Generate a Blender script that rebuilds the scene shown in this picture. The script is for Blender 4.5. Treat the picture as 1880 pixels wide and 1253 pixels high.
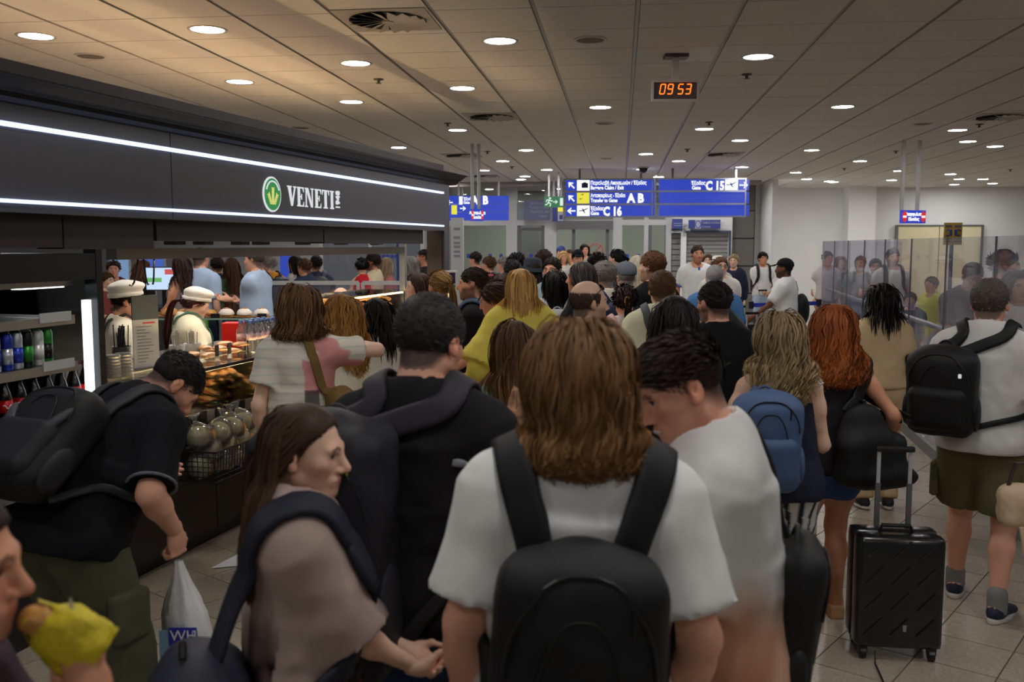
import bpy, bmesh, math, random
import numpy as np
from mathutils import Vector, Matrix, Euler
for _o in list(bpy.data.objects): bpy.data.objects.remove(_o, do_unlink=True)
SC = bpy.context.scene
COL = SC.collection
random.seed(7)
RNG = np.random.default_rng(7)
# ---------------------------------------------------------------- camera
CAMZ, FPX, PITCH = 1.82, 1750.0, math.atan((626.5-450)/1750.0)
cam_d = bpy.data.cameras.new('camera'); cam = bpy.data.objects.new('camera', cam_d); COL.objects.link(cam)
cam.location = (0, 0, CAMZ); cam.rotation_euler = (math.pi/2-PITCH, 0, 0)
cam_d.sensor_width = 36; cam_d.lens = 36*FPX/1880; cam_d.clip_start = 0.05
cam_d.dof.use_dof = True; cam_d.dof.focus_distance = 7.0; cam_d.dof.aperture_fstop = 4.0
SC.camera = cam
# ---------------------------------------------------------------- world, exposure
W = bpy.data.worlds.new('world'); SC.world = W; W.use_nodes = True
W.node_tree.nodes['Background'].inputs[0].default_value = (0.80, 0.86, 1.0, 1)
W.node_tree.nodes['Background'].inputs[1].default_value = 0.10
vs = SC.view_settings; vs.view_transform = 'Standard'; vs.look = 'None'; vs.gamma = 1; vs.use_curve_mapping = False
vs.exposure = 0.25
LAMP = 80.0      # radiance of the ceiling downlights
CEIL = 3.28
SC.cycles.max_bounces = 7; SC.cycles.glossy_bounces = 3; SC.cycles.caustics_reflective = False; SC.cycles.caustics_refractive = False; SC.cycles.transparent_max_bounces = 24
# ---------------------------------------------------------------- geometry of the view
def ray(px, py):
    x = (px-940)/FPX; u = (626.5-py)/FPX
    return Vector((x, math.cos(PITCH)+u*math.sin(PITCH), -math.sin(PITCH)+u*math.cos(PITCH)))
def at_z(px, py, z):
    r = ray(px, py); return Vector((0, 0, CAMZ))+r*((z-CAMZ)/r.z)
def at_y(px, py, Y):
    r = ray(px, py); return Vector((0, 0, CAMZ))+r*(Y/r.y)
def project(p):
    x, y, z = p[0], p[1], p[2]-CAMZ
    f = y*math.cos(PITCH)-z*math.sin(PITCH); u = y*math.sin(PITCH)+z*math.cos(PITCH)
    if f < 0.05: return (-9999, -9999, f)
    return (940+FPX*x/f, 626.5-FPX*u/f, f)
# ---------------------------------------------------------------- materials
def lin(c): 
    c = c/255.0
    return c/12.92 if c <= 0.04045 else ((c+0.055)/1.055)**2.4
def C(r, g, b, gain=1.5): return tuple(min(0.86, lin(v)*gain) for v in (r, g, b))+(1.0,)
_M = {}
def mat(name, col=None, rough=0.6, metal=0.0, bump=0.0, bscale=60.0, var=0.0, vscale=8.0, emit=None, estr=0.0, alpha=None, vcol=False, spec=0.5, sheen=0.0, trans=0.0, coat=0.0, detail=4.0):
    if name in _M: return _M[name]
    m = bpy.data.materials.new(name); m.use_nodes = True; _M[name] = m
    nt = m.node_tree; N = nt.nodes; L = nt.links; b = N['Principled BSDF']
    b.inputs['Roughness'].default_value = rough; b.inputs['Metallic'].default_value = metal
    b.inputs['Specular IOR Level'].default_value = spec
    if sheen: b.inputs['Sheen Weight'].default_value = sheen
    if trans: b.inputs['Transmission Weight'].default_value = trans
    if coat: b.inputs['Coat Weight'].default_value = coat
    col = col or (0.8, 0.8, 0.8, 1)
    b.inputs['Base Color'].default_value = col
    src = None
    if vcol:
        a = N.new('ShaderNodeAttribute'); a.attribute_name = 'Col'
        mx = N.new('ShaderNodeMix'); mx.data_type = 'RGBA'; mx.blend_type = 'MULTIPLY'; mx.inputs[0].default_value = 1
        mx.inputs[6].default_value = col; L.new(a.outputs['Color'], mx.inputs[7]); src = mx.outputs[2]
    tc = N.new('ShaderNodeTexCoord')
    if var:
        n = N.new('ShaderNodeTexNoise'); n.inputs['Scale'].default_value = vscale; n.inputs['Detail'].default_value = detail
        L.new(tc.outputs['Object'], n.inputs['Vector'])
        r = N.new('ShaderNodeMapRange'); r.inputs[1].default_value = .25; r.inputs[2].default_value = .75
        r.inputs[3].default_value = 1-var; r.inputs[4].default_value = 1+var
        L.new(n.outputs[0], r.inputs[0])
        mx = N.new('ShaderNodeMix'); mx.data_type = 'RGBA'; mx.blend_type = 'MULTIPLY'; mx.inputs[0].default_value = 1
        if src: L.new(src, mx.inputs[6])
        else: mx.inputs[6].default_value = col
        L.new(r.outputs[0], mx.inputs[7]); src = mx.outputs[2]
    if src: L.new(src, b.inputs['Base Color'])
    if bump:
        n = N.new('ShaderNodeTexNoise'); n.inputs['Scale'].default_value = bscale; n.inputs['Detail'].default_value = 3
        L.new(tc.outputs['Object'], n.inputs['Vector'])
        bp = N.new('ShaderNodeBump'); bp.inputs['Strength'].default_value = bump; bp.inputs['Distance'].default_value = 0.01
        L.new(n.outputs[0], bp.inputs['Height']); L.new(bp.outputs[0], b.inputs['Normal'])
    if emit:
        b.inputs['Emission Color'].default_value = emit; b.inputs['Emission Strength'].default_value = estr
    if alpha is not None: b.inputs['Alpha'].default_value = alpha
    return m
def glass(name, tint=(0.93, 0.96, 0.97, 1), refl=1.0, rough=0.02, haze=0.0, hazecol=(0.6, 0.62, 0.68, 1)):
    """thin pane: tinted see-through with fresnel reflection, and a little surface haze"""
    if name in _M: return _M[name]
    m = bpy.data.materials.new(name); m.use_nodes = True; _M[name] = m
    nt = m.node_tree; N = nt.nodes; L = nt.links
    for n in list(N): N.remove(n)
    o = N.new('ShaderNodeOutputMaterial'); t = N.new('ShaderNodeBsdfTransparent'); t.inputs[0].default_value = tint
    g = N.new('ShaderNodeBsdfGlossy'); g.inputs['Roughness'].default_value = rough
    fr = N.new('ShaderNodeFresnel'); fr.inputs[0].default_value = 1.5
    mu = N.new('ShaderNodeMath'); mu.operation = 'MULTIPLY'; mu.inputs[1].default_value = refl; mu.use_clamp = True
    L.new(fr.outputs[0], mu.inputs[0])
    mx = N.new('ShaderNodeMixShader'); L.new(mu.outputs[0], mx.inputs[0])
    base = t.outputs[0]
    if haze:
        d = N.new('ShaderNodeBsdfDiffuse'); d.inputs[0].default_value = hazecol
        m2 = N.new('ShaderNodeMixShader'); m2.inputs[0].default_value = haze
        L.new(t.outputs[0], m2.inputs[1]); L.new(d.outputs[0], m2.inputs[2]); base = m2.outputs[0]
    L.new(base, mx.inputs[1]); L.new(g.outputs[0], mx.inputs[2]); L.new(mx.outputs[0], o.inputs[0])
    return m
def emit(name, col, s):
    return mat(name, (0.02, 0.02, 0.02, 1), 0.5, emit=col, estr=s)
# ---------------------------------------------------------------- mesh helpers
class MB:
    """collects simple shapes, builds ONE mesh object"""
    def __init__(s): s.v = []; s.f = []
    def quadbox(s, c, sz, R=None, bev=0.0):
        x, y, z = sz[0]/2, sz[1]/2, sz[2]/2; n = len(s.v)
        if bev <= 0:
            P = [(-x,-y,-z),(x,-y,-z),(x,y,-z),(-x,y,-z),(-x,-y,z),(x,-y,z),(x,y,z),(-x,y,z)]
            F = [(3,2,1,0),(4,5,6,7),(0,1,5,4),(1,2,6,5),(2,3,7,6),(3,0,4,7)]
        else:
            bm = bmesh.new(); bmesh.ops.create_cube(bm, size=1)
            for v in bm.verts: v.co = Vector((v.co.x*2*x, v.co.y*2*y, v.co.z*2*z))
            bmesh.ops.bevel(bm, geom=bm.edges[:], offset=bev, segments=2, profile=.6, affect='EDGES')
            bm.verts.index_update(); P = [tuple(v.co) for v in bm.verts]; F = [tuple(v.index for v in f.verts) for f in bm.faces]; bm.free()
        c = Vector(c)
        for p in P:
            p = Vector(p)
            if R is not None: p = R @ p
            s.v.append(tuple(p+c))
        s.f += [tuple(i+n for i in f) for f in F]; return s
    def box(s, x0, x1, y0, y1, z0, z1, bev=0.0):
        return s.quadbox(((x0+x1)/2, (y0+y1)/2, (z0+z1)/2), (x1-x0, y1-y0, z1-z0), None, bev)
    def tube(s, pts, r, n=8, caps=True, flat=None):
        """sweep circle (or flat ellipse (rw,rt)) of radius r (scalar or list) along pts"""
        pts = [Vector(p) for p in pts]; m = len(pts); base = len(s.v)
        up = Vector((0, 0, 1)); prev = None
        for i, p in enumerate(pts):
            t = (pts[min(i+1, m-1)]-pts[max(i-1, 0)])
            t = t.normalized() if t.length > 1e-9 else Vector((0, 0, 1))
            if prev is None:
                a = up if abs(t.z) < .9 else Vector((1, 0, 0))
                nx = t.cross(a).normalized()
            else:
                nx = (prev-t*prev.dot(t)); nx = nx.normalized() if nx.length > 1e-6 else t.orthogonal().normalized()
            prev = nx; ny = t.cross(nx)
            ri = r[i] if isinstance(r, (list, tuple)) else r
            for k in range(n):
                a = 2*math.pi*k/n
                s.v.append(tuple(p+nx*(ri*math.cos(a)*(flat[0] if flat else 1))+ny*(ri*math.sin(a)*(flat[1] if flat else 1))))
        for i in range(m-1):
            for k in range(n):
                a = base+i*n+k; b = base+i*n+(k+1) % n
                s.f.append((a, b, b+n, a+n))
        if caps:
            s.f.append(tuple(base+k for k in reversed(range(n)))); s.f.append(tuple(base+(m-1)*n+k for k in range(n)))
        return s
    def lathe(s, prof, c=(0, 0, 0), n=20, R=None, caps=True):
        base = len(s.v); c = Vector(c); m = len(prof)
        for (r, z) in prof:
            for k in range(n):
                a = 2*math.pi*k/n; p = Vector((r*math.cos(a), r*math.sin(a), z))
                if R is not None: p = R @ p
                s.v.append(tuple(p+c))
        for i in range(m-1):
            for k in range(n):
                a = base+i*n+k; b = base+i*n+(k+1) % n
                s.f.append((a, b, b+n, a+n))
        if caps and prof[0][0] > 1e-5: s.f.append(tuple(base+k for k in reversed(range(n))))
        if caps and prof[-1][0] > 1e-5: s.f.append(tuple(base+(m-1)*n+k for k in range(n)))
        return s
    def prism(s, poly, d, M=None):
        """poly in local xy (ccw), extruded from z=0 to z=d"""
        base = len(s.v); n = len(poly)
        for z in (0, d):
            for p in poly:
                q = Vector((p[0], p[1], z)); s.v.append(tuple(M @ q if M is not None else q))
        s.f.append(tuple(base+i for i in reversed(range(n)))); s.f.append(tuple(base+n+i for i in range(n)))
        for i in range(n): j = (i+1) % n; s.f.append((base+i, base+j, base+n+j, base+n+i))
        return s
    def mesh(s, name, m, smooth=False):
        me = bpy.data.meshes.new(name); me.from_pydata(s.v, [], s.f); me.update()
        if m: me.materials.append(m)
        if smooth: me.shade_smooth()
        return me
    def build(s, name, m, parent=None, loc=(0, 0, 0), rz=0.0, smooth=False):
        return obj(name, s.mesh(name, m, smooth), parent, loc, rz)
def obj(name, me, parent=None, loc=(0, 0, 0), rz=0.0):
    o = bpy.data.objects.new(name, me); COL.objects.link(o); o.location = loc
    if rz: o.rotation_euler = (0, 0, rz)
    if parent: o.parent = parent
    return o
def empty(name, loc=(0, 0, 0), rz=0.0):
    o = bpy.data.objects.new(name, None); COL.objects.link(o); o.location = loc; o.rotation_euler = (0, 0, rz); o.empty_display_size = .1; return o
def tag(o, label, cat, group=None):
    o['label'] = label; o['category'] = cat
    if group: o['group'] = group
    return o
def struct(o): o['kind'] = 'structure'; return o
def stuff(o): o['kind'] = 'stuff'; return o
def copy_tree(o, parent=None, loc=None, rz=None):
    c = o.copy(); COL.objects.link(c)
    if parent: c.parent = parent
    if loc is not None: c.location = loc
    if rz is not None: c.rotation_euler = (0, 0, rz)
    for ch in list(o.children): copy_tree(ch, c)
    return c
ORD = ['first', 'second', 'third', 'fourth', 'fifth', 'sixth', 'seventh', 'eighth', 'ninth', 'tenth', 'eleventh', 'twelfth', 'thirteenth', 'fourteenth', 'fifteenth', 'sixteenth', 'seventeenth', 'eighteenth', 'nineteenth', 'twentieth', 'twenty-first', 'twenty-second', 'twenty-third', 'twenty-fourth', 'twenty-fifth', 'twenty-sixth', 'twenty-seventh', 'twenty-eighth', 'twenty-ninth', 'thirtieth']
def text_mesh(txt, size, depth=0.002, align='LEFT', sx=1.0, bold=0.0):
    cu = bpy.data.curves.new('txt', 'FONT'); cu.body = txt; cu.size = size; cu.extrude = depth; cu.align_x = align; cu.resolution_u = 2; cu.offset = bold
    o = bpy.data.objects.new('txt', cu); COL.objects.link(o)
    me = bpy.data.meshes.new_from_object(o.evaluated_get(bpy.context.evaluated_depsgraph_get()))
    bpy.data.objects.remove(o); bpy.data.curves.remove(cu)
    n = len(me.vertices); co = np.empty(n*3, 'f'); me.vertices.foreach_get('co', co); co = co.reshape(-1, 3)
    co[:, 0] *= sx
    fs = [tuple(p.vertices) for p in me.polygons]; bpy.data.meshes.remove(me)
    return co, fs
def add_text(mb, txt, x, z, size, y=0.0, depth=0.002, align='LEFT', sx=1.0, bold=0.0, M=None):
    """text standing in the local xz plane, read from -y"""
    co, fs = text_mesh(txt, size, depth, align, sx, bold); n = len(mb.v)
    for c in co:
        p = Vector((x+c[0], y-c[2], z+c[1]))
        mb.v.append(tuple(M @ p if M is not None else p))
    mb.f += [tuple(i+n for i in f) for f in fs]; return mb
# ================================================================ STRUCTURE
GA = math.radians(6.5)                       # ceiling grid and far walls turn a little to the right of the view
dG = Vector((math.sin(GA), math.cos(GA), 0)); tG = Vector((math.cos(GA), -math.sin(GA), 0))
RG = -GA
m_tile = mat('ceiling tile', C(222, 219, 217, 1.0), 0.85, var=.05, vscale=14, bump=.05, bscale=220)
m_gap = mat('ceiling joint metal', C(120, 114, 108, 1.0), 0.5, metal=.2)
MOD = 0.64
def gcoord(p): return (p.dot(tG), p.dot(dG))
o_t = gcoord(at_z(1172, 0, CEIL))[0]; o_d = gcoord(at_z(1100, 89, CEIL))[1]
ceiling = struct(MB().box(-24, 22, -9, 34, CEIL+.022, CEIL+.06).build('ceiling', m_gap, rz=RG))
tile_me = MB().box(-MOD/2+.016, MOD/2-.016, -MOD/2+.005, MOD/2-.005, 0, .02).mesh('tile', m_tile)
cand = []
for i in range(-36, 34):
    for j in range(-16, 40):
        gt, gd = o_t+(i+.5)*MOD, o_d+(j+.5)*MOD
        if not (-23 < gt < 21 and -8 < gd < 33): continue
        w = tG*gt+dG*gd; q = project((w.x, w.y, CEIL))
        seen = q[2] > 1 and -120 < q[0] < 2000 and -120 < q[1] < 470
        cand.append((0 if seen else 1, w.length, gt, gd))
cand.sort()
rest = MB()
for k, (s_, d_, gt, gd) in enumerate(cand):
    if k < 300 and s_ == 0:
        obj('tile', tile_me, ceiling, (gt, gd, CEIL))
    else:
        rest.box(gt-MOD/2+.016, gt+MOD/2-.016, gd-MOD/2+.003, gd+MOD/2-.003, CEIL, CEIL+.02)
stuff(rest.build('ceiling_tiles', m_tile, ceiling))
tb = MB()
for i in range(-36, 34):
    gt = o_t+i*MOD; tb.box(gt-.012, gt+.012, -9, 33, CEIL+.010, CEIL+.024)
stuff(tb.build('tee_bars', mat('tee bar', C(150, 144, 138, 1.0), .35, metal=.5), ceiling))
# ---- floor: small terrazzo tiles laid on the diagonal
FA = math.radians(-38.5+90)
def floor_mat():
    m = bpy.data.materials.new('terrazzo'); m.use_nodes = True; N = m.node_tree.nodes; L = m.node_tree.links; b = N['Principled BSDF']
    tc = N.new('ShaderNodeTexCoord'); geo = N.new('ShaderNodeNewGeometry')
    v = N.new('ShaderNodeTexVoronoi'); v.inputs['Scale'].default_value = 95; L.new(geo.outputs['Position'], v.inputs['Vector'])
    n = N.new('ShaderNodeTexNoise'); n.inputs['Scale'].default_value = 260; n.inputs['Detail'].default_value = 3; L.new(geo.outputs['Position'], n.inputs['Vector'])
    n2 = N.new('ShaderNodeTexNoise'); n2.inputs['Scale'].default_value = 1.6; n2.inputs['Detail'].default_value = 5; L.new(geo.outputs['Position'], n2.inputs['Vector'])
    cr = N.new('ShaderNodeValToRGB'); e = cr.color_ramp.elements
    e[0].position = .0; e[0].color = C(140, 130, 114, 1.0); e[1].position = 1; e[1].color = C(198, 188, 170, 1.0)
    x = cr.color_ramp.elements.new(.5); x.color = C(172, 162, 144, 1.0)
    mx = N.new('ShaderNodeMix'); mx.data_type = 'RGBA'; mx.inputs[0].default_value = .45
    L.new(v.outputs['Color'], mx.inputs[6]); L.new(n.outputs[0], mx.inputs[7])
    L.new(mx.outputs[2], cr.inputs[0])
    m2 = N.new('ShaderNodeMix'); m2.data_type = 'RGBA'; m2.blend_type = 'MULTIPLY'; m2.inputs[0].default_value = 1
    r = N.new('ShaderNodeMapRange'); r.inputs[1].default_value = .3; r.inputs[2].default_value = .7; r.inputs[3].default_value = .96; r.inputs[4].default_value = 1.03
    L.new(n2.outputs[0], r.inputs[0]); L.new(cr.outputs[0], m2.inputs[6]); L.new(r.outputs[0], m2.inputs[7]); 
    oi = N.new('ShaderNodeObjectInfo'); r2 = N.new('ShaderNodeMapRange'); r2.inputs[3].default_value = .9; r2.inputs[4].default_value = 1.08; L.new(oi.outputs['Random'], r2.inputs[0])
    m3 = N.new('ShaderNodeMix'); m3.data_type = 'RGBA'; m3.blend_type = 'MULTIPLY'; m3.inputs[0].default_value = 1
    L.new(m2.outputs[2], m3.inputs[6]); L.new(r2.outputs[0], m3.inputs[7]); L.new(m3.outputs[2], b.inputs['Base Color'])
    rr = N.new('ShaderNodeMapRange'); rr.inputs[3].default_value = .25; rr.inputs[4].default_value = .32; L.new(n2.outputs[0], rr.inputs[0]); L.new(rr.outputs[0], b.inputs['Roughness'])
    b.inputs['Specular IOR Level'].default_value = .45
    return m
m_floor = floor_mat(); m_grout = mat('grout', C(96, 88, 76, 1.0), .8)
floor = struct(MB().box(-24, 22, -9, 34, -.06, -.004).build('floor', m_grout, rz=0))
TS = .335
ftile = MB().box(-TS/2+.003, TS/2-.003, -TS/2+.003, TS/2-.003, -.012, 0).mesh('tile', m_floor)
fx = Vector((math.cos(FA), math.sin(FA), 0)); fy = Vector((-math.sin(FA), math.cos(FA), 0))
p0 = at_z(1717, 1163, 0); ox, oy = p0.dot(fx), p0.dot(fy)
cand = []
R_open = [(1280, 1880, 760, 1300), (0, 470, 960, 1300), (700, 780, 1100, 1253), (1100, 1300, 800, 900)]
for i in range(-90, 90):
    for j in range(-90, 90):
        a, b_ = ox+(i+.5)*TS, oy+(j+.5)*TS; w = fx*a+fy*b_
        if not (-20 < w.x < 20 and -7 < w.y < 31): continue
        q = project((w.x, w.y, 0)); pr = 2
        if q[2] > 1 and -60 < q[0] < 1940 and q[1] < 1320:
            pr = 1
            for (x0, x1, y0, y1) in R_open:
                if x0-30 < q[0] < x1+30 and y0-20 < q[1] < y1: pr = 0
        cand.append((pr, w.length, w.x, w.y))
cand.sort()
V = []; F = []; h = TS/2-.003
cs = [(fx*sx+fy*sy)*h for sx, sy in ((-1, -1), (1, -1), (1, 1), (-1, 1))]
for k, (s_, d_, x, y) in enumerate(cand):
    if k < 300: obj('tile', ftile, floor, (x, y, 0), FA)
    else:
        n = len(V)
        for z in (0, -.012):
            for c in cs: V.append((x+c.x, y+c.y, z))
        F.append((n, n+1, n+2, n+3))
        if d_ < 9: F += [(n+q, n+4+q, n+4+(q+1) % 4, n+(q+1) % 4) for q in range(4)]
me = bpy.data.meshes.new('floor_tiles'); me.from_pydata(V, [], F); me.materials.append(m_floor)
stuff(obj('floor_tiles', me, floor))
# ---- far walls. local frame: x along tG, y along dG
def gbox(name, m, x0, x1, y0, y1, z0, z1, parent=None, bev=0):
    return MB().box(x0, x1, y0, y1, z0, z1, bev).build(name, m, parent, rz=RG if parent is None else 0)
def gp(px, py, Y):      # pixel at camera depth Y -> grid-frame coords
    w = at_y(px, py, Y); return w.dot(tG), w.dot(dG), w.z
def gpl(px, yd, py=450):     # pixel column -> grid x on the plane grid-y = yd, and z
    r = ray(px, py); t = yd/(r.dot(dG)); w = r*t
    return w.dot(tG), CAMZ+w.z
m_white = mat('white wall', C(240, 240, 242, 1.0), .7, var=.03, vscale=2)
m_alu = mat('grey aluminium', C(196, 196, 196, 1.0), .4, metal=.1)
m_alud = mat('dark aluminium', C(112, 112, 112, 1.0), .45, metal=.3)
m_dgrey = mat('grey panel', C(120, 116, 112, 1.0), .5)
m_cream = mat('cream panel', C(226, 214, 176, 1.0), .6)
m_pane = glass('clear pane', (0.90, 0.94, 0.94, 1), 1.0)
YF = 23.2
def gx(px, y=YF): return gpl(px, y)[0]
def gz(py, y=YF): return gpl(1100, y, py)[1]
# right white walls
wr = struct(gbox('wall_right', m_white, gx(1385, 25.6), 19, 25.6, 25.9, 0, CEIL))
struct(gbox('wall_pillar', mat('white pillar', C(244, 244, 246, 1.0), .65), gx(1556, 24.9), gx(1606, 24.9), 24.9, 25.6, 0, CEIL))
struct(gbox('wall_side', m_white, gx(1385, 25.6)-.12, gx(1385, 25.6), 22.0, 25.9, 0, CEIL))
# cream doorway in the white wall
door_1 = struct(empty('door_1', (0, 0, 0), RG))
x0, x1 = gx(1648, 25.5), gx(1800, 25.5); zt = gpl(1700, 25.5, 416)[1]
MB().box(x0, x0+(x1-x0)/2-.01, 25.50, 25.56, 0, zt).build('door_leaf', m_cream, door_1)
MB().box(x0+(x1-x0)/2+.01, x1, 25.50, 25.56, 0, zt).build('door_leaf', m_cream, door_1)
MB().box(x0-.06, x1+.06, 25.48, 25.58, zt, zt+.04).build('door_frame', m_alud, door_1)
MB().box(x0-.06, x0, 25.48, 25.58, 0, zt).build('door_frame', m_alud, door_1)
MB().box(x1, x1+.06, 25.48, 25.58, 0, zt).build('door_frame', m_alud, door_1)
# dark grey panel strip (with horizontal panel joints)
dk = struct(MB().box(gx(1344, 23.6), gx(1385, 23.6), 23.6, 23.9, 0, CEIL).build('wall_strip', mat('joint', C(70, 68, 66, 1.0), .6), rz=RG))
for k in range(5):
    MB().box(gx(1344, 23.57)+.01, gx(1384, 23.57)-.01, 23.55, 23.6, .01+k*.66, .64+k*.66 if k < 4 else CEIL-.01).build('panel', m_dgrey, dk)
# ---- shuttered booth block (white) between the glazing and the grey strip
xs0, xs1 = gx(1228), gx(1344)
blk = struct(empty('wall_booth', (0, 0, 0), RG))
zsh = gz(428)
def slat_shutter(parent, x0, x1, y, z0, z1, n):
    h = (z1-z0)/n
    me = MB().quadbox((0, 0, 0), (x1-x0, .02, h*.86), None).mesh('slat', mat('shutter slat', C(160, 160, 156, 1.0), .5, metal=.2))
    for k in range(n): obj('slat', me, parent, ((x0+x1)/2, y, z0+(k+.5)*h))
bw = MB()
a0, a1, a2, a3 = gx(1226), gx(1250), gx(1260), gx(1338)
bw.box(xs0-.1, a0, YF, YF+.3, 0, CEIL-.3)
bw.box(a1, a2, YF, YF+.3, 0, CEIL-.3)
bw.box(a3, xs1, YF, YF+.3, 0, CEIL-.3)
bw.box(a0, a1, YF, YF+.3, zsh, CEIL-.3); bw.box(a2, a3, YF, YF+.3, zsh, CEIL-.3)
bw.build('booth_front', m_white, blk)
MB().box(xs0, xs1, YF+.25, YF+.27, 0, zsh+.1).build('shutter_back', m_alud, blk)
slat_shutter(blk, a0, a1, YF+.2, .0, zsh, 16); slat_shutter(blk, a2, a3, YF+.2, 0, zsh, 22)
m_frameblue = mat('dark blue frame', C(70, 84, 104, 1.0), .5)
MB().box(a2-.03, a3+.03, YF-.03, YF+.02, zsh, zsh+.05).build('opening_trim', m_frameblue, blk)
MB().box(a3, a3+.05, YF-.03, YF+.02, 0, zsh+.05).build('opening_trim', m_frameblue, blk)
MB().box(a0-.03, a1+.03, YF-.03, YF+.02, zsh+.05, zsh+.1).build('opening_trim', m_frameblue, blk)
# ---- glazed facade with door openings
fac = struct(empty('wall_glazed', (0, 0, 0), RG))
zl = gz(404); zl2 = gz(414)
fx0 = gx(824); 
cols = [(832, 850), (930, 950), (1000, 1022), (1125, 1142), (1182, 1190), (1222, 1232)]
for (c0, c1) in cols:
    MB().box(gx(c0), gx(c1), YF-.08, YF+.08, 0, CEIL).build('mullion', m_alu, fac)
MB().box(fx0, gx(1232), YF-.07, YF+.07, zl2, zl).build('transom', m_alu, fac)
MB().box(gx(1022), gx(1125), YF-.16, YF-.07, zl2-.1, zl-.02).build('door_track', m_alud, fac)
for (c0, c1) in ((950, 956), (994, 1000), (1050, 1056), (1112, 1118), (1190, 1196)):
    MB().box(gx(c0), gx(c1), YF-.05, YF+.05, 0, zl2).build('door_stile', m_alud, fac)
MB().box(gx(956), gx(994), YF-.05, YF+.05, gz(424), gz(418)).build('door_closer', m_alud, fac)
for i in range(len(cols)-1):
    xa, xb = gx(cols[i][1]), gx(cols[i+1][0])
    MB().box(xa, xb, YF-.006, YF+.006, 0, zl2).build('pane', m_pane, fac)
    MB().box(xa, xb, YF-.006, YF+.006, zl, CEIL).build('pane', m_pane, fac)
m_dot = mat('manifestation blue', C(40, 60, 150, 1.2), .5)
for i in range(len(cols)-1):
    xa, xb = gx(cols[i][1]), gx(cols[i+1][0]); n = max(2, int((xb-xa)/.22))
    for k in range(n):
        MB().box(xa+(k+.5)*(xb-xa)/n-.04, xa+(k+.5)*(xb-xa)/n+.04, YF-.012, YF-.007, 1.50, 1.60).build('safety_mark', m_dot, fac)
# no-entry ring sticker on the door
sx, sz = gx(1094, YF-.05), gz(461, YF-.05)
ring = MB().tube([(sx+.17*math.cos(a), YF-.06, sz+.17*math.sin(a)) for a in np.linspace(0, 2*math.pi, 25)], .014, 6)
ring.tube([(sx-.12, YF-.06, sz-.12), (sx+.12, YF-.06, sz+.12)], .012, 6)
ring.build('warning_sticker', mat('sticker red', C(170, 60, 60), .5), fac)
# room behind the glazing
struct(gbox('wall_back', mat('back hall', C(220, 222, 208, 1.1), .7), -9, 14, 29.5, 29.7, 0, CEIL))
struct(gbox('wall_recess', mat('recess grey', C(150, 148, 142, 1.0), .7), gx(940, 26), gx(1020, 26), 26, 26.2, 0, CEIL))
# left far wall seen through the kiosk and beyond
struct(gbox('wall_left', mat('left far wall', C(196, 200, 206, 1.0), .7, var=.03, vscale=1), -22, fx0, YF+1.2, YF+1.4, 0, CEIL))
# header where the ceiling steps down in front of the glazing
struct(gbox('trim_1', mat('header grey', C(150, 146, 140, 1.0), .6), fx0-3, gx(1385), YF-.9, YF-.75, CEIL-.10, CEIL+.02))
# ================================================================ BAKERY KIOSK  (local x = u along the front, away from the camera; local y = v into the kiosk)
KA = math.atan(.2712); KRZ = math.pi/2-KA
KO = Vector((-.645, 9.9, 0)); dK = Vector((math.sin(KA), math.cos(KA), 0)); nK = Vector((-math.cos(KA), math.sin(KA), 0))
def kp(px, py, v=0.0):
    r = ray(px, py); t = (KO.dot(nK)+v)/r.dot(nK); w = r*t
    return (w-KO).dot(dK), CAMZ+w.z
def kw(u, v, z=0.0): return KO+dK*u+nK*v+Vector((0, 0, z))
def kloc(u, v, z=0.0): w = kw(u, v, z); return (w.x, w.y, w.z)
m_fas = mat('graphite fascia', C(74, 73, 78, 1.0), .35, var=.03, vscale=3)
m_fasd = mat('black brown wood', C(52, 42, 38, 1.0), .45, var=.25, vscale=5)
m_blk = mat('black metal', C(24, 24, 26, 1.0), .35)
m_soft = mat('soffit dark', C(50, 44, 42, 1.0), .5)
m_led = emit('led strip', (0.60, 0.70, 1.0, 1), 1.5)
m_steel = mat('brushed steel', C(176, 178, 180, 1.0), .3, metal=.85)
m_disp = glass('display glass', (0.95, 0.97, 0.96, 1), .9)
m_warm = emit('warm display light', (1.0, 0.72, 0.36, 1), 34.0)
m_dwood = mat('dark counter wood', C(40, 30, 27, 1.0), .4, var=.2, vscale=6)
U0 = -7.4
zb = kp(812, 424)[1]; zs0 = kp(812, 416.5)[1]; zs1 = kp(812, 413.6)[1]; zt0 = kp(812, 356.2)[1]; zt1 = kp(812, 352.6)[1]; ztop = kp(828, 340)[1]; zc = kp(845, 322, -.12)[1]
kiosk = tag(empty('bakery_kiosk', tuple(KO), KRZ), 'dark bakery kiosk canopy with two glowing strips along its fascia', 'kiosk')
ue = kp(812, 380)[0]
# fascia panels (one panel joint in view)
uj = kp(315, 330)[0]
MB().box(U0, uj-.004, 0, .06, zb, ztop).build('fascia_panel', m_fas, kiosk)
MB().box(uj+.004, 0, 0, .06, zb, ztop).build('fascia_panel', m_fas, kiosk)
MB().box(U0, 0, .06, .10, zb, ztop+.2).build('fascia_backing', m_soft, kiosk)
MB().box(U0, ue, -.02, .0, zs0, zs1).build('light_strip', m_led, kiosk)
MB().box(U0, ue, -.02, .0, zt0, zt1).build('light_strip', m_led, kiosk)
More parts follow.
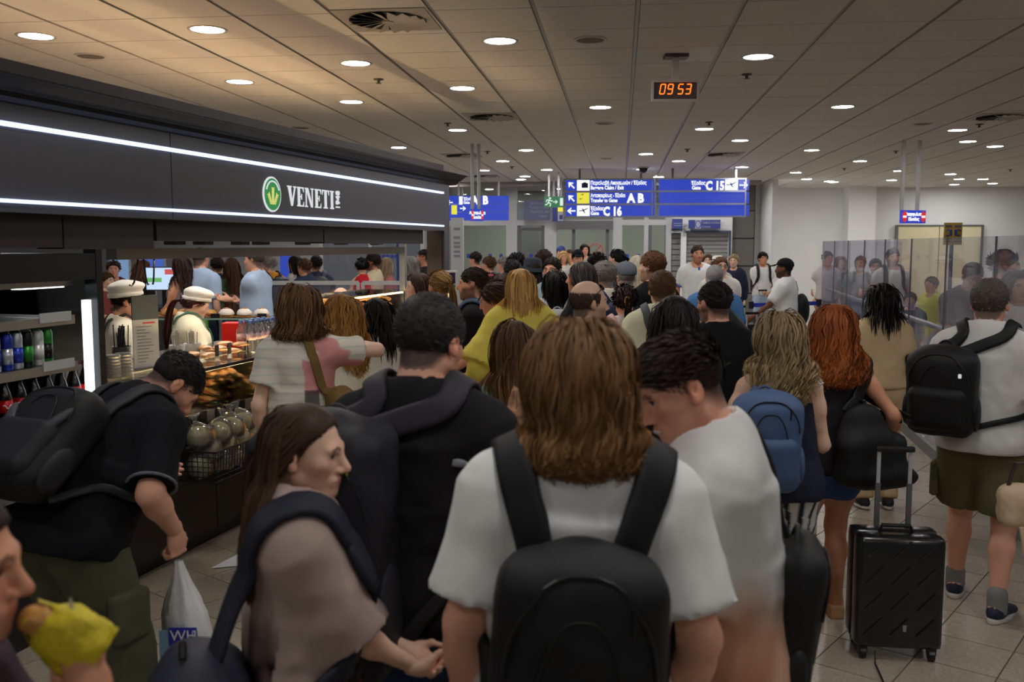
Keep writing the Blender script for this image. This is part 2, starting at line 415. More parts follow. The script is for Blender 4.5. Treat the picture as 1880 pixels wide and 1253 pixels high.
# cornice: stepped crown moulding leaning outwards
h = zc-ztop
prof = [(.10, ztop), (-.02, ztop), (-.05, ztop+h*.18), (-.06, ztop+h*.40), (-.075, ztop+h*.42), (-.09, ztop+h*.55), (-.14, ztop+h*.9), (-.16, ztop+h*.92), (-.16, ztop+h), (.10, ztop+h)]
M_ = Matrix(((0, 0, 1, U0), (1, 0, 0, 0), (0, 1, 0, 0), (0, 0, 0, 1)))
cb = MB(); cb.prism([(a, b) for a, b in reversed(prof)], -U0+.14, M_); cb.build('cornice', mat('cornice wood', C(22, 19, 19, 1.0), .55, var=.1, spec=.25), kiosk)
# posts and soffit boxes (rolled-up shutters)
MB().box(-.16, 0, 0, .16, 0, zb).build('post', m_fas, kiosk)
MB().box(-.19, -.16, .02, .18, 0, zb).build('post_lining', m_fasd, kiosk)
ub = [kp(590, 430, .12)[0], kp(773, 430, .12)[0], kp(282, 430, .12)[0], kp(117, 430, .10)[0]]
MB().box(ub[0]+.01, ub[1], .10, .24, kp(773, 448, .12)[1], zb).build('shutter_box', m_soft, kiosk)
MB().box(ub[2], ub[0]-.01, .10, .24, kp(500, 444, .12)[1], zb).build('shutter_box', m_soft, kiosk)
MB().box(ub[3], ub[2]-.03, .10, .26, kp(200, 457, .12)[1], zb).build('shutter_box', m_soft, kiosk)
MB().box(U0, ub[3]-.01, .10, .26, kp(60, 455, .12)[1], zb).build('shutter_box', m_fasd, kiosk)
# lighting beam over the counter with small spot lamps
ub0, ub1 = kp(200, 465, .45)[0], kp(735, 458, .45)[0]
zb0, zb1 = 1.735, 1.80
MB().box(ub0, ub1, .40, .47, zb0, zb1).build('light_beam', mat('beam grey', C(92, 92, 98, 1.0), .4), kiosk)
for px in (320, 372, 440, 478, 555, 625, 690):
    u = kp(px, 450, .45)[0]
    MB().box(u-.055, u+.055, .40, .49, zb1+.02, zb1+.085, .006).build('spot_lamp', m_blk, kiosk)
MB().box(-.25, -.19, .4, .46, .9, zb).build('end_upright', m_steel, kiosk)
# cables hanging from the beam
for px, dx in ((255, -.10), (262, .05), (283, -.03)):
    u = kp(px, 460, .5)[0]
    MB().tube([(u+dx*t*t, .5, 1.79-.26*math.sin(t*2.2)*t) for t in np.linspace(0, 1, 9)], .006, 5).build('cable', m_blk, kiosk)
# logo: oval-looking round badge, green with wheat ears
ul, zl_ = kp(498, 357); rl = (kp(498, 325)[1]-kp(498, 390)[1])/2
Mv = Matrix(((1, 0, 0, ul), (0, 0, -1, -.001), (0, 1, 0, zl_), (0, 0, 0, 1)))
def disc(r, d, rr=40): return [(r*math.cos(2*math.pi*k/rr), r*math.sin(2*math.pi*k/rr)) for k in range(rr)]
m_signw = emit('sign white', (0.92, 0.95, 1, 1), .62)
logo = tag(empty('round_badge', kloc(0, 0, 0), KRZ), 'round green badge with yellow wheat ears and white rim on the fascia', 'sign')
MB().prism(disc(rl, 0), .008, Mv).build('rim', m_signw, logo)
MB().prism(disc(rl*.90, 0), .010, Mv).build('face', emit('badge green', (0.02, 0.22, 0.05, 1), .8), logo)
m_wheat = emit('wheat yellow', (0.72, 0.72, 0.20, 1), .75)
for bx_, by_, ang, n_ in ((0, -.62, 0, 7), (-.16, -.60, .50, 5), (.16, -.60, -.50, 5)):
    w = MB()
    for k in range(n_):
        for sd in (-1, 1):
            t = k*.135+.12; cx = bx_*rl-math.sin(ang)*t*rl; cy = by_*rl+math.cos(ang)*t*rl; a2 = ang-sd*.5
            lx, ly = -math.sin(a2), math.cos(a2); sx_, sy_ = math.cos(a2), math.sin(a2)
            off = sd*.062*rl
            P = [(cx+off*math.cos(ang)+lx*.10*rl*q+sx_*.042*rl*s2, cy+off*math.sin(ang)+ly*.10*rl*q+sy_*.042*rl*s2) for q, s2 in ((-1, 0), (-.1, 1), (1, 0), (-.1, -1))]
            w.prism(P, .013+.0005*k, Mv)
    w.build('wheat_ear', m_wheat, logo)
arc = MB(); arc.tube([tuple(Mv @ Vector((rl*.74*math.cos(a), rl*.74*math.sin(a), .010))) for a in np.linspace(.35, 2.8, 18)], .006, 5); arc.build('badge_lettering_band', m_signw, logo)
# VENETI lettering, condensed bold serif built from strokes
def serif(ch):
    W_ = {'V': .60, 'E': .50, 'N': .66, 'T': .56, 'I': .30}[ch]; P = []
    R_ = lambda x0, x1, y0, y1: [(x0, y0), (x1, y0), (x1, y1), (x0, y1)]
    if ch == 'V': P = [[(.0, 1), (.0, .93), (.05, .93), (.26, 0), (.36, 0), (.24, 1)], [(.36, 0), (.26, 0), (.50, .93), (.42, .93), (.42, 1), (.62, 1), (.62, .93), (.57, .93)], R_(0, .30, .93, 1)]
    if ch == 'E': P = [R_(.05, .21, 0, 1), R_(0, .46, 0, .07), R_(0, .46, .93, 1), R_(.2, .34, .47, .54), [(.40, 0), (.48, 0), (.48, .26)], [(.48, .74), (.48, 1), (.38, 1)], R_(.31, .35, .36, .65)]
    if ch == 'N': P = [R_(.06, .12, 0, 1), R_(0, .20, 0, .07), R_(0, .14, .93, 1), [(.06, 1), (.46, 0), (.58, 0), (.24, 1)], R_(.52, .58, 0, 1), R_(.44, .66, .93, 1)]
    if ch == 'T': P = [R_(.19, .36, 0, 1), R_(.11, .44, 0, .07), R_(0, .55, .93, 1), [(0, .72), (.08, .94), (0, 1)], [(.55, .72), (.55, 1), (.47, .94)]]
    if ch == 'I': P = [R_(.07, .24, 0, 1), R_(0, .31, 0, .07), R_(0, .31, .93, 1)]
    return W_, P
uv0 = kp(527, 360)[0]; uv1 = kp(613, 370)[0]; zv0 = kp(570, 381)[1]; zv1 = kp(570, 346)[1]
tw = sum(serif(c)[0] for c in 'VENETI'); kx = (uv1-uv0)/tw; x = uv0; hz = zv1-zv0
name_s = tag(empty('shop_name_sign', kloc(0, 0, 0), KRZ), 'white serif VENETI 1948 lettering on the dark fascia', 'sign')
for ch in 'VENETI':
    w_, P = serif(ch); mbx = MB()
    for poly in P:
        mbx.prism([(x+a*kx*.87, b*hz) for a, b in poly], .004, Matrix(((1, 0, 0, 0), (0, 0, -1, -.001), (0, 1, 0, zv0), (0, 0, 0, 1))))
    mbx.build('letter', m_signw, name_s); x += w_*kx
t_ = MB(); add_text(t_, '1948', 0, 0, .075, depth=.006, sx=.95, bold=.0015, M=Matrix.Translation((kp(621.5, 370)[0], -.006, zv0)) @ Matrix.Rotation(-math.pi/2, 4, 'Y'))
t_.build('year_lettering', m_signw, name_s)
# ---- counter with glass display case
m_top = mat('counter top', C(70, 58, 50, 1.0), .25)
zg = 1.085; zd = .835
uA, uB = kp(186, 700)[0], -.22
counter = tag(empty('bakery_counter', tuple(KO), KRZ), 'long dark wood bakery counter with glass display on top', 'counter')
MB().box(uA, uB, .10, .80, .0, .10).build('plinth', m_blk, counter)
n_p = 5
for k in range(n_p):
    a = uA+(uB-uA)*k/n_p; b_ = uA+(uB-uA)*(k+1)/n_p
    MB().box(a+.004, b_-.004, .03, .05, .10, zd-.06).build('front_panel', m_dwood, counter)
MB().box(uA, uB, .05, .80, .10, zd-.03).build('carcass', m_dwood, counter)
MB().box(uA, uB, .0, .82, zd-.05, zd).build('deck', m_steel, counter)
MB().box(uA, uB, -.015, .0, zd-.06, zd+.005).build('price_rail', m_steel, counter)
for k in range(14):
    u = uA+.55+k*.085
    if k % 5 != 4: MB().box(u, u+.07, -.022, -.016, zd-.055, zd+.012).build('price_tag', m_blk, counter)
MB().box(uA, uB, -.004, .004, zd, zg).build('front_glass', m_disp, counter)
MB().box(uA, uB, -.006, .30, zg, zg+.010).build('top_glass', m_disp, counter)
MB().box(uA, uB, -.012, -.004, zg-.008, zg+.012).build('glass_edge', m_blk, counter)
MB().box(uA, uB, .30, .82, zg-.02, zg+.012).build('service_top', m_top, counter)
for u in (kp(338, 720)[0], kp(505, 690)[0], kp(700, 640)[0]):
    MB().box(u-.006, u+.006, -.006, .02, zd, zg).build('glass_post', m_steel, counter)
MB().box(uA+.3, uB, .10, .13, zg-.035, zg-.02).build('display_lamp', m_warm, counter)
MB().box(uA, uB, .55, .57, zd, zg-.02).build('display_back', m_fasd, counter)
# ---- second tier with pastries at the far end
uc0, uc1 = kp(655, 600, .2)[0], -.35
tier = tag(empty('pastry_case', tuple(KO), KRZ), 'lit two tier glass pastry case at the far end of the counter', 'display case')
MB().box(uc0, uc1, .32, .34, zg+.012, 1.36).build('front_glass', m_disp, tier)
MB().box(uc0, uc1, .32, .78, 1.36, 1.372).build('top_glass', m_disp, tier)
MB().box(uc0, uc1, .36, .78, 1.20, 1.21).build('shelf', m_disp, tier)
MB().box(uc0, uc1, .38, .42, 1.335, 1.35).build('display_lamp', m_warm, tier)
MB().box(uc0, uc0+.012, .32, .78, zg+.012, 1.36).build('side_glass', m_disp, tier)
# ---- food -----------------------------------------------------------------
m_bread = mat('golden crust', C(196, 140, 70, 1.0), .55, var=.35, vscale=24, bump=.4, bscale=40)
m_bread2 = mat('toasted baguette', C(176, 124, 62, 1.0), .6, var=.4, vscale=18, bump=.4, bscale=50)
m_lett = mat('lettuce', C(92, 128, 44, 1.0), .6, var=.4, vscale=30)
m_ham = mat('ham', C(206, 110, 96, 1.0), .5, var=.2)
m_icing = mat('white icing', C(236, 226, 214, 1.0), .5, var=.05)
m_wrap = glass('plastic wrap', (.93, .93, .93, 1), 2.5, .12, .12, (.8, .8, .8, 1))
def blob(rx, ry, rz_, n=14, m=9, wob=.06, seed=0, flat=.0):
    g = np.random.default_rng(seed); b = MB(); ph = g.random(6)*6
    for i in range(m+1):
        th = math.pi*i/m
        for k in range(n):
            a = 2*math.pi*k/n; s = 1+wob*math.sin(3*a+ph[0]+2*th)+wob*math.sin(5*a+ph[1]-3*th)*.6
            z = -math.cos(th)
            if z < 0: z *= (1-flat)
            b.v.append((rx*math.sin(th)*math.cos(a)*s, ry*math.sin(th)*math.sin(a)*s, rz_*z))
    for i in range(m):
        for k in range(n):
            a = i*n+k; c = i*n+(k+1) % n; b.f.append((a, c, c+n, a+n))
    return b
def sandwich_proto():
    r = empty('sandwich')
    b = blob(.125, .036, .022, 16, 8, .03, 1, .6); b.v = [(x, y, z+.028) for x, y, z in b.v]; b.build('top_bun', m_bread2, r, smooth=True)
    b = blob(.125, .038, .016, 16, 8, .03, 2, .3); b.v = [(x, y, z-.004) for x, y, z in b.v]; b.build('bottom_bun', m_bread2, r, smooth=True)
    b = blob(.118, .046, .008, 22, 6, .16, 3); b.v = [(x, y, z+.014+.004*math.sin(40*x)) for x, y, z in b.v]; b.build('lettuce', m_lett, r, smooth=True)
    b = blob(.11, .043, .006, 18, 6, .1, 4); b.v = [(x, y, z+.021) for x, y, z in b.v]; b.build('filling', m_ham, r, smooth=True)
    return r
sp = sandwich_proto(); first = True
rr = random.Random(3)
def put(proto, first, u, v, z, rz, label, cat, group, tilt=(0, 0), sc=1.0):
    o = proto if first else copy_tree(proto)
    w = kw(u, v, z); o.location = w; o.rotation_euler = (tilt[0], tilt[1], KRZ+rz); o.scale = (sc, sc, sc)
    tag(o, label, cat, group); return o
us0, us1 = kp(345, 720, .2)[0], kp(465, 700, .2)[0]
k = 0
for lay in range(4):
    for i in range(6-lay):
        for j in range(3 if lay < 2 else 2):
            put(sp, k == 0, us0+.06+.10*i+.05*lay+rr.uniform(-.02, .02), .10+.12*j+.02*lay, zd+.018+lay*.042, math.pi/2*.55+rr.uniform(-.3, .3), 'filled baguette, %s from left, row %s, %s layer of the sandwich pile' % (ORD[i], ('one', 'two', 'three')[j], ORD[lay]), 'sandwich', 'sandwiches in the display case', (rr.uniform(-.15, .15), rr.uniform(-.1, .1)), .95); k += 1
# pastries (croissant shapes) in the far cases and right end of near case
def croissant():
    b = MB(); n = 13; P = []; R_ = []
    for i in range(n):
        t = -1+2*i/(n-1); P.append((.075*math.sin(t*1.9), .05*math.cos(t*1.9)-.03, .018+.004*math.cos(t*3))); R_.append(.006+.027*(1-abs(t))**.7*(1+.10*(i % 2)))
    b.tube(P, R_, 9); return b
pa = croissant().mesh('pastry', m_bread, True); pb = blob(.06, .045, .03, 14, 8, .05, 9, .6).mesh('pastry', m_bread, True); pc = blob(.05, .05, .026, 14, 8, .08, 12, .5).mesh('pastry', m_bread2, True)
def pastry(u, v, z, label, group, big=1.0, me=None):
    o = obj('pastry', me or rr.choice([pa, pb, pc]), None, kloc(u, v, z), KRZ+rr.uniform(0, 6)); o.scale = (big,)*3
    o.rotation_euler[0] = rr.uniform(-.25, .25); tag(o, label, 'pastry', group)
for lay in range(2):
    for i in range(9):
        for j in range(3): pastry(uc0+.08+i*.115+rr.uniform(-.02, .02), .40+.11*j, 1.235+lay*.05, 'golden pastry, %s from the left, row %s, %s layer on the upper case shelf' % (ORD[i], ('one', 'two', 'three')[j], ORD[lay]), 'pastries on the upper shelf', 1.15)
for lay in range(2):
    for i in range(9):
        for j in range(3): pastry(uc0+.08+i*.115+rr.uniform(-.02, .02), .40+.11*j, zg+.035+lay*.045, 'golden pastry, %s from the left, row %s, %s layer on the lower case tier' % (ORD[i], ('one', 'two', 'three')[j], ORD[lay]), 'pastries on the lower tier', 1.1)
uo0, uo1 = kp(488, 700, .2)[0], uB-.1
n = 20
for lay in range(3):
    for i in range(n):
        for j in range(2): pastry(uo0+(uo1-uo0)*(i+.5*(lay % 2))/n, .12+.14*j, zd+.03+lay*.05, 'baked pastry, %s from the left, row %s, %s layer in the long counter display' % (ORD[i], ('one', 'two')[j], ORD[lay]), 'pastries in the counter display', 1.2, pb if (i//5) % 2 else None)
# flat toasties at back left of near case, tongs and trays
m_toast = mat('toast slice', C(226, 184, 104, 1.0), .6, var=.3, vscale=20)
to = MB().quadbox((0, 0, 0), (.13, .10, .022), None, .008).mesh('toastie', m_toast, True)
for i in range(10):
    for j in range(2):
        o = obj('toastie', to, None, kloc(us0-.30+.072*i, .40+.09*j, zd+.07+.02*j), KRZ+.3); o.rotation_euler[1] = -.75
        tag(o, 'toasted flat sandwich, %s from the left in the %s leaning row of the display' % (ORD[i], ('front', 'back')[j]), 'sandwich', 'leaning toasties')
tray = tag(empty('serving_tray', kloc(kp(488, 700, .2)[0]-.12, .22, zd+.02), KRZ), 'dark tray with tongs beside the sandwich pile', 'tray')
MB().box(-.13, .13, -.14, .14, 0, .012, .004).build('tray_base', m_blk, tray)
MB().tube([(-.16, -.1, .03), (.0, -.05, .05), (.2, .0, .035)], .008, 6).build('tongs', m_blk, tray)
# bread bags in a wire basket at the front
bk_u0, bk_u1, bz = kp(350, 800, -.12)[0], kp(478, 760, -.12)[0], kp(400, 838, -.15)[1]-.10
basket = tag(empty('wire_basket', tuple(KO), KRZ), 'black wire basket full of bagged bread under the display case', 'basket')
wm = mat('black wire', C(30, 30, 28, 1.0), .4, metal=.3)
bv0, bv1, bh = -.26, -.02, .17
wf = MB()
def wire(a, b_): wf.tube([a, b_], .0028, 4, False)
for k in range(7):
    z = bz+bh*k/6; o_ = .012*k/6
    wire((bk_u0, bv0-o_, z), (bk_u1, bv0-o_, z)); wire((bk_u0, bv0-o_, z), (bk_u0, bv1, z)); wire((bk_u1, bv0-o_, z), (bk_u1, bv1, z))
for k in range(27):
    u = bk_u0+(bk_u1-bk_u0)*k/26; wire((u, bv0, bz), (u, bv0-.012, bz+bh)); wire((u, bv0, bz), (u, bv1, bz))
for k in range(8):
    v = bv0+(bv1-bv0)*k/7; wire((bk_u0, v, bz), (bk_u0, v, bz+bh)); wire((bk_u1, v, bz), (bk_u1, v, bz+bh))
wf.build('wire_mesh', wm, basket)
rm = MB(); rm.tube([(bk_u0, bv1, bz+bh), (bk_u0, bv0-.012, bz+bh), (bk_u1, bv0-.012, bz+bh), (bk_u1, bv1, bz+bh)], .006, 6); rm.build('rim', wm, basket)
bb = empty('bread_bag')
m_paper = mat('pale wax paper', C(206, 196, 140, 1.0), .5, var=.15, vscale=12)
blob(.075, .07, .065, 14, 9, .07, 21).build('rolls', m_paper, bb, smooth=True)
b = blob(.05, .045, .05, 14, 8, .05, 23); b.v = [(x+.055, y-.02, z-.02) for x, y, z in b.v]; b.build('roll', m_bread, bb, smooth=True)
b = MB().lathe([(.086, -.06), (.09, .0), (.078, .055), (.03, .09), (.012, .105), (.03, .13), (.045, .15)], n=12); b.build('clear_bag', m_wrap, bb, smooth=True)
k = 0
for lay in range(3):
    for i in range(5):
        o = put(bb, k == 0, bk_u0+.08+i*.155+(.06 if lay == 1 else 0), -.13+rr.uniform(-.02, .02), bz+.07+lay*.085, rr.uniform(-.6, .6), 'clear bread bag, %s from the left, %s layer of the wire basket' % (ORD[i], ('bottom', 'middle', 'top')[lay]), 'bread bag', 'bagged bread in the wire basket', (rr.uniform(-.3, .3), rr.uniform(-.3, .3)), .9); k += 1
# ---- things standing on the counter
zt_ = zg+.012
def cup_of_straws(u, v, h_, rad, n_, label, dark=True):
    t = tag(empty('straw_holder', kloc(u, v, zt_), KRZ), label, 'cup')
    MB().lathe([(rad*.8, 0), (rad, h_*.55), (rad*.96, h_*.55), (rad*.76, .01)], n=16, caps=False).build('cup', mat('dark cup' if dark else 'clear cup', C(46, 44, 46, 1.0) if dark else C(170, 170, 168, 1.0), .4), t, smooth=True)
    g = random.Random(int(u*100))
    for k in range(n_):
        a, q = g.uniform(0, 6.28), g.uniform(0, rad*.7); dx, dy = g.uniform(-.02, .02), g.uniform(-.02, .02)
        MB().tube([(q*math.cos(a), q*math.sin(a), .02), (q*math.cos(a)+dx, q*math.sin(a)+dy, h_*g.uniform(.85, 1.1))], .0035, 5).build('straw', mat('black straw', C(40, 40, 44, 1.0), .4) if dark else mat('pale straw', C(190, 186, 176, 1.0), .5), t)
cup_of_straws(kp(222, 620, .45)[0], .45, .24, .055, 22, 'dark cup of black straws at the left end of the counter')
cup_of_straws(kp(286, 620, .45)[0], .5, .18, .05, 20, 'dark cup of black straws beside the menu stand')
cup_of_straws(kp(325, 630, .4)[0], .4, .17, .05, 16, 'pale cup of paper straws behind the stooping man', False)
cup_of_straws(kp(353, 635, .4)[0], .4, .16, .055, 16, 'pale cup of wooden stirrers beside wrapped cutlery', False)
cups = MB()
t = tag(empty('cup_stack', kloc(kp(215, 650, .25)[0], .25, zt_), KRZ), 'two stacks of plastic cup lids at the counter end', 'cups')
for dx in (-.045, .05):
    MB().lathe([(.042+(.006 if k % 2 else 0), .018*k/2) for k in range(15)], (dx, 0, 0), 18).build('cup_lids', mat('smoked plastic', C(120, 118, 114, 1.0), .3), t, smooth=False)
ms = tag(empty('menu_stand', kloc(kp(267, 600, .35)[0], .35, zt_), KRZ-.35), 'upright menu card with grey header on the counter', 'menu')
mz = kp(267, 545, .35)[1]-zt_
MB().box(-.085, .085, -.003, .003, .0, mz).build('card', mat('menu white', C(214, 212, 208, 1.0), .5), ms)
MB().box(-.086, .086, -.005, .004, mz*.68, mz*1.02).build('header', mat('menu grey', C(96, 102, 102, 1.0), .5), ms)
tt = MB(); [tt.box(-.06, -.06+.05+.06*rr.random(), -.0045, -.003, mz*(.08+.045*k), mz*(.08+.045*k)+.004) for k in range(12)]
stuff(tt.build('menu_lines', mat('menu print', C(120, 120, 120, 1.0), .6), ms))
MB().box(-.02, .06, -.0045, -.003, mz*.62, mz*.64).build('red_line', mat('menu red', C(190, 50, 50), .6), ms)
rb = tag(empty('red_box', kloc(kp(430, 625, .45)[0], .45, zt_), KRZ+.35), 'glossy red display box standing on the counter', 'box')
bzz = kp(430, 592, .45)[1]-zt_
MB().box(-.075, .075, -.07, .07, 0, bzz, .004).build('carton', mat('red card', C(186, 18, 14, 1.3), .3), rb)
MB().box(.076, .078, -.05, .05, bzz*.3, bzz*.8).build('window', m_blk, rb)
def water_bottle(name='water_bottle'):
    r = empty(name)
    MB().lathe([(.028, 0), (.031, .01), (.029, .03), (.031, .05), (.029, .07), (.031, .09), (.031, .13), (.028, .15), (.014, .185), (.013, .2)], n=14).build('bottle', glass('pet plastic', (.92, .94, .96, 1), 2.0, .05, .10, (.85, .87, .9, 1)), r, smooth=True)
    MB().lathe([(.0318, .085), (.0318, .125)], n=14).build('label_band', mat('bottle label', C(196, 160, 164, 1.1), .5, var=.4, vscale=60), r, smooth=True)
    MB().lathe([(.016, .195), (.016, .215), (.012, .218)], n=12).build('cap', mat('blue cap', C(70, 104, 160, 1.1), .4), r, smooth=True)
    return r
wb = water_bottle(); k = 0
for i in range(5):
    for j in range(2):
        put(wb, k == 0, kp(452, 640, .2)[0]+.075*i, .16+.075*j, zt_, 0, 'clear water bottle with blue cap, %s from the red box in the %s row' % (ORD[i], ('front', 'back')[j]), 'bottle', 'water bottles on the counter'); k += 1
for k, px in enumerate((398, 421)):
    t = tag(empty('price_stand', kloc(kp(px, 640, .12)[0], .12, zt_), KRZ+.25), ('left' if k == 0 else 'right')+' of two small black price cards in clear stands', 'price card')
    MB().box(-.03, .03, -.003, .003, .03, .10).build('card', m_blk, t); MB().box(-.034, .034, -.006, .006, 0, .03).build('stand', m_wrap, t)
wp = blob(.07, .045, .022, 14, 8, .1, 31, .5).mesh('wrapped_cookie', mat('foil wrapped cookie', C(206, 160, 120, 1.1), .25, var=.3, vscale=30, bump=.6, bscale=30), True)
for i in range(4):
    for j in range(2):
        o = obj('wrapped_cookie', wp, None, kloc(kp(362, 640, .3)[0]+.13*i, .22+.12*j, zt_+.025+.03*(i % 2)), KRZ+i); tag(o, 'cellophane wrapped cookie, %s from the left in the %s row on the counter' % (ORD[i], ('front', 'back')[j]), 'cookie', 'wrapped cookies on the counter')
# ---- back display shelf with cakes (turned across the kiosk)
Yb = 9.6
xa, xb = at_y(292, 580, Yb).x, at_y(505, 580, Yb).x; zsf = at_y(395, 582, Yb).z
bsh = tag(empty('cake_counter', (0, Yb, 0)), 'glass topped back counter carrying a row of iced cakes', 'counter')
MB().box(xa, xb, -.20, .25, zsf-.012, zsf).build('glass_shelf', m_disp, bsh)
MB().box(xa, xb, -.212, -.20, zsf-.016, zsf).build('shelf_edge', mat('green glass edge', C(120, 150, 140, 1.2), .2), bsh)
MB().box(xa, xb, .0, .4, 0, zsf-.35).build('cabinet', m_dwood, bsh)
MB().box(xa, xb, -.19, .24, zsf-.36, zsf-.35).build('lower_shelf', m_steel, bsh)
for x in (xa+.05, (xa+xb)/2, xb-.05): MB().box(x-.012, x+.012, .1, .13, zsf-.35, zsf-.012).build('bracket', m_steel, bsh)
def cake(px, m, topping, label, sc=1.0):
    x = at_y(px, 580, Yb-.05).x; t = tag(empty('cake', (x, Yb-.02, zsf)), label, 'cake')
    MB().lathe([(.085, 0), (.09, .008), (.03, .009)], n=20).build('cake_board', m_bread, t)
    b = blob(.078*sc, .078*sc, .062*sc, 18, 10, .04, px, .7); b.v = [(x_, y_, z_+.028) for x_, y_, z_ in b.v]; b.build('dome', m, t, smooth=True)
    if topping:
        b = blob(.03, .03, .010, 10, 6, .2, px+1); b.v = [(x_, y_, z_+.086) for x_, y_, z_ in b.v]; b.build('topping', m_bread2, t, smooth=True)
cake(311, m_bread, False, 'golden round loaf at the left end of the cake shelf', 1.1)
cake(336, m_bread, False, 'golden loaf behind the assistant on the cake shelf', .9)
cake(385, m_bread, False, 'golden loaf right of the assistant on the cake shelf', .8)
cake(414, m_icing, True, 'first white iced cake right of the golden loaves'); cake(447, m_icing, True, 'second white iced cake in the row, behind the bottles'); cake(479, m_icing, True, 'third white iced cake, next to the striped shirt woman')
for px in (396, 482):
    x = at_y(px, 580, Yb-.15).x; tag(MB().box(x-.045, x+.045, Yb-.17, Yb-.165, zsf, zsf+.045).build('price_card', m_blk), 'black price card in front of the '+('golden loaf' if px < 400 else 'third iced cake'), 'price card')
# ---- till on a dark pedestal behind
tl = tag(empty('till_screen', (at_y(300, 512, 11.2).x, 11.2, 0)), 'lit till screen with red and green fields behind the kiosk staff', 'monitor')
zt2 = at_y(300, 512, 11.2).z
MB().box(-.21, .21, 0, .03, zt2-.14, zt2+.14, .006).build('bezel', m_blk, tl)
MB().box(-.2, .2, -.004, 0, zt2-.128, zt2+.128).build('screen', emit('screen glow', (.55, .72, .95, 1), .85), tl)
MB().box(.02, .19, -.006, -.004, zt2+.05, zt2+.11).build('screen_field', emit('screen red', (.8, .12, .12, 1), .6), tl)
MB().box(-.19, -.02, -.006, -.004, zt2-.04, zt2+.01).build('screen_field', emit('screen green', (.2, .6, .2, 1), .6), tl)
MB().box(-.03, .03, .02, .07, 1.05, zt2-.1).build('stand', m_blk, tl)
tc_ = tag(empty('till_counter', (at_y(325, 560, 11.3).x, 11.3, 0)), 'dark grey till counter under the lit screen', 'counter')
MB().box(-.75, .75, 0, .6, 0, 1.04).build('cabinet', mat('till grey', C(60, 62, 66, 1.0), .5), tc_); MB().box(-.78, .78, -.03, .62, 1.04, 1.08).build('worktop', m_top, tc_)
# ---- drinks fridge at the near left end
uf1 = kp(183, 600)[0]; uf0 = uf1-2.4; zh0, zh1 = kp(90, 517)[1], kp(90, 466)[1]
fr = tag(empty('drinks_fridge', tuple(KO), KRZ), 'open black drinks fridge with lit steel shelves at the kiosk end', 'fridge')
m_fin = mat('fridge inner', C(86, 82, 78, 1.0), .35, metal=.3)
MB().box(uf0, uf1-.05, -.03, .75, zh0, zh1).build('header', m_blk, fr)
MB().box(uf1-.045, uf1, -.03, .04, .1, zh1+.02).build('door_post', m_blk, fr)
MB().box(uf1-.02, uf1, .04, .75, .1, zh0).build('side_glass', glass('fridge side glass', (.6, .6, .6, 1), 1.2), fr)
MB().box(uf0, uf1, .72, .76, .1, zh0).build('back_panel', m_fin, fr)
MB().box(uf0, uf1, 0, .76, .0, .32).build('base', m_blk, fr)
ul0, ul1 = kp(152, 580)[0], kp(171, 580)[0]
MB().box(ul0+.03, ul1-.01, .0, .03, .95, zh0-.10).build('light_tube', emit('fridge tube', (.88, .95, 1.0, 1), 2.2), fr)
MB().box(uf0, uf1-.1, .06, .14, zh0-.03, zh0-.002).build('lamp_bar', m_steel, fr)
MB().box(uf1-.42, uf1-.14, .08, .13, zh0-.036, zh0-.03).build('lamp_diffuser', emit('fridge lamp', (.9, .97, 1.0, 1), 4.0), fr)
zS = [kp(60, 586, .02)[1], kp(60, 676, .02)[1], kp(20, 798, .02)[1], kp(20, 905, .02)[1]]
us = kp(122, 576, .02)[0]
for k, z in enumerate(zS):
    ue_ = us if k == 0 else kp(128, 660, .02)[0]
    s_ = MB().box(uf0, ue_, .0, .5, z-.008, z).build('shelf', m_steel, fr)
    MB().box(uf0, ue_+.01, -.018, .0, z-.038, z+.004).build('price_rail', m_steel, s_)
    MB().box(ue_-.22, ue_-.02, -.024, -.019, z-.02, z+.025).build('price_holder', mat('clear holder', C(190, 192, 194, 1.0), .25), s_)
MB().box(us-.5, us-.46, .4, .44, zS[0], zh0-.02).build('shelf_upright', m_steel, fr)
def can(c1, c2, name='drink_can'):
    r = empty(name)
    MB().lathe([(.020, 0), (.0265, .008), (.0265, .150), (.021, .162), (.021, .166), (.018, .164)], n=18).build('body', c1, r, smooth=True)
    b = MB()
    b.lathe([(.0268, .03), (.0268, .10)], n=18); b.build('label_band', c2, r, smooth=True)
    MB().lathe([(.019, .1645), (.0, .1646)], n=14).build('lid', m_steel, r)
    return r
cm = {'blue': mat('can blue', C(40, 60, 170, 1.3), .25, metal=.5), 'silver': mat('can silver', C(190, 195, 205, 1.2), .25, metal=.6), 'black': mat('can black', C(20, 22, 20, 1.0), .3, metal=.3), 'green': mat('can green', C(40, 130, 40, 1.3), .3, metal=.3), 'white': mat('can white', C(216, 216, 214, 1.2), .3, metal=.2)}
kinds = [('blue', 'silver', 'blue and silver drink can'), ('silver', 'blue', 'silver drink can with blue band'), ('black', 'green', 'black drink can with green band'), ('white', 'white', 'white drink can'), ('green', 'black', 'green drink can with dark band')]
ucan = [kp(px, 640, .06)[0] for px in (8, 27, 46, 66, 83)]
for k, (a, b_, lb) in enumerate(kinds):
    pr = can(cm[a], cm[b_])
    for j in range(4):
        o = pr if j == 0 else copy_tree(pr)
        o.location = kloc(ucan[k], .05+.062*j, zS[1]); o.rotation_euler = (0, 0, KRZ)
        tag(o, lb+', %s from the front in its file' % ORD[j], 'can', lb+'s')
pr = can(cm['silver'], cm['blue'])
for j in range(6):
    o = pr if j == 0 else copy_tree(pr); o.location = kloc(ucan[0]-.07*(1+j//3), .05+.062*(j % 3), zS[1]); o.rotation_euler = (0, 0, KRZ); tag(o, 'silver drink can, %s from the front, %s file at the shelf end' % (ORD[j % 3], ('first', 'second')[j//3]), 'can', 'cans at the shelf end')
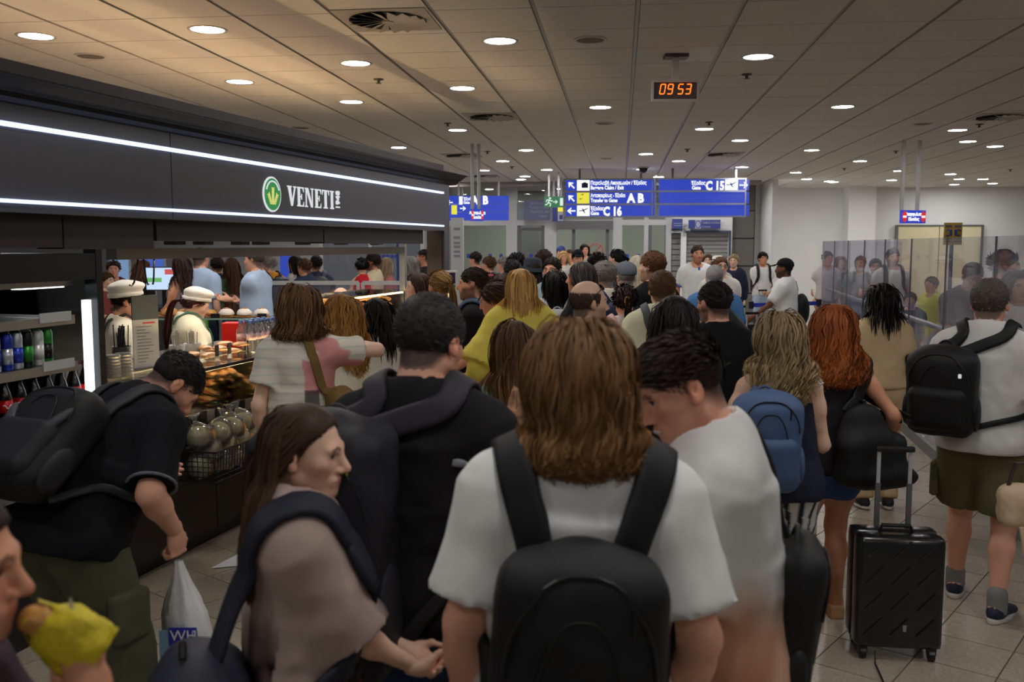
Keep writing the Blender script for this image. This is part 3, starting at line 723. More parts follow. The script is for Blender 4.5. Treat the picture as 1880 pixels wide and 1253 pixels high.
def cola():
    r = empty('cola_bottle')
    MB().lathe([(.028, 0), (.032, .01), (.031, .05), (.028, .075), (.032, .11), (.032, .15), (.024, .185), (.013, .215), (.013, .235)], n=16).build('bottle', mat('dark cola', C(26, 12, 10, 1.0), .12, coat=.5), r, smooth=True)
    MB().lathe([(.0325, .095), (.0325, .15)], n=16).build('label_band', mat('cola label', C(190, 20, 24, 1.3), .4), r, smooth=True)
    b = MB(); b.tube([(.033*math.cos(a), .033*math.sin(a), .122+.008*math.sin(a*7)) for a in np.linspace(-2.6, -.6, 14)], .003, 5); b.build('label_script', mat('label white', C(225, 225, 225, 1.2), .5), r)
    MB().lathe([(.0155, .232), (.0155, .252), (.0, .253)], n=12).build('cap', mat('red cap', C(170, 20, 20), .4), r, smooth=True)
    return r
cp = cola(); k = 0
for i in range(9):
    for j in range(2):
        o = cp if k == 0 else copy_tree(cp); k += 1
        o.location = kloc(kp(-20, 740, .06)[0]+.088*i, .06+.08*j, zS[2]); o.rotation_euler = (0, 0, KRZ); tag(o, 'dark cola bottle with red label, %s from the left in the %s row' % (ORD[i], ('front', 'back')[j]), 'bottle', 'cola bottles in the fridge')
pk = blob(.08, .03, .11, 12, 8, .08, 51)
m_pk = [mat('snack silver', C(170, 174, 180, 1.1), .25, metal=.5, bump=.4), mat('snack red', C(150, 60, 50, 1.1), .3)]
for i in range(6):
    o = obj('snack_packet', pk.mesh('snack_packet', m_pk[i % 2], True), None, kloc(kp(-20, 930, .1)[0]+.16*i, .14, zS[3]+.10), KRZ+.2); o.rotation_euler[0] = -.4
    tag(o, ('silver' if i % 2 == 0 else 'red')+' snack packet, %s from the left on the lowest fridge shelf' % ORD[i], 'packet', 'snack packets '+('silver' if i % 2 == 0 else 'red'))
# warm lamps of the kiosk: the bulbs under the beam and the open-topped canopy's work lights
def area(name, parent, loc, sx_, sy_, power, col, rot):
    ld = bpy.data.lights.new(name, 'AREA'); ld.shape = 'RECTANGLE'; ld.size = sx_; ld.size_y = sy_; ld.energy = power; ld.color = col
    lo = bpy.data.objects.new(name, ld); COL.objects.link(lo); lo.location = loc; lo.rotation_euler = rot
    if parent: lo.parent = parent
    return lo
area('beam_light', kiosk, ((ub0+ub1)/2, .44, zb0-.01), 3.6, .06, 13, (1, .82, .60), (0, 0, 0))
area('canopy_uplight', kiosk, (-3.2, 1.1, 2.1), 4.5, .5, 17, (1, .64, .36), (math.pi, 0, 0))
# ================================================================ CEILING FIXTURES, SIGNS, BARRIERS
m_lamp = emit('downlight', (1.0, 0.985, 0.96, 1), LAMP)
m_ring = mat('lamp ring', C(210, 206, 200, 1.0), .4)
LG = .112
lamp_ring = MB().lathe([(LG, -.004), (LG+.018, -.006), (LG+.022, 0.002), (LG, .002)], n=28, caps=False).mesh('trim_ring', m_ring, True)
lamp_disc = MB().lathe([(LG, 0), (.0, .0005)], n=28)
lamp_disc.f = [tuple(reversed(f)) for f in lamp_disc.f]; lamp_disc = lamp_disc.mesh('diffuser', m_lamp)
LIGHTS = [(66,66),(381,54),(13,139),(326,195),(440,150),(653,116),(645,187),(590,272),(732,271),(849,162),(840,239),(918,75),(1102,197),(966,276),(923,296),(964,324),(888,313),(1004,312),(1186,283),(1246,296),(1179,311),(1209,325),(1293,237),(1359,258),(1392,104),(1547,196),(1490,276),(1579,296),(1362,307),(1461,317),(1481,329),(1522,333),(1651,314),(1637,331),(1758,239),(1777,260),(1827,269),(1745,320),(1761,329),(1752,339),(1822,337),(1323,330),(1100,331)]
LW = ['over the kiosk', 'over the counter', 'over the queue', 'over the right aisle', 'near the far wall']
for k, (px, py) in enumerate(LIGHTS):
    w = at_z(px, py, CEIL); t = empty('ceiling_light', (w.x, w.y, CEIL-.001))
    bnd = lambda y: 0 if y < 130 else 1 if y < 215 else 2 if y < 290 else 3
    nth = sorted(p[0] for p in LIGHTS if bnd(p[1]) == bnd(py)).index(px)
    tag(t, 'round recessed downlight, %s from the left in the %s band of ceiling lights' % (ORD[nth], ('nearest', 'second', 'third', 'farthest')[bnd(py)]), 'ceiling light', 'recessed downlights')
    obj('trim_ring', lamp_ring, t); obj('diffuser', lamp_disc, t)
# rows go on behind the photographer and left; far lamps added for brightness
XTRA = [(-2.6, 1.4), (.2, 1.6), (2.8, 1.8), (-1.2, 3.6), (1.5, 3.4), (3.9, 3.9), (-3.0, -1.2), (.4, -1.4), (3.0, -1.2), (-5.5, 3), (-7.2, 9), (-6.2, 14), (-9, 13), (-5, 17.5), (-8.5, 18), (6.2, 4.5), (-4.6, 20.5), (9.5, 9), (-2.5, 27), (2.2, 27), (4.8, 27.5), (-.6, 25.4), (1.2, 25.2), (3.2, 25.4), (.4, 28), (-1.5, 22.3), (3.4, 21.6), (-4, 23.5), (.2, 21.6), (7.5, 22.5), (10.5, 21.5), (-3.4, 15.2), (-7.5, 15.8), (-2.4, 19.2), (-6.8, 21.5)]  # later far entries are added to brighten the glazing and left back hall
far_x = sorted(project((x, y, CEIL))[0] for x, y in XTRA if y > 3 and 0 < project((x, y, CEIL))[0] < 1880 and project((x, y, CEIL))[1] > 0)
for (x, y) in XTRA:
    t = empty('ceiling_light', (x, y, CEIL-.001)); pj = project((x, y, CEIL))[0]
    tag(t, 'small added far downlight, %s from the left toward the glazed wall' % ORD[far_x.index(pj)] if pj in far_x else 'round recessed downlight in the ceiling outside the picture', 'ceiling light', 'recessed downlights')
    obj('trim_ring', lamp_ring, t); obj('diffuser', lamp_disc, t)
# swirl air diffusers
m_vent = mat('vent plate', C(176, 170, 162, 1.0), .5); m_hole = mat('vent dark', C(26, 24, 24, 1.0), .7)
vp = MB().box(-.30, .30, -.30, .30, -.006, .0).mesh('plate', m_vent)
vh = MB().lathe([(.25, -.009), (0, -.009)], n=32); vh.f = [tuple(reversed(f)) for f in vh.f]; vh = vh.mesh('opening', m_hole)
blade = MB()
blade.v = [(.035, -.012, -.010), (.25, -.045, -.012), (.25, .02, -.032), (.035, .012, -.016), (.035, -.012, -.008), (.25, -.045, -.010), (.25, .02, -.030), (.035, .012, -.014)]
blade.f = [(3, 2, 1, 0), (4, 5, 6, 7), (0, 1, 5, 4), (1, 2, 6, 5), (2, 3, 7, 6), (3, 0, 4, 7)]
blade = blade.mesh('blade', m_vent); vhub = MB().lathe([(.04, -.02), (.04, -.008)], n=14).mesh('hub', m_vent)
for px, py, lb in ((712, 36, 'large swirl air vent in the ceiling nearest the camera'), (903, 214, 'swirl air vent in the middle of the ceiling'), (848, 285, 'swirl air vent above the kiosk end'), (1836, 214, 'swirl air vent at the right edge of the ceiling'), (1329, 283, 'swirl air vent above the blue gate sign'), (890, 323, 'far swirl air vent before the glazed wall')):
    w = at_z(px, py, CEIL); t = tag(empty('air_vent', (w.x, w.y, CEIL-.001), RG), lb, 'air vent')
    obj('plate', vp, t); obj('opening', vh, t); obj('hub', vhub, t)
    for k in range(16): obj('blade', blade, t, (0, 0, 0), 2*math.pi*k/16)
# sprinklers, speakers
spk = MB().lathe([(.045, 0), (.045, -.008), (.015, -.012), (.012, -.035), (.028, -.037), (.028, -.04)], n=14).mesh('sprinkler', mat('sprinkler', C(110, 104, 98, 1.0), .4, metal=.4), True)
for k, (px, py) in enumerate(sorted(((87, 162), (695, 145), (1371, 136), (822, 226), (895, 278), (1302, 224), (1262, 274), (1798, 228), (1645, 277), (1550, 309), (940, 306), (1855, 311)))):
    w = at_z(px, py, CEIL); tag(obj('sprinkler', spk, None, (w.x, w.y, CEIL-.001)), 'small fire sprinkler head on the ceiling, %s from the left of twelve' % ORD[k], 'sprinkler', 'ceiling sprinklers')
m_sp = mat('speaker grille', C(120, 112, 104, 1.0), .7)
for px, py, lb in ((166, 102, 'round flush speaker above the kiosk sign'), (1084, 72, 'round flush speaker near the clock'), (552, 234, 'round flush speaker above the kiosk middle'), (1694, 227, 'round flush speaker on the right ceiling'), (1110, 226, 'round flush speaker beyond the clock'), (1113, 291, 'far flush speaker above the gate sign')):
    w = at_z(px, py, CEIL); t = tag(empty('ceiling_speaker', (w.x, w.y, CEIL-.001)), lb, 'speaker')
    MB().lathe([(.10, -.001), (.088, -.008), (.0, -.009)], n=24).build('grille', m_sp, t); MB().lathe([(.118, 0), (.115, -.009), (.10, -.009), (.10, -.001)], n=24, caps=False).build('trim', m_ring, t)
# camera dome above the gate sign
w = at_z(1181, 307, CEIL); t = tag(empty('camera_dome', (w.x, w.y, CEIL)), 'small black security dome above the gate sign', 'camera')
MB().lathe([(.09, 0), (.09, -.03), (.07, -.08), (.03, -.11), (.0, -.115)], n=18).build('dome', m_blk, t, smooth=True); MB().lathe([(.11, 0), (.11, -.02), (.09, -.02)], n=18).build('mount', m_ring, t)
# ---- digital clock
wc = at_z(1241, 101, CEIL); Yc = wc.y
def cl(px, py): w = at_y(px, py, Yc-.04); return w.x-wc.x, w.z
clk = tag(empty('digital_clock', (wc.x, Yc, 0), -.02), 'hanging digital clock showing 09 53 in orange', 'clock')
(x0, z1), (x1, z0) = cl(1197, 147), cl(1283, 186)
m_cl = mat('clock housing', C(214, 210, 204, 1.2), .5)
MB().box(x0+.012, x1-.012, -.03, .05, z0+.012, z1-.012).build('case', m_cl, clk)
f = MB(); b_ = .016
f.box(x0, x1, -.05, -.02, z0, z0+b_); f.box(x0, x1, -.05, -.02, z1-b_, z1); f.box(x0, x0+b_, -.05, -.02, z0+b_, z1-b_); f.box(x1-b_, x1, -.05, -.02, z0+b_, z1-b_)
f.build('bezel', m_cl, clk)
MB().box(x0+b_, x1-b_, -.036, -.03, z0+b_, z1-b_).build('display', mat('clock face', C(96, 88, 88, 1.2), .3), clk)
MB().box(-.025, .025, -.03, .03, z1, CEIL-.02).build('stem', m_cl, clk); MB().box(-.09, .09, -.07, .07, CEIL-.025, CEIL).build('ceiling_plate', mat('clock plate', C(84, 80, 80, 1.0), .5), clk)
m_seg = emit('clock digits', (1.0, 0.13, 0.01, 1), 2.2)
SEG = {'0': 'abcdef', '9': 'abcdfg', '5': 'acdfg', '3': 'abcdg'}
def segdig(ch, cx, cz, w_, h_):
    b = MB(); t_ = h_*.12; sh = lambda x, z: (cx+x+z*.16, cz+z)
    S = {'a': ((-w_/2, h_/2), (w_/2, h_/2)), 'd': ((-w_/2, -h_/2), (w_/2, -h_/2)), 'g': ((-w_/2, 0), (w_/2, 0)), 'f': ((-w_/2, 0), (-w_/2, h_/2)), 'e': ((-w_/2, -h_/2), (-w_/2, 0)), 'b': ((w_/2, 0), (w_/2, h_/2)), 'c': ((w_/2, -h_/2), (w_/2, 0))}
    for s_ in SEG[ch]:
        (xa, za), (xb, zb_) = S[s_]; dx, dz = xb-xa, zb_-za; L_ = math.hypot(dx, dz); dx /= L_; dz /= L_; xa += dx*t_*.45; za += dz*t_*.45; xb -= dx*t_*.45; zb_ -= dz*t_*.45
        nx, nz = -dz*t_/2, dx*t_/2; mx_, mz_ = dx*t_/2, dz*t_/2
        P = [(xa-mx_, za-mz_), (xa+nx, za+nz), (xb+nx, zb_+nz), (xb+mx_, zb_+mz_), (xb-nx, zb_-nz), (xa-nx, za-nz)]
        P = [sh(*p) for p in P]; n = len(b.v); b.v += [(p[0], -.038, p[1]) for p in P]+[(p[0], -.036, p[1]) for p in P]
        b.f += [tuple(n+q for q in range(6)), tuple(n+11-q for q in range(6))]+[(n+q, n+(q+1) % 6, n+6+(q+1) % 6, n+6+q) for q in range(6)]
    b.build('digit', m_seg, clk)
for ch, px in (('0', 1217), ('9', 1231), ('5', 1250), ('3', 1264)):
    cx, cz = cl(px-.0, 163.5); segdig(ch, cx, cz, .036, .072)
# ---- blue signs
m_blue = emit('sign blue', (0.018, 0.05, 0.50, 1), .78); m_blue2 = mat('unlit sign blue', C(54, 64, 130, 1.2), .5)
m_slet = emit('sign letters', (0.95, 0.97, 1, 1), .95); m_syel = emit('sign yellow', (0.80, 0.74, 0.05, 1), .85)
m_red = emit('sign red', (0.75, 0.03, 0.03, 1), .7)
def arrow(b, cx, cz, s, ang, y):
    P = [(-1, -.13), (.25, -.13), (-.12, -.52), (.22, -.52), (1, 0), (.22, .52), (-.12, .52), (.25, .13), (-1, .13)]
    P = [(-.95, -.14), (.30, -.14), (.30, -.14), (.30, -.14)] and P
    ca, sa = math.cos(ang), math.sin(ang)
    M_ = Matrix(((1, 0, 0, cx), (0, 0, -1, y), (0, 1, 0, cz), (0, 0, 0, 1)))
    # shaft + two barbs, each convex
    for poly in ([(-.9, -.16), (.7, -.16), (.7, .16), (-.9, .16)], [(.95, 0), (.72, .22), (.02, .78), (.02, .42), (.5, 0)], [(.95, 0), (.5, 0), (.02, -.42), (.02, -.78), (.72, -.22)]):
        b.prism([(s*(p[0]*ca-p[1]*sa), s*(p[0]*sa+p[1]*ca)) for p in poly], .004, M_)
def plane_icon(b, cx, cz, s, y):
    M_ = Matrix(((1, 0, 0, cx), (0, 0, -1, y), (0, 1, 0, cz), (0, 0, 0, 1)))
    for poly in ([(-.9, -.12), (.2, .08), (.95, .48), (.9, .60), (.1, .28), (-.75, .06)], [(-.1, .10), (.15, .14), (-.18, .55), (-.32, .55)], [(-.2, .02), (.12, .1), (.42, -.5), (.30, -.52)], [(-.85, -.1), (-.7, -.02), (-.95, .28), (-1.0, .22)]):
        b.prism([(s*p[0], s*p[1]) for p in poly], .004, M_)
YS = 18.6
sg0 = at_y(1037, 450, YS)
sign = tag(empty('gate_sign', (sg0.x, YS, 0), RG*.6), 'large lit blue overhead sign reading C 16, A B, baggage claim and C 15', 'sign')
def sc_(px, py): w = at_y(px, py, YS); return (w.x-sg0.x)/math.cos(RG*.6), w.z
def panel(px0, px1, py0, py1):
    (xa, za), (xb, zb_) = sc_(px0, py1), sc_(px1, py0)
    MB().box(xa, xb, 0, .10, za, zb_).build('panel', m_blue, sign); return xa, xb, za, zb_
rows = [(331, 350.5), (354, 374), (377.5, 397)]
for r_ in rows: panel(1039, 1199.5, *r_); panel(1208.5, 1370, *r_)
fr_ = MB()
for pxa, pxb in ((1037, 1201), (1207, 1372)):
    xa, xb = sc_(pxa, 0)[0], sc_(pxb, 0)[0]
    for pa_, pb_ in ((328.5, 331), (350.5, 354), (374, 377.5), (397, 399.5)): fr_.box(xa, xb, -.012, .11, sc_(0, pb_)[1], sc_(0, pa_)[1])
    for px in (pxa, pxb): x = sc_(px, 0)[0]; fr_.box(x-.012, x+.012, -.012, .11, sc_(0, 399.5)[1], sc_(0, 328.5)[1])
fr_.build('frame', mat('sign frame', C(150, 154, 176, 1.0), .4, metal=.2), sign)
def sq(px0, px1, py0, py1, m, y=-.004):
    (xa, za), (xb, zb_) = sc_(px0, py1), sc_(px1, py0); MB().box(xa, xb, y, 0, za, zb_).build('pictogram_field', m, sign)
sq(1059, 1082.5, 330.5, 350.5, m_slet); sq(1059, 1082, 354, 374, m_syel); sq(1059, 1082.5, 377.5, 397, m_slet); sq(1326.5, 1350, 331, 351, m_slet)
ic = MB(); x, z = sc_(1073.5, 341); ic.box(x-.06, x+.06, -.008, -.004, z-.045, z+.045); ic.box(x-.03, x+.03, -.008, -.004, z+.045, z+.06)
x, z = sc_(1071, 387.5); plane_icon(ic, x, z, .09, -.004); x, z = sc_(1338, 341); plane_icon(ic, x, z, .09, -.004)
x, z = sc_(1069, 358); plane_icon(ic, x, z, .04, -.004); x, z = sc_(1066, 366); plane_icon(ic, x, z, .04, -.004)
ic.build('pictogram', mat('icon dark', C(30, 36, 90, 1.0), .5), sign)
ar = MB()
for px, py, a in ((1049, 340.5, 2.36), (1049, 364.5, 2.36), (1049, 387.5, math.pi), (1360, 341.5, 0)):
    x, z = sc_(px, py); arrow(ar, x, z, .088, a, -.002)
ar.build('arrow', m_slet, sign)
lt = MB()
def T(txt, px, py, hpx, sx=1.0, bold=.0):
    x, z = sc_(px, py); add_text(lt, txt, x, z, hpx*.0106*1.42, -.004, .002, 'LEFT', sx, bold)
T('Παραλαβή Αποσκευών / Έξοδος', 1084, 339.5, 6.6, .70, .0035); T('Baggage Claim / Exit', 1084, 348.3, 6.6, .78, .0035)
T('Ανταποκρίσεις - Έξοδοι', 1084, 362.5, 6.6, .60, .0035); T('Transfer to Gates', 1084, 371.5, 6.6, .72, .0035)
T('A B', 1151, 372, 15.5, .88, .012)
T('Έξοδος', 1084, 386.5, 6.6, .72, .0035); T('Gate', 1084, 395, 6.6, .82, .0035); T('C 16', 1107, 396, 15.5, .76, .012)
T('Έξοδος', 1266, 340.5, 6.6, .76, .0035); T('Gate', 1267, 349, 6.6, .86, .0035); T('C 15', 1292, 350, 15.5, .76, .012)
lt.build('lettering', m_slet, sign)
for px in (1064, 1176, 1233, 1347):
    x, z = sc_(px, 329); MB().box(x-.02, x+.02, .03, .07, z, CEIL).build('hanger', m_alud, sign)
# left twin sign reading A, B beyond the kiosk post
YL = 20.5
def small_sign(name, label, px0, px1, py0, py1, Y, m, nrow=1, rods=(), rz=0.0, back=.06):
    o0 = at_y(px0, 450, Y); t = tag(empty(name, (o0.x, Y, 0), rz), label, 'sign')
    f_ = lambda px, py: (at_y(px, py, Y).x-o0.x, at_y(px, py, Y).z)
    xa, za = f_(px0, py1); xb, zb_ = f_(px1, py0); h_ = (zb_-za)/nrow
    for k in range(nrow): MB().box(xa, xb, 0, back, za+h_*k+(.01 if k else 0), za+h_*(k+1)).build('panel', m, t)
    for px in rods: x = f_(px, 0)[0]; MB().box(x-.02, x+.02, .01, .05, zb_, CEIL).build('hanger', m_alu, t)
    return t, f_
t, f_ = small_sign('gate_sign', 'blue lit overhead sign reading A, B behind the kiosk post', 822, 934, 360, 405, YL, m_blue, 3, (840, 915), RG*.6)
l2 = MB(); x, z = f_(866, 375); add_text(l2, 'A, B', x, z, .24, -.004, .002, 'LEFT', .85, .012); x, z = f_(851, 368); add_text(l2, 'Έξοδος', x, z, .085, -.004, .002, 'LEFT', .8, .003); x, z = f_(851, 374.5); add_text(l2, 'Gate', x, z, .085, -.004, .002, 'LEFT', .8, .003)
x, z = f_(826, 372); arrow(l2, x, z, .07, math.pi, -.002); x, z = f_(850, 383); arrow(l2, x, z, .07, 0, -.002); l2.build('lettering', m_slet, t)
xa, za = f_(843, 376); xb, zb_ = f_(849.5, 361); MB().box(xa, xb, -.005, 0, za, zb_).build('pictogram_field', m_slet, t)
xa, za = f_(829, 394); xb, zb_ = f_(839, 377); MB().box(xa, xb, -.005, 0, za, zb_).build('pictogram_field', m_syel, t)
# no entry signs
def no_entry(px0, px1, py0, py1, Y, rods, label, rz):
    t, f_ = small_sign('no_entry_sign', label, px0, px1, py0, py1, Y, m_blue, 1, rods, rz, .05)
    (xa, za), (xb, zb_) = f_(px0, py1), f_(px1, py0); h_ = zb_-za; w_ = xb-xa
    for k, cx in enumerate((xa+w_*.11, xb-w_*.11)):
        q = MB(); q.prism([(min(w_*.1, h_*.42)*math.cos(a), h_*.42*math.sin(a)) for a in np.linspace(0, 2*math.pi, 20, False)], .004, Matrix(((1, 0, 0, cx), (0, 0, -1, -.002), (0, 1, 0, (za+zb_)/2), (0, 0, 0, 1)))); q.build('red_disc', m_red, t)
        MB().box(cx-w_*.07, cx+w_*.07, -.009, -.006, (za+zb_)/2-h_*.08, (za+zb_)/2+h_*.08).build('white_bar', m_slet, t)
    q = MB(); add_text(q, 'Απαγορεύεται', (xa+xb)/2, za+h_*.58, h_*.34, -.003, .002, 'CENTER', .62 if w_/h_ < 2.4 else .85, .003); add_text(q, 'Είσοδος', (xa+xb)/2, za+h_*.2, h_*.34, -.003, .002, 'CENTER', .75, .003); q.build('lettering', m_slet, t); return t
no_entry(865, 889, 384, 406, 14, (867, 880), 'small blue no entry sign hanging beside the kiosk post', .35)
no_entry(1655, 1707, 386, 410, 13.5, (1673, 1707), 'small blue no entry sign hanging over the glass barrier', .25)
# dim direction board, exit sign, far signs
t, f_ = small_sign('direction_board', 'dim grey blue direction board above the glazed door', 961, 1010, 368, 404, YF-.3, mat('dim board', C(88, 90, 122, 1.0), .5), 1, (), RG)
q = MB(); 
for k, s_ in enumerate(('Επιστροφή', 'Transfer to Gates', 'Παραλαβή Αποσκευών', 'Baggage')):
    x, z = f_(973 if k != 3 else 990, 376+k*7.6); add_text(q, s_, x, z, .09, -.003, .002, 'LEFT', .7)
q.build('lettering', mat('dim letters', C(150, 152, 175, 1.0), .5), t)
t, f_ = small_sign('exit_sign', 'green running man exit sign hanging from two rods', 999, 1036, 361, 381, 19.5, emit('exit green', (0.02, 0.20, 0.07, 1), .55), 1, (1009, 1027), RG)
q = MB(); x, z = f_(1008, 371); 
q.lathe([(.0, .03), (.022, .03), (.022, .0), (0, 0)], (x+.02, -.005, z+.06), 10)
for pts in ([(x+.01, z+.05), (x-.01, z-.01)], [(x-.01, z-.01), (x+.035, z-.04), (x+.02, z-.09)], [(x-.01, z-.01), (x-.04, z-.05), (x-.08, z-.06)], [(x+.01, z+.04), (x+.05, z+.015), (x+.07, z+.03)], [(x+.01, z+.04), (x-.045, z+.04), (x-.055, z+.0)]):
    q.tube([(a, -.004, b) for a, b in pts], .012, 5)
x, z = f_(1019.5, 371); arrow(q, x, z, .055, 0, -.002); xa, za = f_(1028, 378); xb, zb_ = f_(1034, 364); q.box(xa, xb, -.004, 0, za, zb_)
q.build('running_man', emit('exit white', (.7, .85, .75, 1), .8), t)
t, f_ = small_sign('transfer_sign', 'yellow and blue transfer sign under the exit sign', 1014, 1036, 381, 407, 21, m_blue2, 1, (1018, 1032), RG)
xa, za = f_(1024, 389); xb, zb_ = f_(1036, 381); MB().box(xa, xb, -.004, 0, za, zb_).build('yellow_field', m_syel, t); xa, za = f_(1024, 406); xb, zb_ = f_(1035, 390); MB().box(xa, xb, -.004, 0, za, zb_).build('suitcase_field', mat('pale field', C(190, 190, 196, 1.0), .5), t); xa, za = f_(1027, 403); xb, zb_ = f_(1033, 395); MB().box(xa, xb, -.007, -.004, za, zb_).build('suitcase_icon', m_blue2, t)
t, f_ = small_sign('service_sign', 'blue wall sign with round emblem above the right shutter', 1264, 1322, 404, 420, YF-.5, m_blue2, 1, (), RG)
q = MB(); x, z = f_(1289, 411); add_text(q, 'Τράπεζα / Ανταλλακτήριο', x, z, .07, -.003, .002, 'LEFT', .62); x, z = f_(1289, 418); add_text(q, 'Currency', x, z, .07, -.003, .002, 'LEFT', .7); xa, za = f_(1276, 420); xb, zb_ = f_(1287, 404); q.box(xa, xb, -.003, 0, za, zb_); q.build('lettering', mat('pale lettering', C(176, 180, 200, 1.0), .5), t)
x, z = f_(1281.5, 412); MB().tube([(x+.06*math.cos(a), -.006, z+.08*math.sin(a)) for a in np.linspace(0, 6.28, 20)], .01, 5).build('emblem', m_blue2, t)
t, f_ = small_sign('service_sign', 'blue wall sign above the narrow left shutter', 1234, 1253, 402, 420, YF-.5, m_blue2, 1, (), RG)
q = MB(); [q.box(.03, .03+.18, -.003, 0, f_(0, 411+4*k)[1], f_(0, 410+4*k)[1]) for k in range(2)]; q.build('lettering', _M['pale lettering'], t)
# white column with printed marks right of the kiosk post, feedback terminal in front
YC = 15.0
xa, xb = at_y(828, 450, YC).x, at_y(850, 450, YC).x
t = tag(empty('info_totem', ((xa+xb)/2, YC, 0)), 'tall white totem with faint printed symbols right of the kiosk', 'totem')
MB().box(-(xb-xa)/2, (xb-xa)/2, 0, .3, 0, at_y(840, 400, YC).z).build('column', mat('totem white', C(196, 198, 200, 1.0), .5), t)
for py in (420, 436, 446, 453, 462, 470): z = at_y(840, py, YC).z; MB().box(-.05, .05, -.004, 0, z-.02, z+.015).build('printed_mark', mat('faint print', C(140, 142, 146, 1.0), .6), t)
YT = 8.9
x = at_y(827, 515, YT).x; z = at_y(827, 515, YT).z
t = tag(empty('feedback_terminal', (x, YT, 0)), 'white feedback terminal with dark screen and coloured buttons', 'terminal')
hh = (at_y(827, 497, YT).z-at_y(827, 533, YT).z)/2
MB().box(-.062, .062, 0, .03, z-hh, z+hh, .008).build('housing', mat('terminal white', C(210, 206, 200, 1.1), .4), t)
MB().box(-.045, .045, -.004, 0, z-.03, z+hh-.02).build('screen', mat('terminal screen', C(50, 46, 80, 1.0), .2), t)
for k, c_ in enumerate(((190, 60, 50), (200, 120, 60), (90, 150, 80), (40, 130, 60))): MB().box(-.045+.025*k, -.03+.025*k, -.006, 0, z-hh+.02, z-hh+.05).build('button', mat('button %d' % k, C(*c_), .4), t)
MB().tube([(0, .02, z-hh), (0, .02, .02)], .025, 10).build('stem', m_steel, t); MB().lathe([(.16, 0), (.16, .012), (.03, .02)], (0, .02, 0), 24).build('foot', m_steel, t)
# ---- glass barrier on the right with steel hand rail
gA = at_z(1650, 785, 0); gB = at_z(1710, 840, 0); gd = (gA-gB).normalized(); 
bar = tag(empty('glass_barrier', (gB.x, gB.y, 0), math.atan2(gd.y, gd.x)), 'long glass queue barrier with steel hand rail and low kick panels', 'barrier')
m_bg = glass('barrier glass', (0.93, 0.93, 0.97, 1), .28, .01, .07, (.66, .66, .78, 1))
L0, L1 = -4.2, 7.8; n_ = 9
zgt = 1.88
for k in range(n_):
    a = L0+(L1-L0)*k/n_; b_ = L0+(L1-L0)*(k+1)/n_
    MB().box(a+.012, b_-.012, -.006, .006, .12, zgt).build('pane', m_bg, bar)
    MB().box(a-.012, a+.012, -.014, .014, .0, 1.1).build('post', m_steel, bar)
    MB().box(a-.004, a+.004, -.007, .007, 1.1, zgt).build('seam', mat('seam', C(90, 86, 96, 1.0), .3), bar)
    for zc_ in (.35, 1.0):
        MB().lathe([(.022, -.012), (.022, .0)], (a+.12, -.008, zc_), 12, Matrix.Rotation(math.pi/2, 3, 'X')).build('clamp', m_steel, bar)
MB().tube([(L0, -.07, 1.1), (L1, -.07, 1.1)], .024, 10).build('hand_rail', m_steel, bar)
MB().box(L0, L1, -.02, .02, 0, .10).build('base_rail', m_alud, bar)
MB().box(L0, L1, -.012, .012, .74, .78).build('mid_rail', m_alu, bar)
# cross run at the far end, with blue belts
gE = Vector((gB.x, gB.y, 0))+gd*L1
cr = tag(empty('glass_barrier', (gE.x, gE.y, 0), RG), 'short cross run of glass screens at the far end of the queue barrier', 'barrier')
for k in range(3): MB().box(.02+k*.42, .40+k*.42, -.005, .005, .1, zgt).build('pane', m_bg, cr); MB().box(k*.42-.01, k*.42+.01, -.012, .012, 0, zgt).build('post', m_alu, cr)
MB().box(0, 1.28, -.02, .02, 0, .1).build('base_rail', m_alud, cr)
m_belt = mat('blue belt', C(40, 50, 160, 1.3), .6)
def belt_posts(pts, label_p, label_b):
    W_ = [at_z(px, py, 0) for px, py in pts]
    for k, w in enumerate(W_):
        t = tag(empty('belt_post', (w.x, w.y, 0)), label_p+', %s from the left' % ORD[k], 'queue post', 'retractable belt posts')
        MB().lathe([(.17, 0), (.17, .012), (.04, .03)], n=24).build('base', m_blk, t); MB().tube([(0, 0, .02), (0, 0, .92)], .03, 12).build('pole', m_steel, t); MB().lathe([(.036, .90), (.036, 1.0), (.03, 1.01)], n=14).build('belt_head', m_blk, t)
    for k in range(len(W_)-1):
        a, b_ = W_[k], W_[k+1]; d_ = b_-a; L_ = d_.length
        tag(MB().box(.04, L_-.04, -.002, .002, .92, .98).build('queue_belt', m_belt, None, (a.x, a.y, 0), math.atan2(d_.y, d_.x)), label_b+(', %s span' % ['first', 'second', 'third'][k]), 'belt')
belt_posts([(1376, 680), (1425, 678), (1500, 672)], 'steel belt post standing before the far white wall', 'blue queue belt stretched before the white wall')
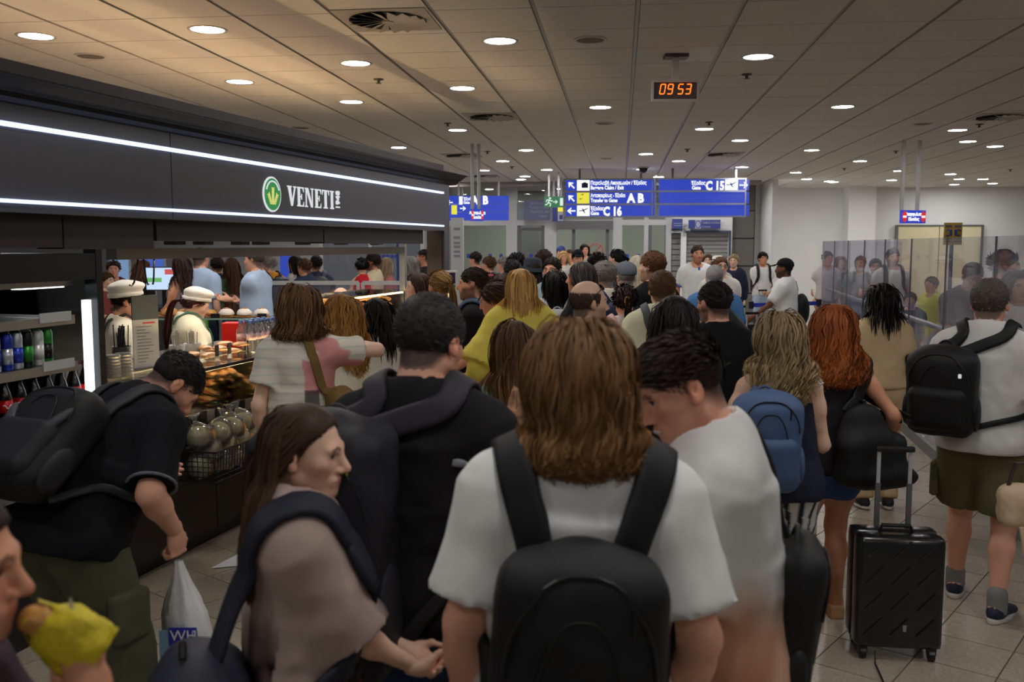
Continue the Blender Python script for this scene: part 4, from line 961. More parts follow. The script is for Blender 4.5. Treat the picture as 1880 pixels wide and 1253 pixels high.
# yellow sign on a blue pole behind the glass
YP = 12.5
x = at_y(1749, 450, YP).x; t = tag(empty('pole_sign', (x, YP, 0)), 'yellow queue sign with blue arrows on a blue pole', 'sign')
zt_p, zb_p = at_y(1749, 409, YP).z, at_y(1749, 450, YP).z; wv = (at_y(1766, 450, YP).x-at_y(1733, 450, YP).x)
m_py = mat('pole sign yellow', C(190, 152, 66, 1.2), .5); m_pb = mat('pole sign blue', C(50, 72, 130, 1.2), .5)
MB().box(-wv/2, -.004, 0, .02, zb_p, zt_p).build('board', m_py, t); MB().box(.004, wv/2, 0, .02, zb_p, zt_p).build('board', m_py, t)
q = MB(); hq = zt_p-zb_p
for s_ in (-1, 1):
    cx = s_*wv*.3
    q.tube([(cx+.032*math.cos(a)*s_, -.003, zb_p+hq*.55+.042*math.sin(a)) for a in np.linspace(.5, 5.4, 14)], .009, 5)
    q.box(s_*wv*.12-.014, s_*wv*.12+.014, -.003, 0, zb_p+hq*.42, zb_p+hq*.68)
    for zz in (.80, .86, .26, .14): q.box(s_*wv*.25-.045, s_*wv*.25+.045, -.002, 0, zb_p+hq*zz, zb_p+hq*(zz+.035))
q.build('markings', m_pb, t)
MB().tube([(0, .03, 0), (0, .03, zb_p+.05)], .024, 10).build('pole', m_pb, t); MB().lathe([(.2, 0), (.2, .015), (.03, .03)], (0, .03, 0), 24).build('foot', m_blk, t)
# ---- low framed glass partition seen through the kiosk
Yq = 12.2
x0, x1 = at_y(478, 520, Yq).x, at_y(760, 520, Yq).x; zp = at_y(600, 519, Yq).z
t = tag(empty('glass_partition', (0, Yq, 0)), 'low grey framed glass partition beyond the kiosk', 'partition')
xm = at_y(662, 520, Yq).x
for a, b_ in ((x0, xm-.03), (xm+.03, x1)):
    MB().box(a, b_, -.004, .004, .1, zp-.03).build('pane', m_bg, t); MB().box(a, b_, -.025, .025, zp-.03, zp+.02).build('rail', m_alu, t); MB().box(a, b_, -.02, .02, .06, .1).build('rail', m_alu, t)
    for x in (a, b_): MB().box(x-.02, x+.02, -.02, .02, 0, zp).build('post', m_alu, t)
# smoked glass screen and blue column further back
t = tag(empty('glass_screen', (0, 17, 0)), 'tall smoked glass screen with blue dots behind the kiosk', 'screen')
xa, xb = at_y(590, 450, 17).x, at_y(775, 450, 17).x
MB().box(xa, xb, -.005, .005, .1, 2.3).build('pane', glass('smoked', (.62, .64, .70, 1), 1.2, .02, .22, (.42, .44, .5, 1)), t)
for px in (590, 680, 775): x = at_y(px, 450, 17).x; MB().box(x-.03, x+.03, -.03, .03, 0, 2.4).build('post', m_alu, t)
for k in range(6): x = at_y(688+8*k, 471, 17).x; z = at_y(700, 471, 17).z; MB().lathe([(.035, 0), (.035, .004)], (x, -.008, z), 10, Matrix.Rotation(math.pi/2, 3, 'X')).build('dot', m_dot, t)
x = at_y(731, 450, 14.5).x; t = tag(empty('blue_pole', (x, 14.5, 0)), 'slim blue pole standing beyond the partition', 'pole'); MB().tube([(0, 0, .02), (0, 0, 2.2)], .03, 10).build('pole', m_pb, t); MB().lathe([(.2, 0), (.2, .02), (.04, .03)], n=20).build('foot', m_blk, t)
# posters and lit kiosk stands at the far left
for px0, px1, py0, py1, c_, lb in ((205, 235, 470, 560, (120, 150, 190), 'pale blue poster on the far left wall'), (260, 300, 476, 505, (70, 100, 190), 'blue lit panel on the far left wall'), (515, 540, 470, 520, (40, 70, 180), 'bright blue poster behind the officers')):
    Yp = 20; a = at_y(px0, py1, Yp); b_ = at_y(px1, py0, Yp)
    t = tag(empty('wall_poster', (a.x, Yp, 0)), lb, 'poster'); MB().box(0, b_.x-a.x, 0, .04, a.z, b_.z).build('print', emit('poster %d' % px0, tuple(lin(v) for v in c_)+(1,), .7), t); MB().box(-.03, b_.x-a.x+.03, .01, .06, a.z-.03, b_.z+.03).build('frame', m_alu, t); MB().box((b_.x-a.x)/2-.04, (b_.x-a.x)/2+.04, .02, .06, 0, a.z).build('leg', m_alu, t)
# paper scrap on the floor by the counter
w = at_z(418, 1040, 0)
sc_p = MB(); sc_p.v = [(-.09, -.03, .004), (.07, -.035, .004), (.07, .05, .05), (-.02, .05, .012), (-.09, -.03, .006), (.07, -.035, .006), (.07, .05, .052), (-.02, .05, .014)]; sc_p.f = [(0, 3, 2, 1), (4, 5, 6, 7), (0, 1, 5, 4), (1, 2, 6, 5), (2, 3, 7, 6), (3, 0, 4, 7)]
tag(sc_p.build('paper_scrap', mat('white paper', C(214, 214, 214, 1.1), .6), None, (w.x, w.y, .002), .3), 'crumpled white paper scrap on the floor by the counter', 'paper')
# ================================================================ PEOPLE: implicit bodies and clothes
def rx(a): return np.array(Matrix.Rotation(math.radians(a), 3, 'X'))
def ry(a): return np.array(Matrix.Rotation(math.radians(a), 3, 'Y'))
def rzm(a): return np.array(Matrix.Rotation(math.radians(a), 3, 'Z'))
A = lambda *v: np.array(v, float)
def nrm(v): return v/(np.linalg.norm(v)+1e-12)
def cone(a, r1, b, r2, k=.03): a = np.asarray(a, float); b = np.asarray(b, float); R = max(r1, r2); return ('c', (a, b, r1, r2), k, np.minimum(a, b)-R, np.maximum(a, b)+R)
def ell(c, r, R=None, k=.03):
    c = np.asarray(c, float); r = np.asarray(r, float); m = r.max() if R is not None else r
    return ('e', (c, r, R), k, c-m, c+m)
def econe(a, r1, b, r2, ex=(1, 0, 0), k=.02):      # elliptical cone with flat ends; r = (rx, ry)
    a = np.asarray(a, float); b = np.asarray(b, float); R = max(max(r1), max(r2)); return ('f', (a, b, r1, r2, np.asarray(ex, float)), k, np.minimum(a, b)-R, np.maximum(a, b)+R)
def rbox(c, h, R=None, rr=.03, k=.02):
    c = np.asarray(c, float); h = np.asarray(h, float); m = np.linalg.norm(h); return ('b', (c, h, R, rr), k, c-m, c+m)
def ev(p, X, Y, Z):
    t, q = p[0], p[1]
    if t == 'c':
        a, b, r1, r2 = q; d = b-a; L2 = d@d+1e-12
        h = ((X-a[0])*d[0]+(Y-a[1])*d[1]+(Z-a[2])*d[2])/L2; h = np.clip(h, 0, 1)
        return np.sqrt((X-a[0]-h*d[0])**2+(Y-a[1]-h*d[1])**2+(Z-a[2]-h*d[2])**2)-(r1+(r2-r1)*h)
    if t == 'e':
        c, r, R = q; x, y, z = X-c[0], Y-c[1], Z-c[2]
        if R is not None: x, y, z = x*R[0, 0]+y*R[1, 0]+z*R[2, 0], x*R[0, 1]+y*R[1, 1]+z*R[2, 1], x*R[0, 2]+y*R[1, 2]+z*R[2, 2]
        k0 = np.sqrt((x/r[0])**2+(y/r[1])**2+(z/r[2])**2); k1 = np.sqrt((x/r[0]**2)**2+(y/r[1]**2)**2+(z/r[2]**2)**2)
        return k0*(k0-1)/(k1+1e-9)
    if t == 'f':
        a, b, r1, r2, ex = q; d = b-a; L = np.sqrt(d@d); d = d/L; ex = nrm(ex-d*(ex@d)); ey = np.cross(d, ex)
        x, y, z = X-a[0], Y-a[1], Z-a[2]; h = x*d[0]+y*d[1]+z*d[2]; t_ = np.clip(h/L, 0, 1)
        lx = x*ex[0]+y*ex[1]+z*ex[2]; ly = x*ey[0]+y*ey[1]+z*ey[2]
        ra = r1[0]+(r2[0]-r1[0])*t_; rb = r1[1]+(r2[1]-r1[1])*t_
        return np.maximum((np.sqrt((lx/ra)**2+(ly/rb)**2)-1)*np.minimum(ra, rb), np.maximum(-h, h-L))
    if t == 'b':
        c, hh, R, rr_ = q; x, y, z = X-c[0], Y-c[1], Z-c[2]
        if R is not None: x, y, z = x*R[0, 0]+y*R[1, 0]+z*R[2, 0], x*R[0, 1]+y*R[1, 1]+z*R[2, 1], x*R[0, 2]+y*R[1, 2]+z*R[2, 2]
        x = np.abs(x)-hh[0]+rr_; y = np.abs(y)-hh[1]+rr_; z = np.abs(z)-hh[2]+rr_
        return np.sqrt(np.maximum(x, 0)**2+np.maximum(y, 0)**2+np.maximum(z, 0)**2)+np.minimum(np.maximum(x, np.maximum(y, z)), 0)-rr_
def smin(a, b, k):
    h = np.maximum(k-np.abs(a-b), 0)/k; return np.minimum(a, b)-h*h*k*.25
def sdf_at(prims, P):
    D = np.full(len(P), 1.0)
    for p in prims: D = smin(D, ev(p, P[:, 0], P[:, 1], P[:, 2]), p[2])
    return D
def sdf_grad(prims, P, e=.004):
    G = np.empty_like(P)
    for i in range(3):
        q = P.copy(); q[:, i] += e; r = P.copy(); r[:, i] -= e; G[:, i] = sdf_at(prims, q)-sdf_at(prims, r)
    return G/(np.linalg.norm(G, axis=1, keepdims=True)+1e-9)
_E = [((0,0,0),(1,0,0)),((0,1,0),(1,1,0)),((0,0,1),(1,0,1)),((0,1,1),(1,1,1)),((0,0,0),(0,1,0)),((1,0,0),(1,1,0)),((0,0,1),(0,1,1)),((1,0,1),(1,1,1)),((0,0,0),(0,0,1)),((1,0,0),(1,0,1)),((0,1,0),(0,1,1)),((1,1,0),(1,1,1))]
def mesh_sdf(prims, vox, cuts=(), subs=(), box=None, disp=None):
    """union of prims (smooth), cut by functions f(X,Y,Z)>0 removed, minus subs -> vertices, quads"""
    lo = np.min([p[3]-p[2]*.3 for p in prims], axis=0)-2*vox; hi = np.max([p[4]+p[2]*.3 for p in prims], axis=0)+2*vox
    if box is not None: lo = np.maximum(lo, box[0]); hi = np.minimum(hi, box[1])
    n = np.maximum(np.ceil((hi-lo)/vox).astype(int)+1, 3)
    ax = [(lo[i]+vox*np.arange(n[i])).astype('f4') for i in range(3)]
    D = np.full(n, .5, 'f4')
    def sl(p):
        S = []
        for i in range(3):
            a = int(np.searchsorted(ax[i], p[3][i]-p[2]-2.5*vox)); b = int(np.searchsorted(ax[i], p[4][i]+p[2]+2.5*vox)); S.append(slice(a, max(b, a)))
        return tuple(S)
    def grids(S): return ax[0][S[0]][:, None, None], ax[1][S[1]][None, :, None], ax[2][S[2]][None, None, :]
    for p in prims:
        S = sl(p)
        if any(s.stop-s.start < 1 for s in S): continue
        D[S] = smin(D[S], ev(p, *grids(S)), p[2])
    full = (slice(None),)*3
    for c in cuts: D = np.maximum(D, c(*grids(full)))
    for p in subs:
        S = sl(p)
        if any(s.stop-s.start < 1 for s in S): continue
        D[S] = np.maximum(D[S], -ev(p, *grids(S)))
    if disp is not None: D = D+disp(*grids(full))
    D[0] = D[-1] = .5; D[:, 0] = D[:, -1] = .5; D[:, :, 0] = D[:, :, -1] = .5
    Sg = D < 0
    cnt = sum(Sg[i:n[0]-1+i, j:n[1]-1+j, k:n[2]-1+k].astype('i1') for i in (0, 1) for j in (0, 1) for k in (0, 1))
    act = (cnt > 0) & (cnt < 8); I = np.argwhere(act)
    if len(I) == 0: return np.zeros((0, 3)), np.zeros((0, 4), int)
    idx = np.full(act.shape, -1, 'i4'); idx[act] = np.arange(len(I))
    acc = np.zeros((len(I), 3), 'f4'); num = np.zeros(len(I), 'f4')
    for a, b in _E:
        va = D[I[:, 0]+a[0], I[:, 1]+a[1], I[:, 2]+a[2]]; vb = D[I[:, 0]+b[0], I[:, 1]+b[1], I[:, 2]+b[2]]
        m = (va < 0) != (vb < 0); t = np.where(m, va/np.where(m, va-vb, 1), 0)
        for q in range(3): acc[:, q] += np.where(m, a[q]+(b[q]-a[q])*t, 0)
        num += m
    V = lo+(I+acc/num[:, None])*vox
    Q = []
    for axis in range(3):
        s0 = [slice(None)]*3; s1 = [slice(None)]*3; s0[axis] = slice(0, -1); s1[axis] = slice(1, None)
        a = Sg[tuple(s0)]; b = Sg[tuple(s1)]; E = np.argwhere(a != b)
        u, w = [(1, 2), (2, 0), (0, 1)][axis]
        ok = (E[:, u] > 0) & (E[:, w] > 0) & (E[:, u] < n[u]-1) & (E[:, w] < n[w]-1); E = E[ok]
        ins = a[E[:, 0], E[:, 1], E[:, 2]]
        def ce(du, dw): e = E.copy(); e[:, u] += du; e[:, w] += dw; return idx[e[:, 0], e[:, 1], e[:, 2]]
        q = np.stack([ce(-1, -1), ce(0, -1), ce(0, 0), ce(-1, 0)], 1); q[~ins] = q[~ins][:, ::-1]; Q.append(q)
    return V, np.concatenate(Q)
def np_mesh(name, V, Q, m, col=None, smooth=True, quads=None):
    me = bpy.data.meshes.new(name); V = np.asarray(V, 'f4'); Q = np.asarray(Q, 'i4'); k = Q.shape[1] if len(Q) else 4
    me.vertices.add(len(V)); me.vertices.foreach_set('co', V.ravel())
    me.loops.add(Q.size); me.loops.foreach_set('vertex_index', Q.ravel())
    me.polygons.add(len(Q)); me.polygons.foreach_set('loop_start', np.arange(len(Q), dtype='i4')*k)
    me.update(calc_edges=True)
    if smooth: me.polygons.foreach_set('use_smooth', np.ones(len(Q), bool))
    if col is not None:
        at = me.color_attributes.new('Col', 'FLOAT_COLOR', 'POINT'); c = np.ones((len(V), 4), 'f4'); c[:, :3] = col; at.data.foreach_set('color', c.ravel())
    if m: me.materials.append(m)
    return me
def join(parts):
    V = []; Q = []; n = 0
    for v, q in parts: V.append(v); Q.append(q+n); n += len(v)
    return np.concatenate(V), np.concatenate(Q)
def wrinkles(P, seed, amp, fs=22.0):
    g = np.random.default_rng(seed); o = np.zeros(len(P))
    for k in range(5):
        a = nrm(g.normal(size=3)*A(1, 1, .8)); b = nrm(g.normal(size=3)); f = fs*(.55+.35*k)
        o += (np.abs(np.sin(P@a*f+1.8*np.sin(P@b*f*.45+g.random()*6)+g.random()*6))-.6)/(1+.7*k)
    return -amp*o
def ridge(V, Q, P_amp):      # displace along normals
    n = np.zeros_like(V); a, b, c, d = V[Q[:, 0]], V[Q[:, 1]], V[Q[:, 2]], V[Q[:, 3]]
    f = np.cross(c-a, d-b)
    for i in range(4): np.add.at(n, Q[:, i], f)
    n /= np.linalg.norm(n, axis=1, keepdims=True)+1e-12
    return V+n*P_amp[:, None]
SKIN = {'fair': (216, 164, 142), 'light': (204, 150, 126), 'tan': (186, 132, 104), 'olive': (184, 136, 106), 'brown': (112, 72, 52), 'dark': (78, 50, 38)}
def skin_mat(s):
    m = mat('skin '+s, C(*SKIN[s], 1.45), .48, vcol=True, bump=.06, bscale=160, spec=.35)
    b = m.node_tree.nodes['Principled BSDF']; b.inputs['Subsurface Weight'].default_value = .12; b.inputs['Subsurface Radius'].default_value = (.6, .25, .15); b.inputs['Subsurface Scale'].default_value = .012
    return m
def hair_mat(c):
    return mat('hair %d %d %d' % c, C(*c, 1.25), .55, vcol=True, spec=.22)
def cloth_mat(c, kind='cotton', vcol=False):
    r = {'cotton': .85, 'denim': .9, 'nylon': .5, 'silk': .4, 'leather': .4}[kind]
    return mat('%s %d %d %d %d' % ((kind,)+tuple(c)+(vcol,)), C(*c, 1.45), r, vcol=vcol, bump=.12 if kind != 'nylon' else .2, bscale=340 if kind != 'nylon' else 500, var=.06, vscale=14, spec=.18 if kind != 'nylon' else .28)
class Fig: pass
def ik(S, W, a, b, pole):
    d = W-S; L = np.linalg.norm(d); L = min(L, (a+b)*.999); d = nrm(d)
    x = (a*a-b*b+L*L)/(2*L); h = math.sqrt(max(a*a-x*x, 0)); p = nrm(pole-d*(pole@d))
    return S+d*x+p*h, S+d*L
def hand_prims(w, d, pn, s, sc, curl, spread=.0, flip=1):
    """wrist w, finger direction d, palm normal pn (side fingers curl to), thumb side s"""
    d = nrm(d); pn = nrm(pn-d*(pn@d)); s = nrm(s-d*(s@d)-pn*(s@pn)); R = np.stack([s, d, pn], 1); P = []
    P.append(ell(w+d*.045*sc, A(.040, .052, .017)*sc, R, .015)); P.append(cone(w-d*.02*sc, .026*sc, w+d*.03*sc, .027*sc, .02))
    for i, (o, L) in enumerate(((.030, .072), (.010, .080), (-.011, .074), (-.030, .058))):
        b = w+(d*.083+s*o-pn*.002)*sc; a = 0; q = b
        for j in range(3):
            a += curl[i if isinstance(curl, (list, tuple)) else 0]/3.0 if isinstance(curl, (list, tuple)) else curl/3.0
            dd = nrm(d*math.cos(a)+pn*math.sin(a)+s*o*spread*8*(j == 0)); nq = q+dd*L*sc*(.45, .31, .24)[j]
            P.append(cone(q, (.0098-.0009*j)*sc, nq, (.0092-.001*j)*sc, .006)); q = nq
    b = w+(d*.028+s*.034+pn*.006)*sc; e1 = b+(d*.026+s*.022+pn*.012)*sc; e2 = e1+(d*.030+s*.004+pn*.010)*sc
    P += [cone(w+d*.02*sc+s*.015*sc, .017*sc, b, .014*sc, .01), cone(b, .0125*sc, e1, .011*sc, .008), cone(e1, .0105*sc, e2, .0085*sc, .006)]
    return P
def figure(H, sex='m', W=1.0, lean=0, side=0, twist=0, head=(0, 0, 0), armL=None, armR=None, stance=.11, step=(0, 0), age=0, hipshift=0.0, legs=True):
    f = Fig(); s = H/1.75; f.s = s; f.H = H; f.sex = sex; f.W = W
    fe = sex == 'f'; ch = sex == 'c'
    Hc = A(hipshift, -.20*math.sin(math.radians(max(lean, 0)))*.9, .92)
    R0 = ry(side*.4) @ rx(-lean*.38); R1 = R0 @ ry(side*.3) @ rx(-lean*.36) @ rzm(twist*.4); R2 = R1 @ ry(side*.3) @ rx(-lean*.26) @ rzm(twist*.6)
    off = Hc-A(0, 0, .92)
    pel = lambda *p: (Hc+R0 @ (A(*p)-A(0, 0, .92)))*s
    S1 = pel(0, 0, 1.02)/s; low = lambda *p: (S1+R1 @ (A(*p)-A(0, 0, 1.02)))*s
    S2 = low(0, 0, 1.22)/s; up = lambda *p: (S2+R2 @ (A(*p)-A(0, 0, 1.22)))*s
    f.pel, f.low, f.up, f.R0, f.R1, f.R2 = pel, low, up, R0, R1, R2
    sh = .150 if fe else .174; sh = sh*(1+.35*(W-1))
    f.sh = sh
    cw, cd = (.130, .096) if fe else (.148, .104); ww, wd = (.112, .086) if fe else (.132, .098); hw, hd = (.160, .112) if fe else (.150, .106)
    w = W; T = []
    T.append(ell(up(0, .005, 1.30), A(cw*w, cd*w, .165)*s, R2, .06)); T.append(ell(up(0, -.008, 1.385), A(cw*.93, cd*.82, .085)*s, R2, .05))
    T.append(ell(low(0, .008+.02*(w-1), 1.12), A(ww*w, wd*w**1.4, .15)*s, R1, .07)); T.append(ell(pel(0, -.004, .965), A(hw*w, hd*w, .12)*s, R0, .07))
    for g in (-1, 1):
        T.append(ell(pel(g*.075*w, -.046*w, .905), A(.082*w, .075*w, .09)*s, R0, .05))
        T.append(cone(up(g*.05, -.008, 1.415), .058*s, up(g*(sh-.015), -.012, 1.385), .048*s*w**.4, .05))
        T.append(cone(up(g*.015, -.022, 1.47), .045*s, up(g*.10, -.018, 1.42), .034*s, .04))
        if fe: T.append(ell(up(g*.068, .080, 1.285), A(.056, .05, .055)*s, R2, .04))
    f.torso = T
    # head
    Rh = rzm(twist+head[0]) @ ry(head[2]) @ rx(-head[1]); f.Rh = Rh; hs = s*(1.0 if not ch else 1.25)*(.985 if fe else 1.025)*(1.03 if H < 1.62 and not ch else 1.0); f.hs = hs
    nb = up(0, -.012, 1.462); nd = nrm(R2 @ A(0, .14, 1)*.55+Rh @ A(0, .05, 1)*.45)
    f.nb = nb; sk = nb+nd*.05*s; hc = sk+Rh @ A(0, .022, .098)*hs; f.hc = hc
    hp = lambda x, y, z: hc+Rh @ A(x, y, z)*hs
    f.hp = hp; jw = .93 if fe else 1.0
    nr = (.050 if fe else .060)*s*w**.35
    neck = [cone(nb-nd*.02*s, nr*1.06, hp(0, -.028, -.06), nr*.95, .03)]
    Hd = [ell(hp(0, -.014, .032), A(.0765, .097, .086)*hs, Rh, .02), ell(hp(0, .024, -.032), A(.062*jw, .070, .082)*hs, Rh, .03),
          ell(hp(0, .076, -.096), A(.024*jw, .019, .020)*hs, Rh, .025), ell(hp(0, .082, .020), A(.050, .014, .013)*hs, Rh, .02),
          cone(hp(0, .086, .014), .0085*hs, hp(0, .114, -.030), .0125*hs, .012), ell(hp(0, .088, -.060), A(.025, .012, .0075)*hs, Rh, .006), ell(hp(0, .085, -.072), A(.021, .012, .008)*hs, Rh, .006),
          ell(hp(0, .080, -.066), A(.032, .014, .020)*hs, Rh, .012)]
    for g in (-1, 1):
        Hd += [ell(hp(g*.043, .056, -.020), A(.022, .022, .020)*hs, Rh, .02), ell(hp(g*.0115, .100, -.037), A(.009, .011, .0075)*hs, Rh, .006),
               cone(hp(g*.052*jw, .0, -.058), .017*hs, hp(g*.016, .060, -.098), .016*hs, .02),
               ell(hp(g*.0785, -.012, -.006), A(.0085, .019, .029)*hs, Rh @ rzm(g*-18), .008), ell(hp(g*.081, -.002, -.030), A(.007, .010, .011)*hs, Rh, .008)]
    f.headp = Hd+neck; f.neckp = neck; f.cran = (hp(0, -.014, .032), A(.0765, .097, .086)*hs)
    cR = Rh[2]*f.cran[1]; f.crown = f.cran[0][2]+np.linalg.norm(cR)
    f.eye = [hp(g*.0315, .0755, .004) for g in (-1, 1)]; f.sock = [ell(hp(g*.032, .096, .003), A(.018, .016, .011)*hs, Rh, .01) for g in (-1, 1)]+[ell(hp(g*.089, -.008, -.004), A(.007, .009, .014)*hs, Rh, .005) for g in (-1, 1)]
    # arms: (wrist target in reference metres, pole, hand spec)
    f.arms = []; f.hand_groups = []
    aw = w**.6*(.86 if fe else 1.0)
    for g, spec in ((-1, armL), (1, armR)):
        spec = spec or {}
        S = up(g*sh, -.014, 1.378); tgt = spec.get('to')
        if tgt is None: tgt = A(g*(sh+.055), .03, .875)
        tgt = np.asarray(tgt, float)
        Wt = tgt*s if not spec.get('chest') else up(*tgt)
        pole = np.asarray(spec.get('pole', (g*.5, -1, -.15)), float)
        E, Wr = ik(S, Wt, .285*s, .250*s, pole); fd = nrm(Wr-E)
        f.arms.append((S, E, Wr)); r = s*aw
        T2 = [cone(S, .053*r, S+(E-S)*.35, .049*r, .03), cone(S+(E-S)*.3, .049*r, E, .039*r, .03), cone(E, .039*r, E+(Wr-E)*.3, .040*r, .03), cone(E+(Wr-E)*.3, .040*r, Wr, .0265*r, .03)]
        f.torso_arm = None; f.__dict__.setdefault('armp', []).append(T2)
        hd_ = nrm(np.asarray(spec.get('dir', fd+A(0, .0, -.15) if fd[2] < -.6 else fd), float)); pn = np.asarray(spec.get('palm', (-g, .1, 0)), float); th = np.asarray(spec.get('thumb', (0, 1, .1)), float)
        hp_ = hand_prims(Wr, hd_, pn, th, s*(.92 if fe else 1.02), spec.get('curl', 1.1), spec.get('spread', .1)); f.hand_groups.append(hp_)
    # legs
    f.legp = []; f.feet = []
    for i, g in enumerate((-1, 1)):
        hip = pel(g*.088, 0, .90); ank = A(g*stance*(.85 if fe else 1)+off[0], step[i]-.02, .085)*s
        K, An = ik(hip, ank, .425*s, .415*s, A(g*.12, 1, 0)); r = s*w**.7*(1.02 if fe else 1.0)
        f.legp.append([cone(hip, .090*r, hip+(K-hip)*.5, .075*r, .04), cone(hip+(K-hip)*.5, .075*r, K, .054*r, .04), cone(K, .054*r, K+(An-K)*.32-A(0, .014, 0)*s, .055*r, .03), cone(K+(An-K)*.32-A(0, .014, 0)*s, .055*r, An, .035*r, .03)])
        f.feet.append((hip, K, An, g))
    return f
def foot_prims(f, i, e=0.0):
    hip, K, An, g = f.feet[i]; s = f.s; fw = nrm(A(g*.18, 1, 0)); sd = np.cross(fw, A(0, 0, 1)); R = np.stack([sd, fw, A(0, 0, 1)], 1); b = An*A(1, 1, 0)
    return [ell(b+fw*-.02*s+A(0, 0, .045)*s, A(.034+e, .045+e, .042)*s, R, .03), ell(b+fw*.065*s+A(0, 0, .040)*s, A(.038+e, .075+e, .032)*s, R, .03), ell(b+fw*.14*s+A(0, 0, .030)*s, A(.042+e, .060+e, .024)*s, R, .03), cone(An, .036*s, b+A(0, 0, .05)*s, .036*s, .03)], fw, sd, R, b
HLN = nrm(A(0, -.70, .714))
def hairline(P, f, shift=0.0, low_side=0.0):
    """>0 where hair grows; P in figure coords"""
    q = (P-f.hc) @ f.Rh / f.hs
    d = q @ HLN+.016-shift+np.clip(.030-np.abs(np.abs(q[:, 0])-.05)*1.2, 0, .03)*.25
    return d, q
def strands(f, rng, n, L, seg, width, col, col2=None, tipmix=.0, lift=(.004, .018), grav=.40, comb=(0, -1, 0), part=0.0, curl=0.0, cfreq=30.0, clen=.0, shift=0.0, collide=None, colw=.016, jitter=.12, front=True, lenvar=.15, up_lift=.5, region=None, gather=0.0, tuck=0.0, zcut=None, frizz=.0035, nlock=26, clump=.45):
    c, r = f.cran
    D = rng.normal(size=(n*3, 3)); D /= np.linalg.norm(D, axis=1, keepdims=True)
    P = c+(D*(r+.003)) @ f.Rh.T
    h, q = hairline(P, f, shift); ok = h > 0
    if region is not None: ok &= region(q)
    P = P[ok][:n]; q = q[ok][:n]; n = len(P)
    N = ((P-c) @ f.Rh/(r**2)) @ f.Rh.T; N /= np.linalg.norm(N, axis=1, keepdims=True)
    if callable(comb): Cd = comb(q) @ f.Rh.T
    else:
        sx = np.where(q[:, 0] > part, 1.0, -1.0); fr = np.clip((q[:, 1]+.05)/.12, 0, 1)[:, None]
        Cd = (np.stack([sx*.9, np.full(n, -.35), np.full(n, -.1)], 1)*fr+np.asarray(comb, float)*(1-fr)*1.0) @ f.Rh.T
    d = Cd-N*np.sum(Cd*N, 1)[:, None]; d = d/(np.linalg.norm(d, axis=1, keepdims=True)+1e-6)+N*up_lift; d /= np.linalg.norm(d, axis=1, keepdims=True)
    Ln = L*(1+lenvar*(rng.random(n)*2-1))*f.hs
    lay = lift[0]+(lift[1]-lift[0])*rng.random(n); pts = [P]; nors = [N]
    zc_ = None if zcut is None else zcut+rng.normal(size=n)*.012*f.hs
    p = P; ds = Ln/seg; g = A(0, 0, -1.0); nz = rng.normal(size=(n, 3))*jitter
    for k in range(seg):
        d = d*(1-grav)+g*grav+nz*.25; d /= np.linalg.norm(d, axis=1, keepdims=True)
        p_old = p; p = p+d*ds[:, None]
        loc = ((p-c) @ f.Rh); k0 = np.sqrt(np.sum((loc/r)**2, 1)); k1 = np.sqrt(np.sum((loc/r**2)**2, 1))+1e-9; sd = k0*(k0-1)/k1
        nn = ((loc/r**2)/k1[:, None]) @ f.Rh.T; pen = np.maximum(lay*min(1.0, (k+1)/2.0)-sd, 0)
        p = p+nn*pen[:, None]; t = pen > 0
        d = np.where(t[:, None], d-nn*np.minimum(np.sum(d*nn, 1), 0)[:, None], d)
        if collide is not None:
            near = p[:, 2] < f.hc[2]-.03
            if near.any():
                pp = p[near]; sd2 = sdf_at(collide, pp); G = sdf_grad(collide, pp, .006); pen2 = np.maximum(.004+lay[near]*.45-sd2, 0); pp = pp+G*pen2[:, None]; p = p.copy(); p[near] = pp
                dn = d[near]; dn = np.where((pen2 > 0)[:, None], dn-G*np.minimum(np.sum(dn*G, 1), 0)[:, None], dn); d = d.copy(); d[near] = dn
        if gather or tuck:
            lh = (p-f.hc) @ f.Rh/f.hs
            if gather:
                wg = np.clip((-.01-lh[:, 2])/.06, 0, 1)*gather; axp = f.nb+A(0, -.02, 0)*f.hs; rel = (axp-p)*A(1, 1, 0); rl = np.linalg.norm(rel, axis=1); p = p+rel*(wg*np.clip((rl-.05)/.08, 0, 1))[:, None]
            if tuck:
                tk = ((lh[:, 1] > -.035) & (lh[:, 2] < .07))*tuck*f.hs; p = p-f.Rh[:, 1][None, :]*tk[:, None]
        if zcut is not None: stop = p[:, 2] < zc_; p = np.where(stop[:, None], p_old+d*.0008, p)
        nors.append(np.where(t[:, None], nn, nors[-1]*.6+nn*.4)); pts.append(p)
    X = np.stack(pts, 1); NN = np.stack(nors, 1); S = np.linspace(0, 1, seg+1)[None, :, None]
    if seg > 6: X = X+(rng.normal(size=(n, 1, 3))*np.sin(S*rng.uniform(3, 11, (n, 1, 1))+rng.random((n, 1, 1))*6)+rng.normal(size=(n, 1, 3))*.5)*frizz*S**.7
    T = np.gradient(X, axis=1); T = np.where(np.linalg.norm(T, axis=2, keepdims=True) < 1e-6, A(0, 0, -1e-3), T); T /= np.linalg.norm(T, axis=2, keepdims=True)+1e-9
    B = np.cross(T, NN); B /= np.linalg.norm(B, axis=2, keepdims=True)+1e-9; N2 = np.cross(B, T)
    lockb = None
